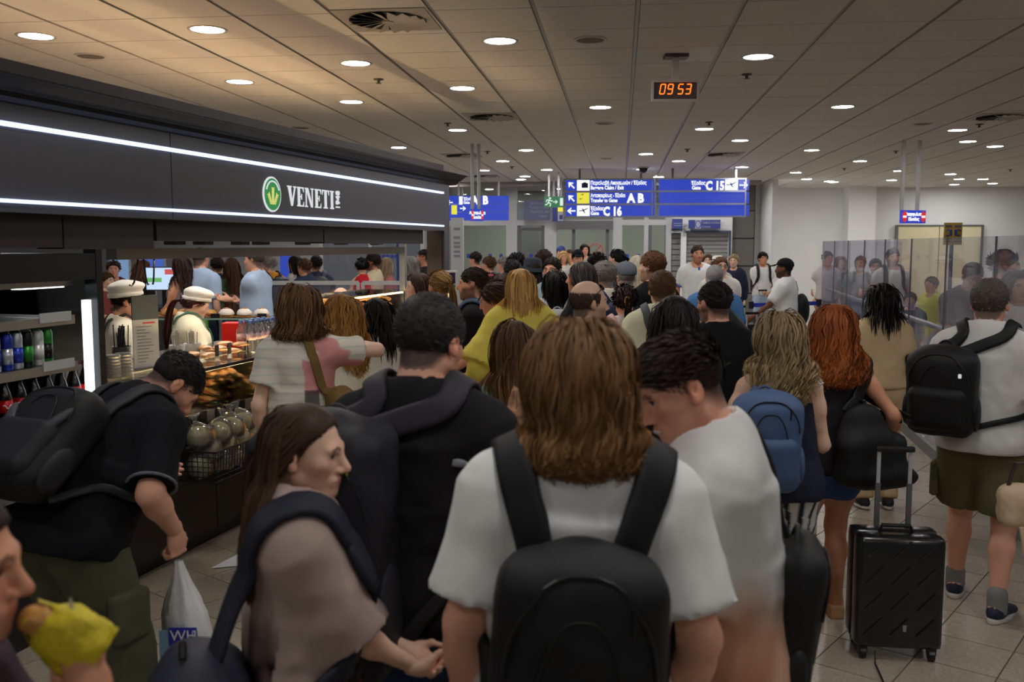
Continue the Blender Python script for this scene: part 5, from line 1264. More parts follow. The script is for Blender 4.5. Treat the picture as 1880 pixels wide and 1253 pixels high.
    if curl:
        azl = (X[:, seg//2]-f.nb) @ f.Rh; az = np.arctan2(azl[:, 0], -azl[:, 1]); bk = np.floor((az+math.pi)*nlock/6.2832).astype(int)*3+np.digitize(lay, np.quantile(lay, [.33, .66]))
        ub, inv = np.unique(bk, return_inverse=True); mean = np.zeros((len(ub),)+X.shape[1:]); np.add.at(mean, inv, X); mean /= np.bincount(inv)[:, None, None]
        X = X+(mean[inv]-X)*(clump*S**1.4); lockb = (.72+.56*((np.sin(ub*78.233)*951.13) % 1.0))[inv][:, None, None]
        ph = ((np.sin(ub*12.9898)*43758.5 % 6.283)[inv]*.8+.35*rng.normal(size=n))[:, None, None]; fr = cfreq*(1+.25*(rng.random((n, 1, 1))-.5)); am = curl*(.15+.85*np.clip((S-clen)/max(1-clen, .01), 0, 1))
        s_ = (f.crown-X[:, :, 2:3])+.25*S*Ln[:, None, None]; X = X+B*am*np.sin(ph+fr*s_)+N2*am*.7*(1+np.cos(ph+fr*s_))
        T = np.gradient(X, axis=1); T /= np.linalg.norm(T, axis=2, keepdims=True)+1e-9; B = np.cross(T, NN); B /= np.linalg.norm(B, axis=2, keepdims=True)+1e-9
    tw = rng.normal(size=(n, 1, 1))*.5; Bs = B*np.cos(tw)+np.cross(T, B)*np.sin(tw)
    wd = width*(.5+.5*rng.random((n, 1, 1)))*np.clip(1.15-S**3, .15, 1)
    V = np.stack([X-Bs*wd*.5, X+Bs*wd*.5], 2).reshape(-1, 3)
    i0 = (np.arange(n)[:, None]*(seg+1)+np.arange(seg)[None, :]).ravel()*2; Q = np.stack([i0, i0+1, i0+3, i0+2], 1)
    br = (.80+.36*rng.random((n, 1, 1)))*(1 if lockb is None else lockb); mixv = np.clip(S*tipmix*(.5+rng.random((n, 1, 1))), 0, 1) if tipmix else np.zeros((n, seg+1, 1))
    lc = np.array([lin(v) for v in col]); l2 = np.array([lin(v) for v in (col2 or col)]); ratio = l2/np.maximum(lc, 1e-4)
    cc = br*(1+(ratio-1)*mixv); cc = np.repeat(cc.reshape(-1, 3), 2, 0)
    return V, Q, cc
# ---------------------------------------------------------------- person assembly
def infl(p, e):
    if p[0] == 'e': c, r, R = p[1]; return ell(c, r+e, R, p[2])
    if p[0] == 'c': a, b, r1, r2 = p[1]; return cone(a, r1+e, b, r2+e, p[2])
def plane_cut(p0, n, sign=1):
    n = nrm(np.asarray(n, float)); p0 = np.asarray(p0, float)
    return lambda X, Y, Z: sign*((X-p0[0])*n[0]+(Y-p0[1])*n[1]+(Z-p0[2])*n[2])
def shirt(f, loose=.012, sleeve=.55, hem=.88, neck=.070, tank=False, flare=0.0, sleeve_w=0.0, vneck=0.0):
    s, w = f.s, f.W; e = (.010+loose)*s; fe = f.sex == 'f'
    cw, cd = (.130, .100) if fe else (.146, .104); hw = .166 if fe else .160
    P = [infl(p, e) for i, p in enumerate(f.torso)]
    ex2, ex1, ex0 = f.R2[:, 0], f.R1[:, 0], f.R0[:, 0]
    a, b = f.up(0, .002, 1.34), f.low(0, .006, 1.12); r1 = ((cw*w)*s+e*.9, (cd*w)*s+e*.9); r2 = ((cw*.97*w+flare*.3)*s+e, (cd*.98*w**1.3+flare*.3)*s+e)
    P.append(econe(b, r2, a, r1, ex2, .05))
    c = f.pel(0, -.004, max(hem-.02, .80)); r3 = ((hw*w+flare)*s+e, (.126*w**1.1+flare)*s+e)
    P.append(econe(c, r3, f.low(0, .006, 1.16), r2, ex0, .05))
    if hem < .80: d = f.pel(0, -.004, hem-.02); P.append(econe(d, (r3[0]+flare*s, r3[1]+flare*s), f.pel(0, -.004, .84), r3, ex0, .04))
    subs = []; cuts = [plane_cut(f.pel(0, 0, hem), f.R0[:, 2], -1)]
    if not tank:
        for (S, E, Wr) in f.arms:
            dn = nrm(E-S); t = min(sleeve, 1.0); rr_ = (.050 if fe else .056)*s*w**.5
            P.append(cone(S-dn*.0*s, rr_+e*.5, S+dn*.06*s, rr_+e*.5, .04))
            P.append(econe(S, (rr_+e*.55, rr_+e*.55), S+(E-S)*t, (rr_*.96+e*.8+sleeve_w*s,)*2, nrm(np.cross(dn, A(0, 1, .3))), .035))
    else:
        sw = f.sh*.74*s
        for g in (-1, 1):
            n = f.R2 @ A(g*.97, 0, .25); cuts.append(plane_cut(f.up(g*sw/s, 0, 1.40), n, 1))
    nb = f.up(0, -.02+.01, 1.47); subs.append(cone(f.up(0, .012+vneck*.3, 1.462-vneck), neck*s, f.up(0, .02, 1.60), (neck+.035)*s, .01))
    return P, cuts, subs
def trousers(f, e=.016, end=.08, top=1.0, wide=0.0):
    s = f.s; P = [infl(f.torso[3], .009*s)]+[infl(p, .008*s) for p in f.torso if p[0] == 'e' and p[1][0][2] < .93*s and p is not f.torso[3]]
    r = s*f.W**.7
    for hip, K, An, g in f.feet:
        P.append(cone(hip+A(0, 0, .02)*s, .086*r+e*s, hip+(K-hip)*.4, .080*r+e*s, .05))
        if end >= .49:
            t = (.90-end)/.41; P.append(econe(hip, (.092*r+e*s,)*2, hip+(K-hip)*min(t, .93), (.074*r+e*s+wide*s,)*2, A(1, 0, 0), .04))
        else:
            P.append(econe(hip, (.092*r+e*s,)*2, K, (.060*r+e*s+wide*.5*s,)*2, A(1, 0, 0), .04)); t = (.49-end)/.405
            P.append(cone(K-(K-hip)*.1, .066*r+e*s+wide*.4*s, K+(An-K)*.2, .064*r+e*s+wide*.5*s, .03))
            P.append(econe(K, (.060*r+e*s+wide*.5*s,)*2, K+(An-K)*t, (.042*r+e*1.2*s+wide*s,)*2, A(1, 0, 0), .03))
    return P, [plane_cut(f.pel(0, 0, top), f.R0[:, 2], 1)], []
def skirt(f, end=.5, flare=.05, top=1.05, e=.014):
    s = f.s; P = [infl(f.torso[3], e*s)]; 
    P.append(econe(A(f.pel(0, 0, .9)[0], 0, end*s), ((.16*f.W+flare)*s, (.12*f.W+flare)*s), f.pel(0, 0, .96), ((.155*f.W+e)*s, (.112*f.W+e)*s), f.R0[:, 0], .04))
    return P, [plane_cut(f.pel(0, 0, top), f.R0[:, 2], 1)], []
def cloth_obj(name, pcs, vox, m, parent, wr=.004, seed=0, fs=22.0, pattern=None, s=1.0, refl=None):
    V, Q = mesh_sdf(pcs[0], vox, pcs[1], pcs[2])
    if len(Q) == 0: return None
    if wr: V = ridge(V, Q, wrinkles(V/s, seed, wr, fs)*np.clip((1.405-V[:, 2]/s)/.06, 0, 1))
    col = pattern(V/s) if pattern else None
    return obj(name, np_mesh(name, V, Q, m, col), parent)
def sphere_np(c, r, R, nu=14, nv=10):
    th = np.linspace(0, math.pi, nv); ph = np.linspace(0, 2*math.pi, nu, False)
    L = np.array([[math.sin(t)*math.cos(p), math.sin(t)*math.sin(p), math.cos(t)] for t in th for p in ph]); V = c+(L*r) @ np.asarray(R).T
    Q = np.array([(i*nu+k, i*nu+(k+1) % nu, (i+1)*nu+(k+1) % nu, (i+1)*nu+k) for i in range(nv-1) for k in range(nu)])[:, ::-1]; return V, Q, L
def ribbon(pts, nor, width, thick):
    pts = np.asarray(pts, float); nor = np.asarray(nor, float); n = len(pts); T = np.gradient(pts, axis=0); T /= np.linalg.norm(T, axis=1, keepdims=True)+1e-9
    B = np.cross(T, nor); B /= np.linalg.norm(B, axis=1, keepdims=True)+1e-9; N = np.cross(B, T)
    prof = [(-.5, 0), (-.46, .8), (-.3, 1), (.3, 1), (.46, .8), (.5, 0), (.3, -.1), (-.3, -.1)]; k = len(prof)
    wd = np.broadcast_to(np.asarray(width, float), (n,))
    V = np.concatenate([pts[i]+np.array([B[i]*a*wd[i]+N[i]*b*thick for a, b in prof]) for i in range(n)])
    Q = [(i*k+j, i*k+(j+1) % k, (i+1)*k+(j+1) % k, (i+1)*k+j) for i in range(n-1) for j in range(k)]
    return V, np.array(Q)
def catmull(P, m=6):
    P = [np.asarray(p, float) for p in P]; P = [2*P[0]-P[1]]+P+[2*P[-1]-P[-2]]; o = []
    for i in range(1, len(P)-2):
        for t in np.linspace(0, 1, m, False):
            a, b, c, d = P[i-1:i+3]; o.append(.5*((2*b)+(-a+c)*t+(2*a-5*b+4*c-d)*t*t+(-a+3*b-3*c+d)*t**3))
    o.append(P[-2]); return np.array(o)
def lay_on(prims, P, off, i0=0, i1=None, snap=True):
    P = P.copy(); i1 = len(P) if i1 is None else i1
    for _ in range(3):
        d = sdf_at(prims, P); G = sdf_grad(prims, P); mv = off-d; mv = np.where((np.arange(len(P)) >= i0) & (np.arange(len(P)) < i1), mv if snap else np.maximum(mv, 0), np.maximum(mv, 0)); P = P+G*mv[:, None]
    return P, sdf_grad(prims, P)
HAIRC = {'black': (24, 20, 20), 'dark': (40, 30, 26), 'brown': (78, 52, 36), 'mid': (104, 76, 52), 'blond': (190, 152, 96), 'red': (140, 74, 38), 'grey': (128, 122, 118), 'salt': (70, 66, 66), 'white': (190, 184, 180), 'ginger': (126, 82, 54), 'ash': (140, 118, 92)}
PEOPLE = {}
_seed = [100]
def person(key, label, px, ytop, D, rz=0, sex='m', H=None, W=1.0, hair=('short', 'dark'), top=None, bot=None, shoes=(40, 40, 44), skin='light', lean=0, side=0, twist=0, head=(0, 0, 0), armL=None, armR=None, stance=.11, step=(0, 0), beard=0, face=True, hat=None, hipshift=0, fine=1.0, feet='shoe', group=None, seated=False, xoff=0.0, zoff=0.0):
    _seed[0] += 1; rng = np.random.default_rng(_seed[0])
    wt = at_y(px, ytop, D); X = wt.x
    if H is None: H = 1.75; f = figure(H, sex, W, lean, side, twist, head, armL, armR, stance, step, hipshift=hipshift); H = 1.75*(wt.z-zoff-.012)/f.crown
    f = figure(H, sex, W, lean, side, twist, head, armL, armR, stance, step, hipshift=hipshift)
    t = empty('person', (X, D, zoff), math.radians(rz)); tag(t, label, 'person', group); f.root = t; f.key = key; f.D = D
    # the head is put where the photograph shows it, the feet follow
    hx, hy = f.hc[0], f.hc[1]; a = math.radians(rz); f.root.location = (X-(hx*math.cos(a)-hy*math.sin(a)), D-(hx*math.sin(a)+hy*math.cos(a)), zoff)
    vb = max(.0105, D*.0032)/fine; vh = max(.0046, D*(.0019 if abs(rz) < 115 else .0010))/fine; s = f.s; sd = _seed[0]
    parts = []
    body = list(f.torso)+f.neckp+f.armp[0]+f.armp[1]+f.legp[0]+f.legp[1]
    for i in (0, 1): body += foot_prims(f, i)[0]
    parts.append(mesh_sdf(body, vb*1.5))
    nbody = len(parts[0][0]); parts.append(mesh_sdf(f.headp, vh, (), f.sock if D < 13 or abs(rz) > 115 else ())); nh = len(parts[1][0])
    for h in f.hand_groups: parts.append(mesh_sdf(h, min(.0085 if D < 9 else .011, max(.0052, D*.0015))))
    V, Q = join(parts); col = np.ones((len(V), 3), 'f4')
    q = (V[nbody:nbody+nh]-f.hc) @ f.Rh/f.hs; ch = col[nbody:nbody+nh]
    hk = HAIRC.get(hair[1], hair[1]) if hair else (60, 50, 44)
    lips = np.exp(-((q[:, 0]/.022)**2+((q[:, 2]+.066)/.0105)**2)**2)*(q[:, 1] > .07); ch *= 1-lips[:, None]*A(.10, .40, .36)*(1.2 if sex == 'f' else .8)
    blush = np.exp(-(((np.abs(q[:, 0])-.045)/.022)**2+((q[:, 2]+.025)/.022)**2))*(q[:, 1] > .03)+np.exp(-((q[:, 0]/.014)**2+((q[:, 2]+.03)/.014)**2))*(q[:, 1] > .095); ch *= 1-blush[:, None]*A(.0, .13, .12)
    brow = ((np.abs(np.abs(q[:, 0])-.031) < .018) & (np.abs(q[:, 2]-.026+.35*np.abs(np.abs(q[:, 0])-.028)) < .0058) & (q[:, 1] > .05)); ch[brow] *= A(.32, .28, .26)
    ears = (np.abs(q[:, 0]) > .076); ch[ears] *= A(1.0, .84, .80)
    if beard:
        bd = np.clip((-.040-q[:, 2]+np.clip(np.abs(q[:, 0])-.04, 0, .04)*1.0)/.018, 0, 1)*(q[:, 1] > -.03)*(q[:, 2] > -.135)*(1-lips); bc = np.array([lin(v) for v in hk])/np.array([lin(v) for v in SKIN[skin]]); ch *= 1+(bc-1)*(bd*beard)[:, None]
    if hair and hair[0] in ('fade', 'buzz', 'crop', 'bald', 'short'):
        dl, _q = hairline(V[nbody:nbody+nh], f); hcr = np.array([lin(v) for v in hk])/np.array([lin(v) for v in SKIN[skin]])
        tt = np.clip(dl/(.036 if hair[0] == 'fade' else .02), 0, 1)*.92
        if hair[0] == 'bald': tt = np.clip((dl+.002)/.02, 0, 1)*np.clip((.062-q[:, 2]+.006*np.sin(q[:, 1]*90))/.03, 0, 1)*np.clip((.045-q[:, 1])/.03, 0, 1)*.9
        ch *= 1+(hcr-1)*(tt*(~ears))[:, None]
    bo = obj('body', np_mesh('body', V, Q, skin_mat(skin), col), t); f.body = bo
    if face and D < 20:
        for g, c in zip((-1, 1), f.eye):
            EV, EQ, L = sphere_np(c, .0118*f.hs, f.Rh, *((14, 10) if D < 6 else (9, 7))); ec = np.where((L[:, 1] > .76)[:, None], A(.05, .035, .025), A(.78, .74, .70)); eo = obj('eye', np_mesh('eye', EV, EQ, mat('eye', (1, 1, 1, 1), .2, vcol=True), ec), t)
            if D < 7: MB().tube([tuple(f.hp(g*.0315+x, .0885-abs(x)*.42, .0095-9*x*x)) for x in np.linspace(-.014, .014, 7)], .0019*f.hs, 5).build('eyelash', mat('lashes', C(24, 18, 16), .6), eo)
    # ---- clothes
    top = dict(top or {}); kind = top.pop('kind', 'tee'); tc_ = top.pop('c', (200, 200, 200)); fab = top.pop('fab', 'cotton'); pat = top.pop('pat', None); nm = top.pop('name', 'shirt'); wr = top.pop('wr', .0055)
    kw_ = dict(loose=.014, sleeve=.55, hem=.86); kw_.update(top)
    sp_ = shirt(f, **kw_); f.shirt = sp_[0]
    so = cloth_obj(nm, sp_, vb, cloth_mat(tc_ if not pat else (255, 255, 255), fab, bool(pat)), t, wr if D < 9 else 0, sd, pattern=pat, s=s)
    if kw_['sleeve'] > 1:
        for S, E, Wr in f.arms:
            tt_ = min(kw_['sleeve']-1, .97); r = .047*s*f.W**.5+kw_['loose']*.6*s
            cloth_obj('sleeve', ([cone(E, r*1.08, E+(Wr-E)*.1, r*1.05, .03), econe(E, (r*1.1,)*2, E+(Wr-E)*tt_, (r*.86+kw_.get('sleeve_w', 0)*s,)*2, A(1, .1, 0), .03)], [], []), vb, cloth_mat(tc_ if not pat else (255, 255, 255), fab, bool(pat)), t, wr if D < 9 else 0, sd+5, pattern=pat, s=s)
    bot = dict(bot or {}); bk = bot.pop('kind', 'trousers'); bc = bot.pop('c', (50, 54, 70)); bf = bot.pop('fab', 'cotton'); bp = bot.pop('pat', None)
    pr_ = skirt(f, **bot) if bk == 'skirt' else trousers(f, **({'end': .50, 'wide': .018} | bot if bk == 'shorts' else bot))
    cloth_obj(bk, pr_, vb*(1.1 if key in ('stoop', 'ash', 'redhead', 'right', 'beige') else 1.6), cloth_mat(bc if not bp else (255, 255, 255), bf, bool(bp)), t, .004 if D < 9 else 0, sd+2, pattern=bp, s=s)
    if feet == 'shoe':
        for i in (0, 1):
            P, fw, sdv, R, b = foot_prims(f, i, .006); ank = f.feet[i][2]
            V1, Q1 = mesh_sdf(P, max(.008, vb*(.8 if key in ('ash', 'right', 'beige') else 1.4)), [plane_cut(ank+A(0, 0, .03)*s-fw*.0, A(0, 0, 1)+fw*.25, 1), plane_cut(A(0, 0, .022)*s, A(0, 0, 1), -1)]); sh_ = obj('shoe', np_mesh('shoe', V1, Q1, cloth_mat(shoes, 'leather')), t)
            so_ = [econe(b+fw*.055*s+A(0, 0, .002), (.052*s, .135*s), b+fw*.055*s+A(0, 0, .032)*s, (.047*s, .13*s), sdv, .01)]
            V1, Q1 = mesh_sdf(so_, max(.007, vb*(.7 if key in ('ash', 'right', 'beige') else 1.1))); obj('sole', np_mesh('sole', V1, Q1, mat('shoe sole', C(190, 186, 180, 1.2), .6)), sh_)
    # ---- hair
    if hair:
        if hat: hair = (hair[0], hair[1], dict(hair[2] if len(hair) > 2 else {}, maxz=.035))
        do_hair(f, hair, D, vh, rng, t)
    if hat: do_hat(f, hat, vh, t, D)
    PEOPLE[key] = f; return f
def hair_cap(f, t_, shift, vh, extra=(), nape=None, seed=1, rough=.002):
    c, r = f.cran; P = [ell(c, r+t_, f.Rh, .02)]+list(extra); R, hc, hs = f.Rh, f.hc, f.hs
    n = R @ HLN
    cut = lambda X, Y, Z: -(((X-hc[0])*n[0]+(Y-hc[1])*n[1]+(Z-hc[2])*n[2])+(.016-shift)*hs)
    return mesh_sdf(P, vh, [cut])
def do_hair(f, hair, D, vh, rng, t):
    st, cn = hair[0], hair[1]; o = dict(hair[2]) if len(hair) > 2 else {}
    hc = HAIRC.get(cn, cn); m = hair_mat(hc); lod = min(1.25, max(.10, 2.4/D))*(.68 if D > 7 else 1); wk = max(1.0, D/2.6)*(.9 if D < 3 else 1); hs = f.hs
    shift = o.get('shift', .010 if st in ('long', 'wavy', 'curly', 'bob') else 0.0); sets = []; col2 = HAIRC.get(o.get('c2'), o.get('c2'))
    caps = []
    if st in ('short', 'buzz', 'fade', 'crop'):
        t0 = {'buzz': .003, 'fade': .004, 'crop': .006, 'short': .009}[st]
        Vc, Qc = hair_cap(f, (t0 if 'maxz' not in o else .004)*hs, shift+(.032 if st == 'fade' else 0), vh); caps.append((Vc, Qc))
        if st != 'buzz':
            L = o.get('L', .034 if st == 'short' else .024)
            fw = o.get('comb', (0, .75, .35))
            mz = o.get('maxz', 9); reg = (lambda q: (q[:, 2] > .030+.014*rng.normal(size=len(q))) & (q[:, 2] < mz)) if st == 'fade' else (lambda q: q[:, 2] < mz)
            sets.append(strands(f, rng, int(2300*lod), L, 4, .0046*wk, hc, lift=(t0-.003, t0+o.get('fluff', .004)), grav=.10, comb=lambda q: np.tile(A(*fw), (len(q), 1))+np.stack([q[:, 0]*4, 0*q[:, 0], 0*q[:, 0]], 1), jitter=o.get('jit', .10), shift=shift, up_lift=o.get('spike', .12), region=reg))
            if st == 'fade': sets.append(strands(f, rng, int(1500*lod), .010, 2, .0022*wk, hc, lift=(.0005, .002), grav=.3, comb=(0, -.3, -1), jitter=.3, shift=shift, up_lift=.2, region=lambda q: rng.random(len(q)) < np.clip((q[:, 2]+.08)/.13, 0, .8)))
    elif st == 'bald':
        reg = lambda q: (q[:, 2] < .055) & (q[:, 1] < .035)
        sets.append(strands(f, rng, int(5200*lod), .016, 3, .0026*wk, hc, lift=(.001, .004), grav=.3, comb=(0, -.5, -1), jitter=.3, up_lift=.25, region=reg))
        if o.get('top'): sets.append(strands(f, rng, int(900*lod), .018, 3, .002*wk, hc, lift=(.0005, .002), grav=.1, comb=(0, -1, 0), jitter=.3, up_lift=.2))
    elif st in ('long', 'bob', 'wavy', 'curly', 'dreads'):
        L = o.get('L', {'long': .50, 'bob': .27, 'wavy': .42, 'curly': .45, 'dreads': .26}[st]); vol = o.get('vol', {'long': .014, 'bob': .024, 'wavy': .026, 'curly': .036, 'dreads': .03}[st])
        ex = [ell(f.hp(0, -.035, -.02), A(.080, .075, .10)*hs+vol*.5, f.Rh, .03)] if st != 'dreads' else []
        caps.append(hair_cap(f, (.006+vol*.45)*hs, shift-.002, vh*1.2, ex))
        cu = o.get('curl', {'long': .003, 'bob': .008, 'wavy': .014, 'curly': .018, 'dreads': .004}[st]); cf = o.get('cfreq', {'long': 12, 'bob': 18, 'wavy': 30, 'curly': 70, 'dreads': 20}[st])
        n = int(o.get('n', {'long': 3000, 'bob': 3200, 'wavy': 3000, 'curly': 2600, 'dreads': 130/lod}[st])*lod*.72); wd = {'long': .0050, 'bob': .0050, 'wavy': .0053, 'curly': .0058, 'dreads': .017/wk}[st]
        seg = 14 if st not in ('curly', 'wavy') else 20
        if D > 4.2: seg = 11
        if D > 8: seg = 7
        sets.append(strands(f, rng, n, L, seg, wd*wk, hc, col2, o.get('tip', 0), lift=(.006, .008+vol), gather=o.get('gather', .11 if st in ('bob', 'long', 'wavy') else .05), tuck=o.get('tuck', .010), zcut=None if 'cut' not in o else f.crown-o['cut'], region=None if 'maxz' not in o else (lambda q: q[:, 2] < o['maxz']), grav=o.get('grav', .50), comb=(0, -.9, -.3), part=o.get('part', 0.0), curl=cu, cfreq=cf, clen=.1, clump=o.get('clump', .45 if st in ('wavy', 'curly', 'bob') else .2), shift=shift, collide=f.shirt+f.neckp, jitter=o.get('jit', .10), lenvar=o.get('lenvar', .18), up_lift=.15))
        if st == 'dreads': sets.append(strands(f, rng, n, L*.85, seg, wd*wk*.8, hc, lift=(.01, .02+vol), grav=.3, comb=(0, -.6, -.4), curl=cu, cfreq=cf, shift=shift, jitter=.3, up_lift=.5))
    elif st in ('pony', 'bun', 'tied'):
        caps.append(hair_cap(f, (.010 if 'maxz' not in o else .003)*hs, shift, vh))
        z0 = o.get('z', .02); back = f.hp(0, -.125, z0)
        sets.append(strands(f, rng, int(1400*lod), .075, 5, .0046*wk, hc, col2, o.get('tip', 0), lift=(.006, .010), grav=.03, comb=lambda q: nrmrows(A(0, -.14, z0)-q), jitter=.06, shift=shift, up_lift=.10, lenvar=.1, region=None if 'maxz' not in o else (lambda q: q[:, 2] < o['maxz'])))
        if st == 'bun':
            caps.append(mesh_sdf([ell(f.hp(0, -.135, z0+.01), A(.045, .042, .042)*hs*o.get('big', 1.0), f.Rh, .01)], vh))
        else:
            L = o.get('L', .28); pts = [back, back+f.Rh @ A(0, -.045, -.02)*hs]
            p = pts[-1].copy(); d = f.Rh @ A(o.get('sx', 0), -.5, -.6)
            for k in range(7):
                d = nrm(d*.6+A(0, 0, -1)*.5); p = p+d*L/7
                sd_ = sdf_at(f.shirt, p[None])[0]
                if sd_ < .03: p = p+sdf_grad(f.shirt, p[None])[0]*(.03-sd_)
                pts.append(p.copy())
            pts = catmull(pts, 2); nseg = len(pts); Vt, Qt, Ct = [], [], []
            ns = int(260*lod)+30; base = 0; X = []
            for k in range(ns):
                a, q = rng.random()*6.28, rng.random()**.5*.026*hs; prof = np.clip(np.sin(np.linspace(.35, 2.9, nseg)), .2, 1)
                off = np.stack([np.cos(a)*q*prof, np.sin(a)*q*prof, 0*prof], 1); off = off+np.sin(np.linspace(0, 9, nseg)+a)[:, None]*A(.004, .004, 0)*o.get('wave', .5)
                X.append(pts+off)
            X = np.array(X); T = np.gradient(X, axis=1); T /= np.linalg.norm(T, axis=2, keepdims=True)+1e-9; B = np.cross(T, rng.normal(size=(ns, 1, 3))); B /= np.linalg.norm(B, axis=2, keepdims=True)+1e-9
            wd = .006*wk; V = np.stack([X-B*wd*.5, X+B*wd*.5], 2).reshape(-1, 3); i0 = (np.arange(ns)[:, None]*nseg+np.arange(nseg-1)[None, :]).ravel()*2
            sets.append((V, np.stack([i0, i0+1, i0+3, i0+2], 1), np.repeat((.7+.5*rng.random((ns, 1)))*np.ones((1, 3)), nseg*2, 0)))
    Vs, Qs, Cs, n = [], [], [], 0
    for v, q in caps:
        if len(v) == 0: continue
        nz = .82+.3*np.sin(v@A(90, 40, 25)+3*np.sin(v@A(30, -50, 60)))*.4; Vs.append(v); Qs.append(q+n); Cs.append(np.repeat(nz[:, None], 3, 1)); n += len(v)
    for v, q, c in sets: Vs.append(v); Qs.append(q+n); Cs.append(c); n += len(v)
    if n: stuff(obj('hair', np_mesh('hair', np.concatenate(Vs), np.concatenate(Qs), m, np.concatenate(Cs)), t))
def nrmrows(v): return v/(np.linalg.norm(v, axis=1, keepdims=True)+1e-9)
def do_hat(f, hat, vh, t, D):
    kd, c = hat[0], hat[1]; hs, R = f.hs, f.Rh; cc, r = f.cran; m = cloth_mat(c)
    if kd == 'cap':
        fr = 1 if len(hat) < 3 else hat[2]
        hcut = lambda z: plane_cut(f.hp(0, 0, z), R @ A(0, -.12, 1), -1)
        V, Q = mesh_sdf([ell(cc+R @ A(0, 0, .008)*hs, r+.016, R, .02)], vh, [hcut(.038)]); h = obj('cap', np_mesh('cap', V, Q, m), t)
        V, Q = mesh_sdf([ell(f.hp(0, fr*.125, .045), A(.068, .075, .012)*hs, R @ rx(-fr*8), .01)], vh); obj('visor', np_mesh('visor', V, Q, m), h)
    elif kd == 'flat':
        V, Q = mesh_sdf([ell(cc+R @ A(0, .01, .012)*hs, (r+A(.018, .022, .012)), R, .03), ell(f.hp(0, .03, .085), A(.09, .10, .03)*hs, R, .03)], vh, [plane_cut(f.hp(0, 0, .036), R @ A(0, -.2, 1), -1)]); obj('cap', np_mesh('cap', V, Q, m), t)
    elif kd == 'beret':
        V, Q = mesh_sdf([ell(f.hp(0, -.02, .10), A(.112, .125, .042)*hs, R @ rx(14), .03), ell(cc+R @ A(0, 0, .012)*hs, r+.012, R, .03)], vh, [plane_cut(f.hp(0, 0, .048), R @ A(0, -.28, 1), -1)])
        V = ridge(V, Q, wrinkles(V, 5, .003, 26)); h = obj('chef_hat', np_mesh('chef_hat', V, Q, m), t)
        V, Q = mesh_sdf([ell(cc+R @ A(0, 0, .006)*hs, r+.022, R, .02)], vh, [plane_cut(f.hp(0, 0, .034), R @ A(0, -.28, 1), -1), plane_cut(f.hp(0, 0, .07), R @ A(0, -.28, 1), 1)]); obj('hat_band', np_mesh('hat_band', V, Q, m), h)
    elif kd in ('straw', 'bucket'):
        b = MB(); pr = [(.0, .135), (.06, .133), (.088, .115), (.094, .05), (.15, .04 if kd == 'straw' else .005), (.152, .037 if kd == 'straw' else 0), (.094, .043), (.0, .12)]
        b.lathe([(x*hs*1.02, z*hs) for x, z in pr], n=28, R=Matrix((R @ rx(4)).tolist())); b.v = [tuple(np.array(v)+f.hp(0, -.012, .0)) for v in b.v]; b.build('hat', m, t, smooth=True)
        if kd == 'straw':
            b = MB().lathe([(.0965*hs, .052*hs), (.0945*hs, .072*hs)], n=28, R=Matrix((R @ rx(4)).tolist()), caps=False); b.v = [tuple(np.array(v)+f.hp(0, -.012, .0)) for v in b.v]; b.build('hat_ribbon', mat('hat ribbon', C(40, 36, 34), .6), t)
def glasses(f, on='eyes', dark=True, label=None):
    up_ = 0 if on == 'eyes' else .085; yf = .097 if on == 'eyes' else .055; Rt = rx(0 if on == 'eyes' else 40); b = MB(); hp = f.hp
    base = lambda x, y, z: tuple(hp(*(A(0, yf, .004+up_)+Rt @ A(x, y, z))))
    for g in (-1, 1):
        b.tube([base(g*.034+.026*math.cos(a), -.006*abs(math.cos(a)), .020*math.sin(a)) for a in np.linspace(0, 6.283, 15)], .0028*f.hs, 5)
        b.tube([base(g*.060, -.004, .006), base(g*.076, -.03, .006), base(g*.084, -.10, .0), base(g*.078, -.13, -.02)], .0026*f.hs, 5)
    b.tube([base(-.009, .003, .004), base(.009, .003, .004)], .0026*f.hs, 5)
    name = 'sunglasses' if dark else 'glasses'
    o = empty(name, tuple(f.root.location), f.root.rotation_euler[2]); tag(o, label, name)
    b.build('frame', m_blk, o, smooth=True)
    for g in (-1, 1):
        q = MB(); n0 = 14; q.v = [base(g*.034+.025*math.cos(6.283*k/n0), 0, .019*math.sin(6.283*k/n0)) for k in range(n0)]; q.f = [tuple(range(n0))]
        q.build('lens', mat('dark lens', C(20, 18, 20), .08) if dark else m_pane, o)
    return o
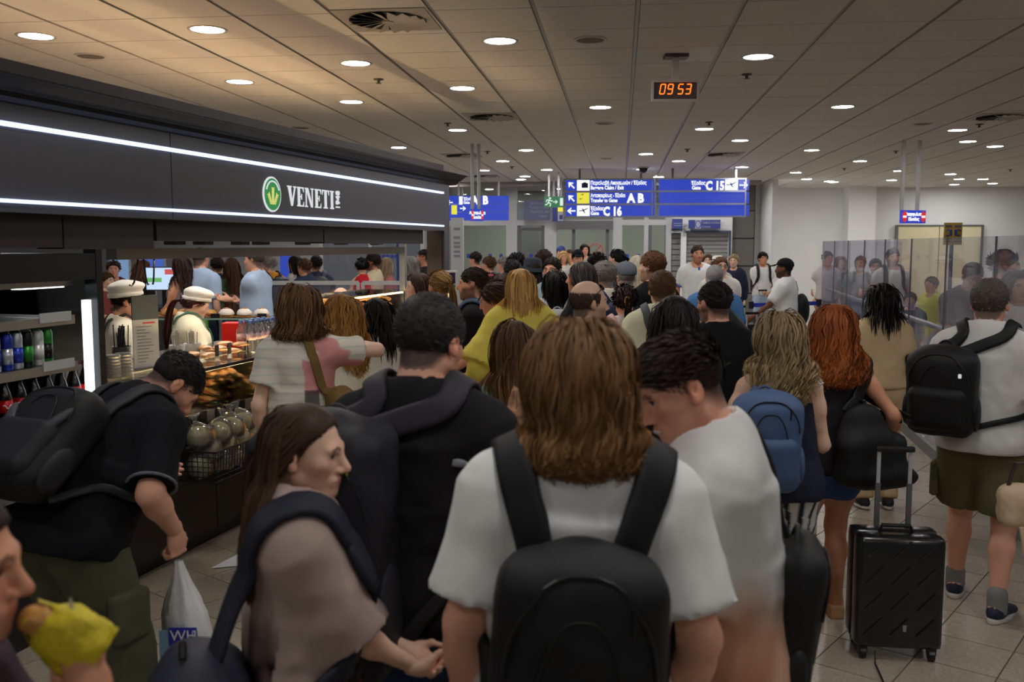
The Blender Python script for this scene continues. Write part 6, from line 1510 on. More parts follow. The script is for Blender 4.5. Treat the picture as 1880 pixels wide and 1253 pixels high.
# ---------------------------------------------------------------- bags worn or held
def bag_empty(f, name, label, cat='backpack', group=None):
    o = empty(name, tuple(f.root.location), f.root.rotation_euler[2]); return tag(o, label, cat, group)
def backpack(f, label, c, size=(.15, .09, .23), z=1.19, c2=None, pocket=True, fab='nylon', straps=(-1, 1), x=0.0, strap_c=None, tilt=0, zips=True, yoff=0.0, sw=.055, fine=1.0, handle=True, wr=.004, front=1, sx2=(.06, .085)):
    s = f.s; o = bag_empty(f, 'backpack', label); vx = max(.0095, f.D*.003)/fine; m = cloth_mat(c, fab); m2 = cloth_mat(c2 or c, fab)
    d0 = -(.104*f.W+.024+size[1])+yoff; R = f.R2 @ rx(tilt) @ (rzm(180) if front < 0 else np.eye(3)); c0 = f.up(x, d0*front, z)
    hx, hy, hz = (v*s for v in size)
    P = [rbox(c0, A(hx, hy, hz), R, min(hy*.95, .07*s), .03), ell(c0+R @ A(0, 0, hz*.5), A(hx*.96, hy*1.0, hz*.62), R, .04)]
    V, Q = mesh_sdf(P, vx, [plane_cut(c0-R @ A(0, 0, hz*.985), R[:, 2], -1)]); V = ridge(V, Q, wrinkles(V, int(px_seed(f)), wr, 16)); obj('main_compartment', np_mesh('main_compartment', V, Q, m), o)
    if pocket:
        V, Q = mesh_sdf([rbox(c0+R @ A(0, -hy*.75, -hz*.32), A(hx*.84, hy*.62, hz*.52), R, hy*.5, .02)], vx); V = ridge(V, Q, wrinkles(V, 7, wr*.7, 20)); obj('front_pocket', np_mesh('front_pocket', V, Q, m2), o)
    if f.D < 5:
        for g in (-1, 1):
            V, Q = mesh_sdf([ell(c0+R @ A(g*hx*.98, -hy*.05, -hz*.45), A(.022*s, hy*.62, hz*.42), R, .02)], vx); obj('side_pocket', np_mesh('side_pocket', V, Q, m2), o)
        sp_, _n = lay_on(P, np.array([c0+R @ A(hx*.62*u_, -hy*1.0, -hz*.28+hz*.95*(1-abs(u_)**3)) for u_ in np.linspace(-1, 1, 15)]), .001); MB().tube(sp_, .0028*s, 5).build('seam', mat('seam black', C(12, 12, 13), .6), o)
    if zips:
        zm = MB(); zp = [c0+R @ A(hx*.80*math.cos(a), -hy*(1.0-.25*abs(math.cos(a))), hz*(.25+.70*math.sin(a))) for a in np.linspace(.05, 3.09, 17)]
        zp, zn = lay_on(P, np.array(zp), .001); zm.tube(zp, .0035*s, 5); zm.tube([zp[4], zp[4]-R @ A(0, 0, .05)*s], .004*s, 5); zm.build('zip', mat('zip dark', C(16, 16, 18), .4), o)
    if handle:
        MB().tube([tuple(c0+R @ A(x_, hy*.6, hz*.95+.045*s*(1-(x_/.05/s)**2))) for x_ in np.linspace(-.045*s, .045*s, 9)], .007*s, 6).build('top_handle', m2, o)
    sm = cloth_mat(strap_c or c2 or c, fab); full = f.shirt+[p for a in f.armp for p in a[:1]]
    for g in straps:
        P_ = [c0+R @ A(g*front*sx2[0]*s, hy*.85, hz*.86), f.up(g*sx2[1], -.09*front, 1.44), f.up(g*(sx2[1]+.012), -.02*front, 1.475), f.up(g*(sx2[1]+.018), .06*front, 1.44), f.up(g*.115, .12*front, 1.34), f.up(g*.125, .12*front, 1.24), f.up(g*.16, .05*front, 1.12), f.up(g*.15, -.06*front, 1.05), c0+R @ A(g*hx*.85, hy*.7, -hz*.85)]
        pts = catmull(P_, 5); pts, nr = lay_on(f.shirt, pts, .006*s, 4, int(len(pts)*.84)); wds = np.where(np.arange(len(pts)) < len(pts)*.66, sw, sw*.5)*s
        V, Q = ribbon(pts, nr, wds, .012*s); obj('shoulder_strap', np_mesh('shoulder_strap', V, Q, sm), o)
    f.pack = (c0, R, hx, hy, hz); return o
def px_seed(f): return abs(hash(f.key)) % 1000 if False else sum(ord(c) for c in f.key)
def held_strap(f, pts, w=.04, th=.006, m=None, parent=None, name='strap', snap=(2, -2), off=.008):
    pts = catmull(pts, 6); n = len(pts); a = int(n*snap[0]/10) if snap else 0; b = int(n*snap[1]/10) if snap else 0
    pts, nr = lay_on(f.shirt, pts, off, a, b, True); V, Q = ribbon(pts, nr, w, th); return obj(name, np_mesh(name, V, Q, m), parent)
def prop_local(f, name, label, cat): return bag_empty(f, name, label, cat)
def phone(f, which, label):
    S, E, Wr = f.arms[which]; h = nrm(Wr-E); o = prop_local(f, 'phone', label, 'phone'); c = Wr+h*.09+A(0, 0, .03)
    R = np.stack([A(1, 0, 0), nrm(A(0, .5, .8)), nrm(np.cross(A(1, 0, 0), A(0, .5, .8)))], 1)
    MB().quadbox(tuple(c), (.072, .15, .009), Matrix(R.tolist()), .003).build('case', m_blk, o); MB().quadbox(tuple(c-R[:, 2]*-.0052), (.064, .138, .001), Matrix(R.tolist())).build('screen', emit('phone screen', (.5, .7, 1, 1), .9), o); return o
# ================================================================ THE CROWD
def lc(r, g, b, k=1.35): return A(*(min(.9, lin(v)*k) for v in (r, g, b)))
def noi(P, seed, f):
    g = np.random.default_rng(seed); o = 0
    for k in range(5): o = o+np.sin(P@(g.normal(size=3)*f*(1+.6*k))+2*np.sin(P@(g.normal(size=3)*f*.7)+g.random()*6))/(1+.5*k)
    return o/2.2
def mixc(a, b, t): t = np.clip(t, 0, 1)[:, None]; return a*(1-t)+b*t
def p_smiler(P):
    t = (1.16-P[:, 2]+.05*noi(P, 1, 9)-.10*np.clip(P[:, 1], -.2, .2))/.14; sw = mixc(lc(176, 120, 92), lc(214, 178, 154), .5+.5*noi(P, 2, 16)); sw = mixc(sw, lc(150, 66, 44), (noi(P, 3, 12)-.5)*2)
    return mixc(np.tile(lc(206, 204, 202), (len(P), 1)), sw, t)
def p_girl(P):
    t = (1.20-P[:, 2]+.05*noi(P, 4, 10)+.35*(P[:, 1]-.02))/.07; t = t*(np.abs(P[:, 0]) < .165); dk = mixc(lc(34, 28, 30), lc(120, 100, 98), (noi(P, 5, 18)-.3)*1.5); dk = mixc(dk, lc(170, 74, 44), (1.02-P[:, 2])/.06*(noi(P, 6, 10) > -.2))
    return mixc(np.tile(lc(172, 152, 144), (len(P), 1)), dk, t)
def p_stripe(P):
    b = mixc(np.tile(lc(214, 206, 192), (len(P), 1)), lc(168, 182, 172), np.clip(np.sin(P[:, 2]*2*math.pi/.045)-.6, 0, .4)*1.6)
    pk = np.clip((P[:, 0]-.025+.02*noi(P, 8, 14))/.012, 0, 1)*np.clip((P[:, 2]-1.13)/.012, 0, 1)*np.clip((noi(P, 9, 11)+.45)/.15, 0, 1)*(P[:, 1] < .05); b = mixc(b, lc(206, 132, 134), pk*.9)
    bk = (P[:, 0] > .03)*(P[:, 2] < 1.19)*(noi(P*A(1, 1, .5), 10, 26) > .0)*(P[:, 1] < .05)*(P[:, 2] > .86); return mixc(b, lc(52, 48, 56), bk*.85)
def p_leaf(P): return mixc(np.tile(lc(112, 158, 142), (len(P), 1)), lc(150, 186, 170), (np.sin(P@A(40, 40, 150)+3*noi(P, 11, 20)) > .2)*1.0)
def p_vstripe(P):
    a = np.arctan2(P[:, 1], np.abs(P[:, 0])-.10); return np.where((np.sin(a*11) > .45)[:, None], lc(40, 40, 50), lc(196, 194, 192))
def p_plaid(P):
    t = (np.sin(P[:, 0]*90) > 0)*.5+(np.sin(P[:, 2]*90) > 0)*.5; return mixc(np.tile(lc(120, 30, 50), (len(P), 1)), lc(40, 46, 96), t)
def p_check(P): return mixc(np.tile(lc(96, 60, 66), (len(P), 1)), lc(40, 36, 44), (np.sin(P[:, 0]*80)*np.sin(P[:, 2]*80) > 0)*.8)
def p_adidas(P):
    b = np.tile(lc(206, 203, 200), (len(P), 1)); k = (P[:, 0] > .13)*(np.abs(P[:, 1]+.012) < .042)*(np.sin((P[:, 1]+.012)*2*math.pi/.028) > .1)*(P[:, 2] > 1.05); b[k > 0] = lc(44, 44, 48)
    return b
def hang(g, x=.0, y=.03, z=.875): return dict(to=(g*(.225+x), y, z))
def fore(g, x=.12, y=.29, z=1.05, **k): return dict(to=(g*x, y, z), palm=(-g*.6, 0, .5), thumb=(0, .1, 1), **k)
JEAN = dict(c=(52, 64, 92), fab='denim'); DARKP = dict(c=(34, 34, 40)); KHAKI = dict(c=(84, 82, 58))
WT = (206, 203, 200)
# ---------------- foreground
f = person('bob', 'person with wavy brown bob hair in a white tee, seen from behind in the foreground', 1066, 590, 1.92, -2, 'm', W=1.08, side=3, hair=('bob', (112, 80, 52), dict(L=.38, vol=.034, curl=.015, cfreq=40, n=9500, c2=(156, 116, 72), tip=.6, lenvar=.08, jit=.08, gather=.15, tuck=0, cut=.262)), top=dict(c=WT, loose=.022, sleeve=.80, hem=.84, sleeve_w=.016, neck=.082), bot=JEAN, skin='light', head=(4, 8, -3), fine=1.0, face=False)
backpack(f, 'large black backpack with wide straps on the back of the bob haired person', (22, 22, 25), (.165, .10, .30), 1.02, (26, 26, 29), True, sw=.08, tilt=-4, handle=False, wr=.006, sx2=(.075, .135))
f = person('smiler', 'smiling person with dark quiff bending left in a white tee with rust print', 1252, 610, 2.16, 80, 'm', W=1.04, lean=7, head=(16, 25, 6), hair=('fade', (44, 32, 28), dict(L=.045, spike=.35, fluff=.018, comb=(.0, .8, .5), jit=.14)), top=dict(c=WT, loose=.024, sleeve=.92, hem=.80, pat=p_smiler, sleeve_w=.014), bot=dict(c=(120, 100, 90)), skin='light', armL=fore(-1, .10, .30, 1.02, curl=2.2), armR=fore(1, .06, .32, 1.02, curl=2.0), fine=1.15)
backpack(f, 'slim black backpack hanging on the back of the smiling person', (26, 26, 28), (.13, .045, .21), .99, (30, 30, 32), False, strap_c=(24, 24, 26), tilt=14, straps=(1,), yoff=.02)
MB().tube([tuple(f.up(.079*math.cos(a), .008+.074*math.sin(a), 1.452-.030*math.sin(a))) for a in np.linspace(0, 6.283, 24)], .008, 6).build('collar', mat('dark collar', C(34, 34, 38), .8), f.root)
V, Q = mesh_sdf([ell(f.hp(0, .094, -.066), A(.023, .010, .006), f.Rh, .004)], .0035); obj('teeth', np_mesh('teeth', V, Q, mat('teeth', C(226, 220, 210), .3)), f.root)
S_, E_, W_ = f.arms[0]; o = prop_local(f, 'folded_paper', 'folded white paper held by the smiling person', 'paper'); MB().quadbox(tuple(W_+A(-.02, .05, -.03)), (.15, .03, .10), Matrix(rx(20).tolist()), .008).build('sheet', mat('white paper', C(214, 214, 214, 1.1), .6), o); MB().quadbox(tuple(W_+A(-.02, .05, -.085)), (.15, .032, .008), Matrix(rx(20).tolist())).build('blue_edge', mat('pale blue', C(120, 180, 200), .6), o)
f = person('girl', 'young woman in profile with very long straight brown hair and mauve tee', 560, 742, 2.12, -72, 'f', W=.98, hair=('long', (64, 46, 34), dict(L=.60, vol=.010, n=6000, c2=(120, 88, 56), tip=.35, part=.01, curl=.002, jit=.04, shift=.026, gather=.10, tuck=.032, cut=.42)), top=dict(c=(172, 152, 144), loose=.030, sleeve=1.0, hem=.84, pat=p_girl, sleeve_w=.03), bot=dict(c=(60, 56, 60)), skin='fair', head=(-26, 6, 0), armL=fore(-1, .02, .30, 1.0, curl=1.6, dir=(.5, .7, -.4)), armR=fore(1, .05, .31, .98, curl=1.5, dir=(-.5, .75, -.35)), fine=1.25)
girl = f
o = bag_empty(f, 'backpack', 'dark navy backpack with blue patches slung low behind the long haired woman')
c0 = f.up(.10, -.29, .90); mN = cloth_mat((34, 36, 48), 'nylon')
for nm_, pr_ in (('main_compartment', [rbox(c0, A(.16, .10, .17), f.R2 @ rx(-18), .07, .03), ell(c0+A(0, .02, .08), A(.16, .10, .12), None, .05)]), ('front_pocket', [rbox(c0+A(.0, -.08, -.05), A(.13, .06, .11), f.R2 @ rx(-18), .05, .03)])):
    V, Q = mesh_sdf(pr_, .011); V = ridge(V, Q, wrinkles(V, 3, .006, 18)); obj(nm_, np_mesh(nm_, V, Q, mN), o)
held_strap(f, [c0+A(.03, .05, .16), f.up(.108, -.17, 1.25), f.up(.115, -.10, 1.38), f.up(.118, .0, 1.45), f.up(.115, .07, 1.39), f.up(.12, .12, 1.27), f.up(.13, .09, 1.1), c0+A(.10, .1, -.1)], .066, .014, mN, o, 'shoulder_strap', (2.2, 8))
MB().tube([tuple(c0+A(.03+.03*math.cos(a), -.01, .20+.022*math.sin(a))) for a in np.linspace(0, 6.28, 5)], .008, 6).build('buckle', m_blk, o)
for k in range(4): MB().quadbox(tuple(c0+A(.13, -.05+.03*k-.04, .12)), (.02, .022, .03), None, .003).build('blue_patch', mat('patch blue', C(40, 60, 150), .6), o)
# stooping man with carrier bag
f = person('stoop', 'heavy person in black polo and olive trousers stooping toward the fridge', 318, 640, 3.42, -26, 'm', W=1.18, lean=50, head=(-30, 55, 0), hair=('fade', (34, 30, 30), dict(L=.016)), top=dict(c=(18, 18, 22), loose=.018, sleeve=.88, hem=.86, name='polo_shirt'), bot=dict(c=(74, 74, 58), e=.02, wide=.012), skin='light', stance=.17, step=(.10, -.06), armR=dict(to=(.235, .12, .90), palm=(-1, 0, 0), curl=3.6, dir=(0, .1, -1)), armL=dict(to=(-.30, .50, 1.0)), beard=.3, fine=1.15)
stoop = f
backpack(f, 'bulky black backpack with grey wings on the stooping person', (24, 24, 26), (.165, .085, .21), 1.09, (34, 34, 38), True, sw=.06)
c0, R, hx, hy, hz = f.pack
for g in (-1, 1):
    V, Q = mesh_sdf([ell(c0+R @ A(g*.10, -hy*1.02, .03), A(.022, .012, .075), R @ ry(g*28), .01)], .009); obj('grey_wing', np_mesh('grey_wing', V, Q, cloth_mat((66, 66, 72), 'nylon')), [q for q in bpy.data.objects if q.get('label', '').startswith('bulky black')][0])
ru = MB()
for S, E, Wr in f.arms:
    dn = nrm(E-S); q = S+(E-S)*.87; ex = nrm(np.cross(dn, A(0, 1, .3))); ey = np.cross(dn, ex); r_ = .083*f.s
    ru.tube([tuple(q+ex*r_*math.cos(a)+ey*r_*math.sin(a)) for a in np.linspace(0, 6.283, 22)], .005, 5)
ru.build('sleeve_piping', mat('piping grey', C(90, 94, 104), .7), f.root)
V, Q = mesh_sdf([rbox(f.feet[1][0]*.4+f.feet[1][1]*.6+A(.105, -.02, .0), A(.022, .075, .085), None, .015, .01)], .012); obj('cargo_pocket', np_mesh('cargo_pocket', V, Q, cloth_mat((74, 74, 58))), f.root)
# carrier bag
S, E, Wr = f.arms[1]; Hh = Wr+A(0, .01, -.105)
o = prop_local(f, 'carrier_bag', 'white plastic carrier bag with blue WH label hanging from a hand', 'bag')
bm_ = MB(); n_ = 30; prof = [(.012, .014, 0), (.020, .020, .03), (.036, .03, .08), (.062, .05, .14), (.084, .06, .19), (.092, .066, .27), (.086, .068, .37), (.07, .062, .45), (.03, .04, .48)]
for i, (a, b_, z) in enumerate(prof):
    for k in range(n_):
        t = 2*math.pi*k/n_; rk = 1+.10*math.sin(7*t+i*.3)*(1 if i < 4 else .35)+.05*math.sin(11*t+i); bm_.v.append((Hh[0]+(a*math.cos(t)*rk)+.05*z, Hh[1]+b_*math.sin(t)*rk+.06*z, Hh[2]-z))
for i in range(len(prof)-1):
    for k in range(n_): a = i*n_+k; b_ = i*n_+(k+1) % n_; bm_.f.append((a, a+n_, b_+n_, b_))
bm_.f.append(tuple((len(prof)-1)*n_+k for k in reversed(range(n_))))
m_pb2 = mat('thin plastic', C(226, 228, 232, 1.3), .35, bump=.5, bscale=25)
bm_.build('plastic_sack', m_pb2, o, smooth=True)
# label block: turned to the camera side (the person's right / rear)
ang = -f.root.rotation_euler[2]; lx = Vector((math.cos(ang), math.sin(ang), 0)); ln = Vector((math.sin(ang), -math.cos(ang), 0))
cl_ = Vector(tuple(Hh))+Vector((.05*.25, .06*.25, -.245))+ln*.078
Ml = Matrix(((lx.x, -ln.x, 0, cl_.x), (lx.y, -ln.y, 0, cl_.y), (0, 0, 1, cl_.z), (0, 0, 0, 1)))
def lbl(x0, x1, z0, z1, y, m, nm):
    b = MB(); b.box(x0, x1, y, y+.003, z0, z1); b.v = [tuple(Ml @ Vector(v)) for v in b.v]; b.build(nm, m, o)
lbl(-.035, .060, -.032, .032, 0, mat('bag blue', C(24, 40, 150, 1.3), .4), 'blue_label'); lbl(-.07, .06, -.16, .02, .006, mat('bag pale blue', C(140, 176, 206, 1.1), .5), 'pale_panel')
b = MB(); add_text(b, 'WH', -.030, -.012, .052, -.002, .001, 'LEFT', 1.0); add_text(b, 'S', .044, -.012, .052, -.002, .001, 'LEFT', .4); b.v = [tuple(Ml @ Vector(v)) for v in b.v]; b.build('lettering', mat('bag white', C(225, 228, 235, 1.2), .5), o)
# man with grey-black hair and big backpack
f = person('packman', 'person with cropped grey black hair and black sweatshirt, large pack on one shoulder', 790, 534, 2.5, -14, 'm', W=1.12, hair=('short', (52, 48, 48), dict(L=.020, jit=.12, spike=.1)), top=dict(c=(28, 27, 30), loose=.02, sleeve=1.5, hem=.86, neck=.082, name='sweatshirt'), bot=JEAN, skin='light', head=(-14, 14, 0), armR=fore(1, .22, .22, 1.02), armL=fore(-1, .20, .2, 1.05), fine=1.1)
V, Q = mesh_sdf([ell(f.up(.145, -.115, 1.31), A(.02, .004, .010), f.R2, .01), ell(f.up(.125, -.118, 1.318), A(.016, .004, .003), f.R2, .01), ell(f.up(.125, -.118, 1.306), A(.016, .004, .003), f.R2, .01)], .004); obj('chest_logo', np_mesh('chest_logo', V, Q, mat('logo grey', C(120, 122, 130), .6)), f.root)
backpack(f, 'big black hiking backpack with yellow zip pulls hanging off the left shoulder', (30, 30, 36), (.17, .12, .33), 1.10, (36, 36, 42), True, x=-.16, straps=(-1, 1), sw=.075, strap_c=(40, 38, 44), wr=.007)
c0, R, hx, hy, hz = f.pack; bp_ = [o_ for o_ in bpy.data.objects if o_.name.startswith('backpack') and o_.get('label', '').startswith('big black hiking')][0]
for dx, dz in ((.05, .2), (.08, .17)): MB().tube([tuple(c0+R @ A(dx, -hy*1.05, dz)), tuple(c0+R @ A(dx-.03, -hy*1.12, dz-.06))], .006, 6).build('zip_pull', mat('pull yellow', C(200, 180, 60), .5), bp_)
MB().tube([tuple(c0+R @ A(x_, -hy*.95, hz*.72+.01*math.cos(x_*20))) for x_ in np.linspace(-.11, .11, 9)], .009, 6, flat=(1, .6)).build('yellow_trim', mat('trim yellow', C(190, 170, 50), .5), bp_)
MB().quadbox(tuple(f.up(-.05, -.085, 1.462)), (.04, .006, .028), Matrix((f.R2 @ rx(30)).tolist())).build('neck_tag', mat('tag white', C(210, 210, 210), .6), f.root)
# girl eating a wrapped sandwich, bottom left corner
f = person('eater', 'dark haired person at the left edge eating from a yellow wrapper', -106, 890, 1.24, -78, 'f', W=.95, hair=('long', (44, 28, 22), dict(L=.42, n=4200, vol=.010, part=.0, curl=.004, tuck=.016)), top=dict(c=(58, 46, 54), sleeve=.6), bot=DARKP, skin='tan', head=(-2, 6, 0), armR=dict(to=(.03, .235, 1.375), palm=(-1, .1, 0), thumb=(0, -1, .2), dir=(-.1, -.18, 1), curl=1.7, pole=(.6, -.3, -1)), armL=dict(to=(-.10, .28, 1.20), curl=1.6, palm=(.8, 0, .3), thumb=(0, 0, 1)), fine=1.0)
o = prop_local(f, 'wrapped_sandwich', 'sandwich in a yellow paper wrapper held to the mouth', 'sandwich'); mo = f.hp(0, .12, -.075); axd = nrm(A(.0, .063, -.045))
wv_ = MB(); n_ = 26; up_ = A(0, 0, 1.0); sx_ = nrm(np.cross(axd, up_)); sy_ = np.cross(sx_, axd)
for i in range(9):
    t = i/8; c_ = mo+axd*(.010+t*.10); ra, rb = .026+.020*min(1, t*2.2)-.014*max(0, t-.6), .018+.010*min(1, t*2)
    for k in range(n_): a = 2*math.pi*k/n_; q = 1+.09*math.sin(5*a+9*t)+.05*math.sin(9*a-7*t); wv_.v.append(tuple(c_+sy_*ra*math.cos(a)*q+sx_*rb*math.sin(a)*q+axd*.014*math.sin(3*a)*(i == 0)))
for i in range(8):
    for k in range(n_): a = i*n_+k; b_ = i*n_+(k+1) % n_; wv_.f.append((a, b_, b_+n_, a+n_))
wv_.f.append(tuple(8*n_+k for k in range(n_))); wv_.build('paper_wrapper', mat('yellow paper', C(196, 176, 30, 1.3), .55, var=.2, vscale=30, bump=.5, bscale=50), o, smooth=True)
V, Q = mesh_sdf([ell(mo+axd*.012, A(.022, .022, .018), None, .01), ell(mo+axd*.02+A(0, 0, .01), A(.018, .026, .014), None, .01)], .005); V = ridge(V, Q, wrinkles(V, 9, .003, 90)); obj('bread_end', np_mesh('bread_end', V, Q, m_bread), o)
nk = MB(); ce = mo+axd*.08; nk.v = [tuple(ce+sy_*a*.05+axd*b_-A(0, 0, c_)) for a, b_, c_ in ((-1, 0, 0), (1, -.05, 0), (1.2, -.02, .14), (-.8, .06, .14))]; nk.v += [(x+.002, y+.002, z) for x, y, z in nk.v]; nk.f = [(0, 1, 2, 3), (7, 6, 5, 4), (0, 4, 5, 1), (1, 5, 6, 2), (2, 6, 7, 3), (3, 7, 4, 0)]; nk.build('napkin', mat('napkin white', C(210, 206, 200, 1.2), .7), o)
# ---------------- around the counter
f = person('striped', 'person with brown bob hair and striped cream tee with pink print at the counter', 548, 524, 4.75, 8, 'f', W=1.05, hair=('bob', (92, 64, 42), dict(L=.34, vol=.036, curl=.014, cfreq=36, c2=(130, 94, 60), tip=.4, cut=.245)), top=dict(c=WT, loose=.020, sleeve=.62, hem=.80, pat=p_stripe, sleeve_w=.012), bot=JEAN, skin='fair', head=(10, 6, 0), armR=dict(to=(.16, .16, 1.40), pole=(1, -.1, -.1), curl=1.8, palm=(-1, 0, 0)), fine=1.7)
o = bag_empty(f, 'shoulder_bag', 'olive canvas shoulder bag on the striped tee person', 'bag'); mo_ = cloth_mat((104, 82, 46)); c0 = f.pel(.215, -.13, 1.02)
V, Q = mesh_sdf([rbox(c0, A(.07, .12, .16), rzm(20), .04, .02), ell(c0+A(0, 0, .12), A(.05, .10, .06), None, .03)], .013); obj('sack', np_mesh('sack', V, Q, mo_), o)
held_strap(f, [f.up(.06, .12, 1.25), f.up(.02, .10, 1.38), f.up(-.0+.03, -.01, 1.46), f.up(.06, -.10, 1.38), f.up(.13, -.13, 1.2), c0+A(0, 0, .14)], .045, .006, mo_, o, 'strap', (0, 8.6))
f = person('curlyb', 'person with curly honey blond hair wearing sunglasses by the counter', 622, 545, 5.7, 62, 'f', hair=('curly', (150, 104, 52), dict(L=.42, vol=.05, c2=(196, 150, 84), tip=.5)), top=dict(c=(206, 196, 178), loose=.02, sleeve=1.6, hem=.84), bot=dict(c=(190, 180, 160)), skin='tan', armL=fore(-1), armR=fore(1))
glasses(f, 'eyes', True, 'dark sunglasses worn by the curly blond person')
f = person('braids', 'person with long black braids in a white long sleeve top and plaid skirt', 688, 548, 6.2, 52, 'f', W=.92, hair=('dreads', 'black', dict(L=.34, n=420, vol=.02)), top=dict(c=WT, loose=.008, sleeve=1.7, hem=1.0), bot=dict(kind='skirt', pat=p_plaid, end=.72, top=1.06), skin='brown', head=(5, 8, 0), armL=fore(-1), armR=fore(1))
person('brownf', 'person with straight dark brown hair turned to the counter behind the grey haired person', 768, 502, 7.6, 98, 'f', hair=('long', (62, 42, 32), dict(L=.42)), top=dict(c=(40, 38, 42), sleeve=.5), bot=DARKP, skin='fair', armL=fore(-1), armR=fore(1))
f = person('sunblond', 'person with tied blond hair and sunglasses on the head in a tan outfit', 806, 497, 7.2, 40, 'f', hair=('pony', (150, 116, 70), dict(L=.3, c2=(190, 150, 96))), top=dict(c=(120, 104, 70), sleeve=.5, hem=.8), bot=dict(kind='skirt', c=(124, 104, 62), end=.35), skin='tan', armL=fore(-1))
glasses(f, 'head', True, 'sunglasses pushed up on the tied blond hair')
f = person('bluepack', 'bearded person in black tee with shaved sides facing left beside the feedback terminal', 868, 489, 6.7, 82, 'm', hair=('fade', (46, 34, 28)), top=dict(c=(20, 20, 22), sleeve=.75), bot=DARKP, skin='light', beard=.7, armL=fore(-1, .2, .2, .95))
backpack(f, 'slate blue backpack worn on the front by the bearded person', (64, 76, 100), (.15, .09, .26), 1.12, front=-1)
f = person('whitetop', 'person with brown tied hair and white tee facing left with bottle in hand', 908, 517, 6.1, 74, 'f', W=.95, hair=('bun', (66, 46, 34), dict(z=-.05, big=.9)), top=dict(c=(206, 194, 184), loose=.012, sleeve=.55, hem=.98), bot=dict(kind='skirt', c=(70, 70, 76), end=.52, top=1.1), skin='tan', head=(0, 14, 0), armL=fore(-1, .06, .32, 1.05), armR=fore(1, .08, .30, 1.04))
b_ = copy_tree(wb); b_.scale = (1, 1, 1); w = f.arms[0][2]; a = f.root.rotation_euler[2]; b_.location = (f.root.location.x+(w[0]*math.cos(a)-(w[1]+.07)*math.sin(a)), f.root.location.y+(w[0]*math.sin(a)+(w[1]+.07)*math.cos(a)), w[2]-.02); tag(b_, 'clear water bottle held by the person in the white tee', 'bottle'); b_.pop('group', None) if 'group' in b_ else None
phone(f, 1, 'dark phone held beside the water bottle by the white tee person')
person('scrunchie', 'person with dark hair held by a pink scrunchie behind the bottle holder', 894, 503, 8.0, 20, 'f', hair=('bun', 'black', dict(z=.07, big=.8)), top=dict(c=(30, 30, 34)), bot=DARKP, skin='tan')
f = PEOPLE['scrunchie']; MB().tube([tuple(f.hp(.035*math.cos(a), -.10, .085+.03*math.sin(a))) for a in np.linspace(0, 6.28, 14)], .012, 6).build('scrunchie', mat('pink scrunchie', C(210, 70, 110), .7), f.root)
person('longbr', 'person with loose dark brown hair just left of the yellow blouse', 922, 501, 7.4, 14, 'f', hair=('long', (56, 40, 34), dict(L=.38)), top=dict(c=(60, 74, 96), sleeve=.4), bot=DARKP, skin='light')
f = person('yellow', 'person with straight honey blond hair in a billowing yellow blouse', 956, 493, 5.9, 6, 'f', W=1.02, hair=('long', (190, 148, 84), dict(L=.40, vol=.016, c2=(214, 178, 116), tip=.5, n=3600, curl=.002, cut=.29, gather=.15)), top=dict(c=(206, 186, 86), loose=.045, sleeve=1.75, hem=.86, sleeve_w=.045, flare=.02, wr=.008, name='blouse'), bot=dict(c=(160, 150, 130)), skin='fair', armL=fore(-1, .24, .12, .98), armR=fore(1, .2, .2, 1.0))
f = person('mint', 'person with long brown hair and mint leaf patterned top behind the packman', 944, 590, 3.55, 22, 'f', W=.95, hair=('long', (70, 48, 34), dict(L=.46, c2=(150, 104, 60), tip=.5, part=.03, curl=.006)), top=dict(c=(120, 160, 146), loose=.022, sleeve=.8, hem=.84, pat=p_leaf, sleeve_w=.02), bot=dict(c=(70, 76, 84)), skin='light', head=(-14, 6, 0), armL=fore(-1))
o = bag_empty(f, 'shoulder_bag', 'floral strapped bag slung behind the mint top person', 'bag')
m_fl = mat('floral strap', C(150, 110, 84), .7, var=.9, vscale=26); held_strap(f, [f.up(.05, .1, 1.35), f.up(.0, .0, 1.46), f.up(-.04, -.09, 1.36), f.up(-.06, -.13, 1.2), f.up(-.07, -.14, 1.05)], .085, .006, m_fl, o, 'strap', (0, 10))
V, Q = mesh_sdf([rbox(f.pel(-.08, -.19, .98), A(.12, .05, .12), None, .04, .02)], .014); obj('pouch', np_mesh('pouch', V, Q, m_fl), o)
# ---------------- middle of the queue
f = person('baldsun', 'balding person with grey stubble and sunglasses on the head looking right', 1082, 512, 5.0, -58, 'm', W=1.12, hair=('bald', (70, 50, 42), dict()), top=dict(c=(40, 40, 46)), bot=DARKP, skin='fair', beard=.35, head=(-10, 2, 0))
glasses(f, 'head', True, 'sunglasses pushed up on the balding person')
f = person('clip', 'person with dark hair gathered in a gold claw clip and pink pack', 1147, 524, 6.5, 2, 'f', hair=('tied', (46, 32, 30), dict(L=.22, z=-.02)), top=dict(c=(206, 190, 190)), bot=DARKP, skin='light')
MB().tube([tuple(f.hp(.018*math.cos(a), -.128, .01+.035*math.sin(a))) for a in np.linspace(.3, 5.9, 14)], .005, 5).build('hair_clip', mat('gold clip', C(196, 160, 80), .3, metal=.8), f.root)
backpack(f, 'small pale pink backpack on the person with the gold clip', (206, 160, 156), (.13, .07, .17), 1.26, zips=False)
f = person('cream', 'person with short brown hair in a cream tee with dark bag strap', 1216, 495, 6.0, -6, 'm', hair=('short', (92, 66, 44), dict(L=.03)), top=dict(c=(212, 202, 174), loose=.025, sleeve=.7), bot=dict(c=(120, 110, 96)), skin='fair', face=False)
o = bag_empty(f, 'crossbody_bag', 'grey cross body bag on the cream tee person', 'bag'); mg = cloth_mat((70, 72, 78), 'nylon')
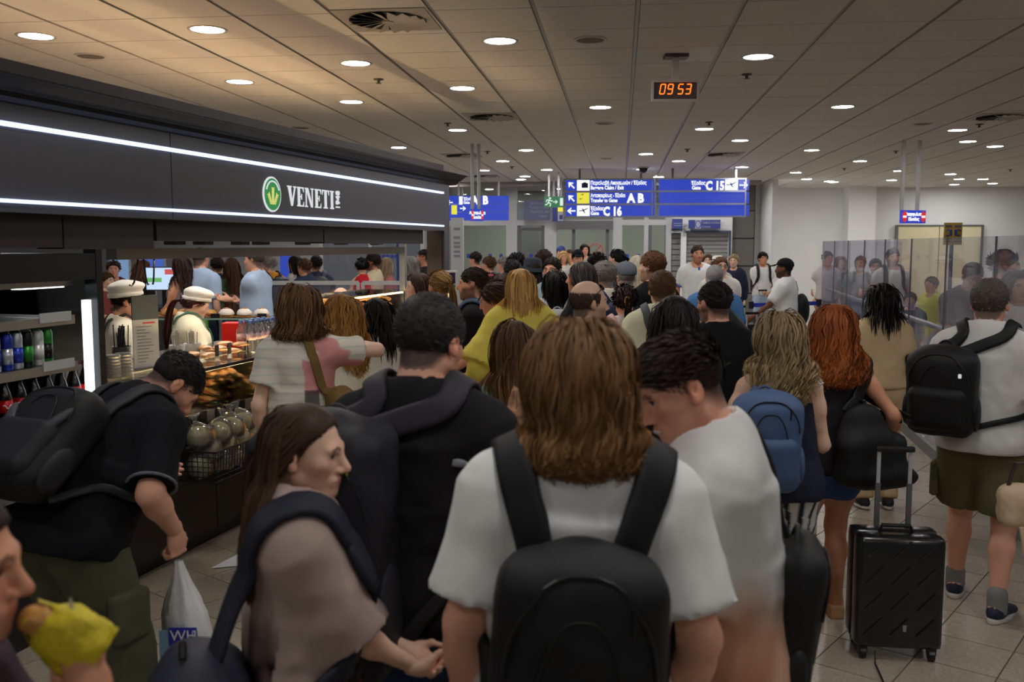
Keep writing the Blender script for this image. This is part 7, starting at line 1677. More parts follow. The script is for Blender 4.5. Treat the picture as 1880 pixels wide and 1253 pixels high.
held_strap(f, [f.up(-.10, .10, 1.36), f.up(-.085, .0, 1.45), f.up(-.07, -.09, 1.38), f.up(-.0, -.13, 1.22), f.up(.10, -.13, 1.08), f.pel(.18, -.08, .98)], .05, .006, mg, o, 'strap', (0, 10)); V, Q = mesh_sdf([rbox(f.pel(.20, -.08, .93), A(.05, .11, .09), None, .03, .02)], .018); obj('pouch', np_mesh('pouch', V, Q, mg), o)
f = person('longdark', 'person with very long wavy black hair in front of the cream tee person', 1238, 547, 4.4, -2, 'f', hair=('wavy', (30, 22, 22), dict(L=.58, vol=.034, curl=.016, n=3800, gather=.03, tuck=0)), top=dict(c=(28, 28, 34), sleeve=.5), bot=dict(c=(120, 120, 116)), skin='light', face=False)
o = bag_empty(f, 'neck_cord', 'neon green cord over the shoulder of the black haired person', 'cord'); held_strap(f, [f.up(-.11, .09, 1.38), f.up(-.10, .0, 1.44), f.up(-.10, -.08, 1.38), f.up(-.09, -.13, 1.2)], .016, .005, mat('neon green', C(170, 220, 40), .5), o, 'cord', (0, 10))
f = person('fademan', 'person with a skin fade haircut in a plain black tee', 1312, 513, 4.9, 12, 'm', W=1.08, hair=('fade', (36, 28, 26), dict(L=.03)), top=dict(c=(19, 19, 21), loose=.02, sleeve=.75, neck=.078), bot=DARKP, skin='light', beard=.7, head=(12, 4, 0))
f = person('ash', 'person with wavy ash blond hair, navy sleeveless top and striped trousers', 1432, 575, 4.0, -4, 'f', W=1.10, hair=('wavy', (128, 106, 80), dict(L=.46, vol=.032, curl=.020, cfreq=44, n=4600, c2=(196, 170, 124), tip=.6, cut=.36)), top=dict(c=(32, 34, 48), loose=.022, tank=True, hem=.86, neck=.09), bot=dict(pat=p_vstripe, e=.02, wide=.02), skin='fair', shoes=(200, 196, 188), armR=dict(to=(.15, .24, 1.2), pole=(.35, -.5, -1), curl=1.6), armL=fore(-1, .18, .2, 1.05), fine=1.1)
ru = MB(); S, E, Wr = f.arms[1]
for k in range(3): ru.tube([tuple(S+A(.018-.012*k+.014*math.sin(t*26+k), -.05+t*.11, .050-.016*k+.012*math.cos(t*30)-.3*(t-.5)**2*.3)) for t in np.linspace(0, 1, 22)], .006, 5, flat=(1, .5))
ru.build('ruffle', mat('white ruffle', C(214, 212, 208), .7), f.root)
backpack(f, 'steel blue backpack on the left shoulder of the ash blond person', (66, 86, 120), (.155, .10, .22), 1.16, (60, 78, 110), True, x=-.10, straps=(-1,), sw=.05, strap_c=(60, 78, 108))
f = person('redhead', 'person with wavy copper hair, dark sleeveless top and denim shorts gripping a suitcase handle', 1530, 562, 4.55, 2, 'f', W=1.06, hair=('wavy', (134, 70, 34), dict(L=.46, vol=.034, curl=.019, cfreq=50, n=4600, c2=(190, 112, 56), tip=.5, cut=.36)), top=dict(c=(30, 28, 32), loose=.018, tank=True, hem=.84, neck=.088), bot=dict(kind='shorts', c=(60, 84, 130), fab='denim', end=.74, wide=.008), skin='tan', feet='none', stance=.085, step=(.0, .05), armR=dict(to=(.37, .06, .985), pole=(.2, -1, 0), curl=3.2, palm=(-.2, .3, -1), dir=(.2, .8, -.5), thumb=(-1, 0, 0)), fine=1.1, head=(-8, 4, 0))
red = f
glasses(f, 'head', True, 'sunglasses pushed up in the copper hair')
for i in (0, 1):
    P_, fw, sdv, R_, b0 = foot_prims(f, i); o = empty('mule_shoe', tuple(f.root.location), f.root.rotation_euler[2]); tag(o, ('left' if i == 0 else 'right')+' beige block heel mule of the copper haired person', 'shoe')
    V, Q = mesh_sdf([econe(b0+fw*.06+A(0, 0, .001), (.044, .125), b0+fw*.06+A(0, 0, .022), (.042, .12), sdv, .02), rbox(b0-fw*.03+A(0, 0, .03), A(.036, .036, .034), R_, .012, .015)], .009); obj('sole', np_mesh('sole', V, Q, mat('cork beige', C(160, 124, 84), .7)), o)
    V, Q = mesh_sdf([ell(b0+fw*.12+A(0, 0, .045), A(.052, .05, .035), R_, .02)], .009, [plane_cut(A(0, 0, .022), A(0, 0, 1), -1)]); obj('vamp', np_mesh('vamp', V, Q, cloth_mat((40, 34, 34), 'leather')), o)
o = bag_empty(f, 'tote_bag', 'large slouchy black tote bag over the shoulder of the copper haired person', 'bag'); mT = cloth_mat((22, 22, 25), 'nylon'); c0 = f.pel(.15, -.20, .98)
V, Q = mesh_sdf([rbox(c0+A(0, 0, -.03), A(.17, .07, .12), rzm(10), .06, .05), ell(c0+A(.03, 0, -.12), A(.20, .08, .06), None, .06), ell(c0+A(-.05, 0, .13), A(.10, .05, .10), None, .08)], .012); V = ridge(V, Q, wrinkles(V, 4, .009, 14)); obj('sack', np_mesh('sack', V, Q, mT), o)
held_strap(f, [c0+A(-.12, .02, .18), f.up(.10, -.14, 1.28), f.up(.115, -.06, 1.41), f.up(.118, .01, 1.43), f.up(.13, .07, 1.33), f.up(.19, .04, 1.15), c0+A(.16, .06, .15)], .06, .008, mT, o, 'strap', (1.5, 6)); held_strap(f, [c0+A(-.06, -.02, .18), f.up(.14, -.15, 1.28), f.up(.145, -.05, 1.40), f.up(.15, .02, 1.40), f.up(.19, .06, 1.25), c0+A(.19, .02, .15)], .04, .008, mT, o, 'strap', (1.5, 6))
f = person('beige', 'person with black locs in a matching beige tee and trousers', 1620, 522, 6.5, -2, 'f', W=1.06, hair=('dreads', (22, 18, 18), dict(L=.27, n=330, vol=.035)), top=dict(c=(192, 168, 130), loose=.016, sleeve=.62, hem=.95, sleeve_w=.012), bot=dict(c=(184, 160, 124), e=.018, wide=.012, top=1.04), skin='dark', face=False)
f = person('right', 'person with short grey brown hair, white tee and khaki cargo shorts at the right', 1820, 509, 4.65, -38, 'm', W=1.12, hair=('short', (84, 76, 70), dict(L=.014, jit=.1, spike=.06)), top=dict(c=WT, loose=.026, sleeve=.82, hem=.86, pat=p_adidas, sleeve_w=.014, neck=.076), bot=dict(kind='shorts', c=(84, 80, 56), end=.55, wide=.03, e=.022), skin='light', shoes=(38, 42, 56), stance=.13, step=(.16, -.10), armR=dict(to=(.25, .10, .88), curl=1.4), armL=fore(-1, .2, .2, 1.0), face=False, fine=1.1)
rm_ = f
backpack(f, 'black laptop backpack with white clip worn on one shoulder at the right', (22, 22, 24), (.165, .10, .22), 1.17, (20, 20, 22), True, x=-.15, straps=(-1, 1), sw=.06, tilt=3)
c0, R, hx, hy, hz = f.pack; bp_ = [o_ for o_ in bpy.data.objects if o_.get('label', '').startswith('black laptop')][0]
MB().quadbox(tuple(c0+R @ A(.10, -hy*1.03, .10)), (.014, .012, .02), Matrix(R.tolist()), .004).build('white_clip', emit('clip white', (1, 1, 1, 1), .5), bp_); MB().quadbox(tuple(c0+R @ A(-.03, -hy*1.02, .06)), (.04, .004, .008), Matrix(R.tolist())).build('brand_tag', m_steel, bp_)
S, E, Wr = f.arms[1]; MB().tube([tuple(Wr+nrm(E-Wr)*.02+A(.031*math.cos(a), .031*math.sin(a), 0)) for a in np.linspace(0, 6.28, 16)], .010, 6, flat=(.6, 1.2)).build('watch', m_blk, f.root)
for i in (0, 1):
    hip, K, An, g = f.feet[i]; V, Q = mesh_sdf([cone(An+A(0, 0, .05), .050*f.s, An+A(0, 0, -.03), .048*f.s, .02)], .009); obj('sock', np_mesh('sock', V, Q, cloth_mat((120, 118, 116))), f.root)
    V, Q = mesh_sdf([rbox(hip*.42+K*.58+A(g*.115, -.02, 0), A(.022, .08, .09), None, .014, .01)], .012); obj('cargo_pocket', np_mesh('cargo_pocket', V, Q, cloth_mat((84, 80, 56))), f.root)
# beige handbag at the right edge
w = at_y(1872, 930, 4.25); o = tag(empty('handbag', (w.x, w.y, w.z)), 'beige quilted handbag dangling at the right edge', 'bag')
V, Q = mesh_sdf([rbox(A(0, 0, 0), A(.10, .06, .09), None, .05, .02), ell(A(0, 0, .05), A(.09, .06, .06), None, .04)], .011); V = ridge(V, Q, wrinkles(V, 14, .008, 30)); obj('pouch', np_mesh('pouch', V, Q, cloth_mat((190, 168, 140))), o)
MB().tube([(-.06, 0, .08), (-.03, .0, .20), (.03, 0, .20), (.07, 0, .08)], .009, 6).build('handle', cloth_mat((60, 48, 42), 'leather'), o); MB().tube([(-.02, -.06, -.08), (-.01, -.07, -.14), (.0, -.065, -.2)], .012, 6).build('tassel', cloth_mat((190, 168, 140)), o)
# ---------------- suitcase
w = at_z(1636, 1196, 0); rz_ = -.13
sc2 = tag(empty('suitcase', (w.x, w.y, 0), rz_), 'black hard shell cabin suitcase with raised steel handle', 'suitcase')
m_sh = mat('black shell', C(17, 17, 19), .28, coat=.3)
hW, hD, z0, z1 = .185, .115, .055, .555
MB().quadbox((0, -hD*.5, (z0+z1)/2), (2*hW, hD*.98, z1-z0), None, .028).build('front_shell', m_sh, sc2, smooth=True); MB().quadbox((0, hD*.5, (z0+z1)/2), (2*hW, hD*.98, z1-z0), None, .028).build('rear_shell', m_sh, sc2, smooth=True)
MB().box(-hW-.001, hW+.001, -.006, .006, z0+.02, z1-.02).build('zip_band', mat('zip black', C(12, 12, 12), .6), sc2)
for i in range(3):
    for j in range(4): MB().quadbox((-.11+.11*i, -hD-.001, z0+.10+.115*j), (.012, .010, .11), Matrix.Rotation(.75, 3, 'Y'), .003).build('diagonal_rib', m_sh, sc2)
MB().quadbox((.02, -hD-.004, z0+.10), (.016, .005, .03), None, .002).build('badge', m_steel, sc2)
for x in (-hW+.04, hW-.04):
    for y in (-hD+.03, hD-.03):
        t = MB().tube([(x-.012, y, .026), (x+.012, y, .026)], .026, 14).build('wheel', m_blk, sc2); MB().box(x-.018, x+.018, y-.015, y+.015, .03, z0+.015).build('caster_fork', m_blk, t)
MB().tube([(-.07, .0, z1-.005), (-.06, .0, z1+.025), (.06, 0, z1+.025), (.07, 0, z1-.005)], .009, 8).build('carry_handle', m_blk, sc2)
zh_ = at_y(1635, 826, w.y+.08).z
for x in (-.068, .068):
    MB().box(x-.011, x+.011, hD*.55, hD*.55+.012, z1-.02, z1+.20).build('handle_tube', m_alud, sc2); MB().box(x-.008, x+.008, hD*.57, hD*.57+.008, z1+.20, zh_).build('handle_tube', m_alu, sc2)
MB().quadbox((0, hD*.6, zh_+.005), (.17, .03, .026), None, .01).build('grip', m_blk, sc2)
MB().tube([(-.10, -hD-.01, .05), (-.11, -hD-.06, .012), (-.12, -hD-.30, .006)], .004, 5).build('loose_strap', m_blk, sc2)
# ---------------- behind the glass on the right
f = person('gl1', 'person with dark swept hair and stubble looking right behind the glass', 1848, 458, 7.9, -104, 'm', hair=('short', (40, 30, 28), dict(L=.06, comb=(0, -.8, .2), spike=.2)), top=dict(c=(96, 98, 128), sleeve=.8), bot=DARKP, skin='light', beard=.6, head=(-8, 6, 0), armR=fore(1, .02, .2, 1.12), armL=fore(-1, .02, .24, 1.08))
f = person('gl2', 'person with curly dark hair and white vest holding a phone behind the glass', 1872, 498, 7.2, 170, 'f', hair=('curly', (40, 30, 28), dict(L=.26)), top=dict(c=(206, 196, 192), tank=True), bot=DARKP, skin='tan', armR=fore(1, .10, .28, 1.08), armL=fore(-1, .1, .28, 1.1)); phone(f, 0, 'phone in the hand of the curly haired person')
person('gl3', 'person with cropped grey hair in brown grey tee looking down behind the glass', 1787, 480, 8.4, 176, 'm', W=1.1, hair=('crop', (60, 56, 56)), top=dict(c=(92, 84, 84), sleeve=.8), bot=DARKP, skin='tan', head=(0, 24, 0), armL=fore(-1, .1, .28, 1.08), armR=fore(1, .1, .28, 1.08), beard=.4)
f = person('gl4', 'person with backpack straps facing the camera behind the far glass', 1640, 455, 13.2, 178, 'm', hair=('crop', 'black'), top=dict(c=(190, 186, 180)), bot=DARKP, skin='tan', beard=.6); backpack(f, 'dark backpack worn by the person behind the far glass', (40, 40, 44), zips=False)
f = person('gl5', 'person raising a lit phone behind the far glass', 1608, 474, 13.6, 160, 'm', hair=('short', 'black'), top=dict(c=(120, 124, 124)), bot=DARKP, skin='tan', armL=fore(-1, .06, .34, 1.34), armR=fore(1, .06, .32, 1.32)); phone(f, 0, 'lit phone raised behind the far glass')
person('gl6', 'person in grey green tee in profile behind the far glass', 1580, 469, 14, 150, 'm', hair=('crop', 'dark'), top=dict(c=(120, 130, 132)), bot=DARKP, skin='olive')
person('gl7', 'person with short hair at the left end of the glass barrier', 1520, 461, 16.3, 190, 'm', hair=('short', 'dark'), top=dict(c=(176, 172, 170)), bot=DARKP, skin='tan')
person('gl8', 'person in navy next to the left end of the glass barrier', 1544, 470, 16.8, 180, 'f', hair=('bob', 'mid'), top=dict(c=(40, 42, 60), sleeve=1.6), bot=DARKP, skin='fair')
person('kid1', 'child in a yellow tee behind the glass', 1710, 508, 12, 120, 'f', hair=('short', 'black'), top=dict(c=(196, 200, 70), hem=.8), bot=dict(kind='shorts', c=(160, 160, 160)), skin='tan')
person('kid2', 'small child in navy behind the glass near the handrail', 1672, 537, 11.4, 150, 'm', hair=('short', 'mid'), top=dict(c=(58, 62, 84)), bot=dict(kind='shorts', c=(60, 60, 66)), skin='fair')
# ---------------- far middle
f = person('cap', 'person in black cap and white tee gripping a luggage handle', 1440, 475, 11.6, 62, 'm', W=1.12, hair=('buzz', 'black'), hat=('cap', (24, 24, 26)), top=dict(c=(212, 210, 208), loose=.026, sleeve=.8), bot=dict(c=(150, 150, 156)), skin='brown', beard=.8, armL=dict(to=(-.26, .34, 1.0), curl=2.6))
o = bag_empty(f, 'gym_bag', 'black bag hanging behind the shoulder of the capped person', 'bag'); V, Q = mesh_sdf([ell(f.up(.17, -.18, 1.08), A(.12, .10, .21), None, .04)], .03); obj('sack', np_mesh('sack', V, Q, mT), o); held_strap(f, [f.up(.13, -.13, 1.28), f.up(.115, -.05, 1.40), f.up(.12, .02, 1.42), f.up(.15, .08, 1.3), f.up(.2, .0, 1.15)], .04, .006, mT, o, 'strap', (0, 8))
f = person('youth', 'young person in white tee and pale jeans before the white wall', 1401, 462, 17.4, 184, 'm', W=.92, hair=('short', 'black', dict(L=.05)), top=dict(c=(214, 212, 210), hem=.9), bot=dict(c=(150, 170, 190), wide=.03), skin='tan', armL=fore(-1, .04, .24, .98), armR=fore(1, .04, .24, .98)); backpack(f, 'black backpack on the young person by the white wall', (24, 24, 26), zips=False)
def trolley(px, Y, label, c=(26, 26, 30), h=.55):
    w = at_y(px, 600, Y); t = tag(empty('suitcase', (w.x, Y, 0), .2), label, 'suitcase'); MB().quadbox((0, 0, .05+h/2), (.36, .22, h), None, .03).build('shell', mat('case %d' % c[0], C(*c), .35), t); 
    for x in (-.13, .13): MB().tube([(x-.012, -.07, .027), (x+.012, -.07, .027)], .027, 10).build('wheel', m_blk, t); MB().box(x*.5-.008, x*.5+.008, .07, .085, .05+h, 1.02).build('handle_tube', m_alu, t)
    MB().box(-.08, .08, .065, .09, 1.0, 1.03).build('grip', m_blk, t)
trolley(1402, 16.9, 'black suitcase in front of the young person by the white wall'); trolley(1385, 11.2, 'dark suitcase whose handle the capped person grips', (60, 60, 80)); trolley(1362, 12.4, 'bulky black luggage beside the far queue', (18, 18, 20), .75)
f = person('polo', 'tall person in a white polo with blue trim facing the camera', 1281, 449, 13.6, 182, 'm', W=1.08, hair=('crop', (60, 46, 40)), top=dict(c=(216, 214, 212), loose=.02, sleeve=.7, vneck=.03, name='polo_shirt'), bot=dict(c=(80, 84, 100)), skin='tan', beard=.3, armL=hang(-1, .03))
for S, E, Wr in f.arms:
    dn = nrm(E-S); q = S+(E-S)*.70; ex = nrm(np.cross(dn, A(0, 1, .3))); ey = np.cross(dn, ex); MB().tube([tuple(q+ex*.076*math.cos(a)+ey*.076*math.sin(a)) for a in np.linspace(0, 6.283, 16)], .012, 5).build('cuff_trim', mat('trim blue', C(50, 80, 170), .7), f.root)
MB().quadbox(tuple(f.up(0, .125, 1.38)), (.03, .012, .13), None).build('placket', mat('trim blue', None), f.root)
person('straw', 'person wearing a cream straw hat in the far queue', 1318, 470, 15.5, 170, 'm', hair=('crop', 'grey'), hat=('straw', (226, 216, 196)), top=dict(c=(170, 160, 150)), bot=DARKP, skin='fair')
person('farbr', 'person with brown hair beside the straw hat in the far queue', 1300, 466, 15.8, 165, 'f', hair=('long', 'brown'), top=dict(c=(120, 90, 80)), bot=DARKP, skin='fair')
person('navyw', 'person in a navy jacket with tied fair hair near the grey wall strip', 1347, 467, 16.6, 160, 'f', hair=('bun', 'ash'), top=dict(c=(34, 36, 56), sleeve=1.9, loose=.03, hem=.72), bot=DARKP, skin='fair')
f = person('specs', 'person with receding reddish hair and glasses facing the camera in a white shirt', 1324, 470, 11.5, 182, 'm', W=1.1, hair=('crop', (120, 84, 64)), top=dict(c=(206, 198, 192)), bot=DARKP, skin='fair'); glasses(f, 'eyes', False, 'clear glasses on the reddish haired person')
f = person('greybuzz', 'person with close cropped white hair in a blue tee carrying a black duffel', 1312, 484, 8.6, -8, 'm', W=1.1, hair=('buzz', (150, 146, 146)), top=dict(c=(70, 110, 160), sleeve=.8), bot=DARKP, skin='fair', face=False)
o = bag_empty(f, 'duffel_bag', 'black duffel bag with pale lettering slung across a blue tee', 'bag'); mD = cloth_mat((38, 38, 42), 'nylon'); c0 = f.up(.16, -.20, 1.12); V, Q = mesh_sdf([cone(c0+A(-.12, 0, .17), .10, c0+A(.14, 0, -.14), .11, .04)], .022); obj('sack', np_mesh('sack', V, Q, mD), o)
held_strap(f, [c0+A(-.10, .0, .24), f.up(.07, -.10, 1.36), f.up(.08, .0, 1.45), f.up(.08, .1, 1.34), f.up(.12, .12, 1.15)], .05, .008, mD, o, 'strap', (2, 10))
b = MB(); add_text(b, 'ΠΑΝΟΚΤΒΟΙ', -.17, -.03, .075, 0, .002, 'LEFT', .9); Mx = Matrix.Translation(Vector(tuple(c0+A(0, -.112, 0)))) @ Matrix.Rotation(math.radians(52), 4, 'Y'); b.v = [tuple(Mx @ Vector(v)) for v in b.v]; b.build('lettering', mat('duffel print', C(110, 112, 118), .6), o)
f = person('rust', 'person with rust brown hair and a white earbud in a black tee', 1197, 460, 7.7, 40, 'm', W=1.06, hair=('short', (98, 62, 40), dict(L=.022)), top=dict(c=(20, 20, 23), sleeve=.8), bot=DARKP, skin='fair', beard=.55, head=(14, 0, 0)); V, Q = mesh_sdf([ell(f.hp(-.086, .008, -.018), A(.008, .008, .016), None, .01)], .004); obj('earbud', np_mesh('earbud', V, Q, mat('earbud white', C(220, 220, 220), .3)), f.root)
person('flat', 'person in a grey flat cap and navy tee in the queue', 1149, 482, 8.1, 10, 'm', hair=('buzz', 'grey'), hat=('flat', (92, 98, 108)), top=dict(c=(40, 44, 62)), bot=DARKP, skin='light', beard=.3)
person('platinum', 'person with platinum blond hair and white blouse in the far queue', 1170, 468, 11.2, -20, 'f', hair=('long', (206, 196, 176), dict(L=.3)), top=dict(c=(208, 204, 200), sleeve=1.7), bot=DARKP, skin='fair', armR=fore(1))
person('blackcapw', 'person dressed in black with dark tied hair in front of the glazed doors', 1131, 458, 12.4, 60, 'f', hair=('pony', 'black', dict(L=.2)), top=dict(c=(24, 24, 28), sleeve=1.3), bot=DARKP, skin='fair', armL=fore(-1))
f = person('greyman', 'person with wavy grey hair in a pale hooded top with navy backpack', 1107, 478, 7.5, 36, 'm', hair=('short', (130, 124, 120), dict(L=.04)), top=dict(c=(200, 192, 180), sleeve=1.6, loose=.024), bot=DARKP, skin='light', head=(16, 0, 0)); backpack(f, 'navy backpack on the grey haired person', (36, 42, 66), (.15, .08, .22), 1.20)
f = person('greywoman', 'person with long dark grey hair and sunglasses on the head in profile', 1066, 480, 7.1, 66, 'f', hair=('long', (62, 56, 56), dict(L=.4, c2=(130, 124, 120), tip=.4)), top=dict(c=(28, 28, 32)), bot=DARKP, skin='tan'); glasses(f, 'head', True, 'sunglasses pushed up in the dark grey hair')
f = person('blackbob', 'person with a black bob and white tee wearing a pale grey backpack', 1019, 497, 7.4, 4, 'f', hair=('bob', (18, 16, 18), dict(L=.24, curl=.002)), top=dict(c=(206, 200, 194)), bot=DARKP, skin='light', face=False); backpack(f, 'pale grey backpack with dark looped cord', (150, 148, 148), (.14, .08, .17), 1.24, zips=False)
o_ = [q for q in bpy.data.objects if q.get('label', '').startswith('pale grey backpack')][0]; c0, R, hx, hy, hz = f.pack; MB().tube([tuple(c0+R @ A(.07*math.cos(a), -hy*1.08, .02+.05*math.sin(a))) for a in np.linspace(0, 6.28, 16)], .006, 5).build('loop_cord', m_blk, o_)
person('bucket', 'person in a dark bucket hat left of the glazed doors', 977, 474, 9.4, 20, 'f', hair=('bob', 'dark'), hat=('bucket', (44, 46, 56)), top=dict(c=(60, 70, 84)), bot=DARKP, skin='light')
person('mauve', 'person in a mauve tee with dark cropped hair near the kiosk end', 941, 476, 9.6, 10, 'm', hair=('short', 'black'), top=dict(c=(110, 92, 104)), bot=DARKP, skin='tan')
person('curltop', 'person with dark curls behind the bucket hat', 948, 466, 10.6, 10, 'm', hair=('short', 'black', dict(L=.05, spike=.8, jit=.6)), top=dict(c=(60, 56, 60)), bot=DARKP, skin='tan')
person('tallbrown', 'tall person with dark brown hair before the left glazed door', 998, 457, 10.2, 20, 'm', hair=('short', (50, 34, 30), dict(L=.04)), top=dict(c=(110, 130, 128)), bot=DARKP, skin='light')
f = person('specs2', 'person with dark hair and glasses facing the camera in the middle of the queue', 1013, 471, 9.0, 160, 'm', hair=('short', 'dark'), top=dict(c=(120, 138, 140)), bot=DARKP, skin='light', beard=.3); glasses(f, 'eyes', False, 'dark framed glasses on the person facing the camera mid queue')
person('curl2', 'person with a mop of black curls before the right glazed door', 1096, 465, 10, 0, 'm', hair=('short', 'black', dict(L=.05, spike=.8, jit=.6)), top=dict(c=(50, 50, 56)), bot=DARKP, skin='tan')
for k, (px, py, D, hh, ht, tc2, lb) in enumerate(((1030, 452, 19.5, ('crop', 'dark'), ('cap', (50, 60, 110)), (190, 80, 40), 'person in a blue cap and orange vest inside the glazed doors'), (1035, 460, 18.6, ('long', 'blond'), None, (206, 196, 186), 'person with fair hair in white just inside the glazed doors'), (1046, 458, 19.2, ('short', 'brown'), None, (190, 90, 50), 'person with orange straps inside the glazed doors'), (1061, 459, 14.5, ('short', 'black'), ('cap', (20, 20, 22)), (170, 170, 170), 'person in a black cap before the glazed doors'), (1074, 448, 21, ('bob', 'dark'), None, (140, 150, 130), 'person seen through the right glazed door'), (872, 462, 15.5, ('crop', 'dark'), None, (110, 80, 90), 'person beyond the totem in dusky pink'), (897, 470, 13.5, ('short', 'brown'), None, (70, 60, 66), 'person with brown hair beyond the kiosk post'), (924, 471, 14.5, ('short', 'grey'), None, (120, 110, 120), 'person with grey hair left of the mauve tee'))):
    person('fx%d' % k, lb, px, py, D, 180 if k < 5 else 60, 'f' if hh[0] in ('long', 'bob') else 'm', hair=hh, hat=ht, top=dict(c=tc2), bot=DARKP, skin='light')
# ---------------- kiosk staff
CH = (222, 212, 198)
f = person('chef1', 'bakery worker in white toque and polo behind the menu stand', 232, 520, 6.3, -62, 'm', hair=('crop', 'dark'), hat=('beret', CH), top=dict(c=(214, 204, 190), sleeve=.75, name='polo_shirt'), bot=DARKP, skin='light', head=(-4, 10, 0), armL=fore(-1), armR=fore(1, .2, .25, 1.08))
held_strap(f, [f.up(-.05, .12, 1.2), f.up(-.05, .09, 1.36), f.up(-.045, .0, 1.44), f.up(-.045, -.08, 1.38)], .03, .005, mat('apron strap', C(40, 44, 40), .7), f.root, 'apron_strap', (0, 10)); held_strap(f, [f.up(.05, .12, 1.2), f.up(.06, .10, 1.36), f.up(.065, .0, 1.44), f.up(.05, -.08, 1.38)], .03, .005, mat('apron strap', None), f.root, 'apron_strap', (0, 10))
V, Q = mesh_sdf([ell(f.up(-.02, .12, 1.34), A(.05, .03, .05), None, .02)], .01); obj('neck_scarf', np_mesh('neck_scarf', V, Q, mat('yellow scarf', C(200, 176, 40), .7, var=.8, vscale=30)), f.root)
f = person('chef2', 'bakery worker in white cap with long auburn ponytail looking down', 360, 531, 7.05, -66, 'f', hair=('pony', (60, 28, 26), dict(L=.36, z=-.02)), hat=('beret', CH), top=dict(c=(222, 206, 182), sleeve=1.5, loose=.03, name='jacket'), bot=DARKP, skin='fair', head=(-6, 24, 0), armL=fore(-1, .1, .34, 1.05), armR=fore(1, .14, .34, 1.08))
for g in (-1, 1): held_strap(f, [f.up(g*.045, .13, 1.15), f.up(g*.05, .12, 1.30), f.up(g*.06, .03, 1.43), f.up(g*.05, -.05, 1.41)], .022, .005, mat('green lanyard', C(40, 84, 66), .7), f.root, 'apron_strap', (0, 10))
MB().tube([tuple(f.hp(.03*math.cos(a), -.118, .0+.03*math.sin(a))) for a in np.linspace(0, 6.28, 12)], .010, 6).build('scrunchie', mat('lilac scrunchie', C(130, 100, 160), .7), f.root)
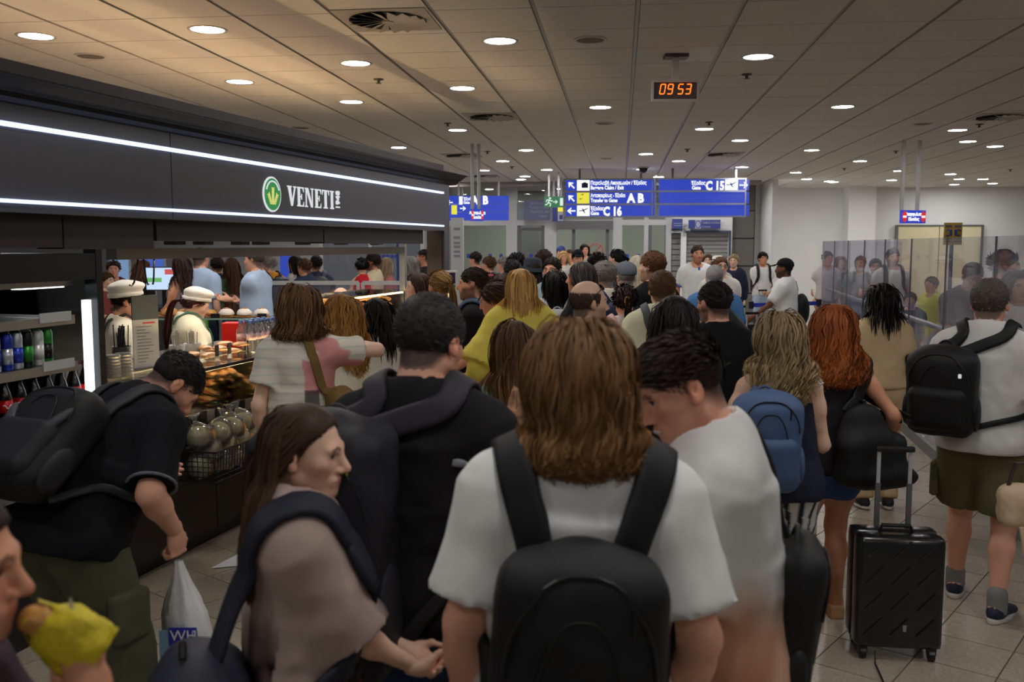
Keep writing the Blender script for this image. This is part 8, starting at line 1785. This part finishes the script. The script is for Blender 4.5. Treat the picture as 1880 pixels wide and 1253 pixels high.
# ---------------- people seen through the kiosk
OFF = (150, 168, 194)
K = [('k1', 'person with glasses in a checked shirt at the far left through the kiosk', 208, 478, 12.6, 200, 'f', ('bun', 'dark'), dict(pat=p_check, sleeve=1.5), 'light'), ('k2', 'child being carried at the far left through the kiosk', 196, 500, 12.0, 250, 'm', ('short', 'brown'), dict(c=(120, 60, 60)), 'fair'),
     ('k3', 'cashier with auburn hair in black beside the lit till', 264, 478, 12.3, -70, 'f', ('curly', (92, 54, 36)), dict(c=(24, 24, 28), sleeve=.6), 'fair'), ('k4', 'person with long dark hair and bare arms paying at the till', 330, 469, 10.8, 70, 'f', ('wavy', (52, 34, 30)), dict(c=(110, 100, 100), tank=True), 'tan'),
     ('k6', 'person in navy behind the first officer', 398, 470, 12.8, 30, 'm', ('short', 'dark'), dict(c=(36, 44, 70)), 'tan'), ('k7', 'person with long hair in a green jacket between the officers', 424, 472, 12.5, 40, 'f', ('long', 'brown'), dict(c=(48, 76, 50), sleeve=1.6), 'fair'),
     ('k9', 'person with grey hair in a mustard tee through the kiosk', 494, 468, 12.9, 50, 'm', ('short', 'grey'), dict(c=(190, 130, 40)), 'light'), ('k10', 'person with dark hair in white beyond the partition', 540, 468, 13.6, 80, 'f', ('long', 'black'), dict(c=(180, 180, 180)), 'fair'),
     ('k11', 'person in a navy jacket with short hair beyond the partition', 558, 474, 13.0, 60, 'm', ('short', 'brown'), dict(c=(44, 52, 74), sleeve=1.7), 'tan'), ('k12', 'person with a grey hiking pack beyond the partition', 580, 468, 13.4, 20, 'm', ('short', 'black'), dict(c=(50, 56, 76)), 'tan'),
     ('k13', 'person in a red vest top beyond the partition', 664, 474, 12.9, 10, 'f', ('bun', 'black'), dict(c=(180, 36, 44), tank=True), 'fair'), ('k14', 'bearded person in a cream tee beside the red vest', 684, 464, 13.2, 80, 'm', ('short', 'dark'), dict(c=(206, 190, 160)), 'tan'),
     ('k15', 'person with long fair hair in a pink dress holding a phone', 710, 472, 13.4, -60, 'f', ('long', 'ash'), dict(c=(160, 96, 100), hem=.5, flare=.03), 'fair'), ('k16', 'person with grey hair in a dark jacket beside the blue pole', 752, 470, 13.0, 90, 'f', ('bob', 'grey'), dict(c=(36, 36, 42), sleeve=1.8), 'fair'),
     ('k17', 'person in black behind the kiosk post', 778, 457, 14.0, 80, 'm', ('fade', 'dark'), dict(c=(26, 26, 30)), 'tan'),
     ('s1', 'person with dark hair low behind the cake shelf in green', 350, 545, 10.7, 10, 'm', ('short', 'dark'), dict(c=(80, 150, 50)), 'light'), ('s2', 'person with brown hair low behind the iced cakes', 428, 541, 10.9, 10, 'f', ('bob', 'brown'), dict(c=(50, 54, 70)), 'light'), ('s3', 'person with thin white hair behind the curly blond person', 624, 527, 9.6, 60, 'm', ('bald', 'white'), dict(c=(60, 70, 90)), 'fair'), ('s4', 'person with blond hair seated beyond the striped tee', 598, 539, 9.9, 80, 'f', ('wavy', (170, 120, 64)), dict(c=(60, 60, 70)), 'fair')]
for key, lb, px, py, D, rz_, sx_, hr, tp, sk_ in K:
    f = person(key, lb, px, py, D, rz_, sx_, hair=hr, top=tp, bot=DARKP, skin=sk_, armL=fore(-1) if key in ('k3', 'k4', 'k15', 'k16') else None, armR=fore(1) if key in ('k3', 'k4', 'k2') else None, beard=.7 if key == 'k14' else 0)
    if key in ('k12', 'k9'): backpack(f, 'grey hiking pack beyond the partition' if key == 'k12' else 'black backpack on the mustard tee person', (70, 70, 78) if key == 'k12' else (30, 32, 44), zips=False)
    if key == 'k15': phone(f, 0, 'lit phone held by the person in the pink dress')
def officer(key, lb, px, ytop, D, rz_, **k):
    f = person(key, lb, px, ytop, D, rz_, 'm', W=1.12, hair=('buzz', (70, 60, 56)), top=dict(c=OFF, sleeve=.8, hem=.95, loose=.016, name='uniform_shirt'), bot=dict(c=(30, 34, 50), top=1.04), skin='light', **k)
    for g in (-1, 1): MB().quadbox(tuple(f.up(g*.12, -.01, 1.445)), (.10, .05, .012), Matrix((f.R2 @ ry(g*14)).tolist()), .003).build('shoulder_board', mat('navy board', C(34, 40, 70), .7), f.root)
    S, E, Wr = f.arms[1]; q = S+(E-S)*.35; V, Q = mesh_sdf([ell(q+A(.055, 0, 0), A(.012, .035, .045), None, .01)], .012); obj('arm_badge', np_mesh('arm_badge', V, Q, mat('badge gold', C(190, 170, 130), .6)), f.root)
    MB().lathe([(.165, 0), (.165, .05)], tuple(f.pel(0, 0, .95)), 24, caps=False).build('belt', m_blk, f.root)
officer('of1', 'officer in pale blue uniform shirt seen from the side by the till', 368, 452, 10.9, -20)
officer('of2', 'officer in pale blue uniform shirt with folded arms facing left', 466, 455, 10.4, 78, armL=fore(-1, -.10, .24, 1.16), armR=fore(1, -.10, .26, 1.2))
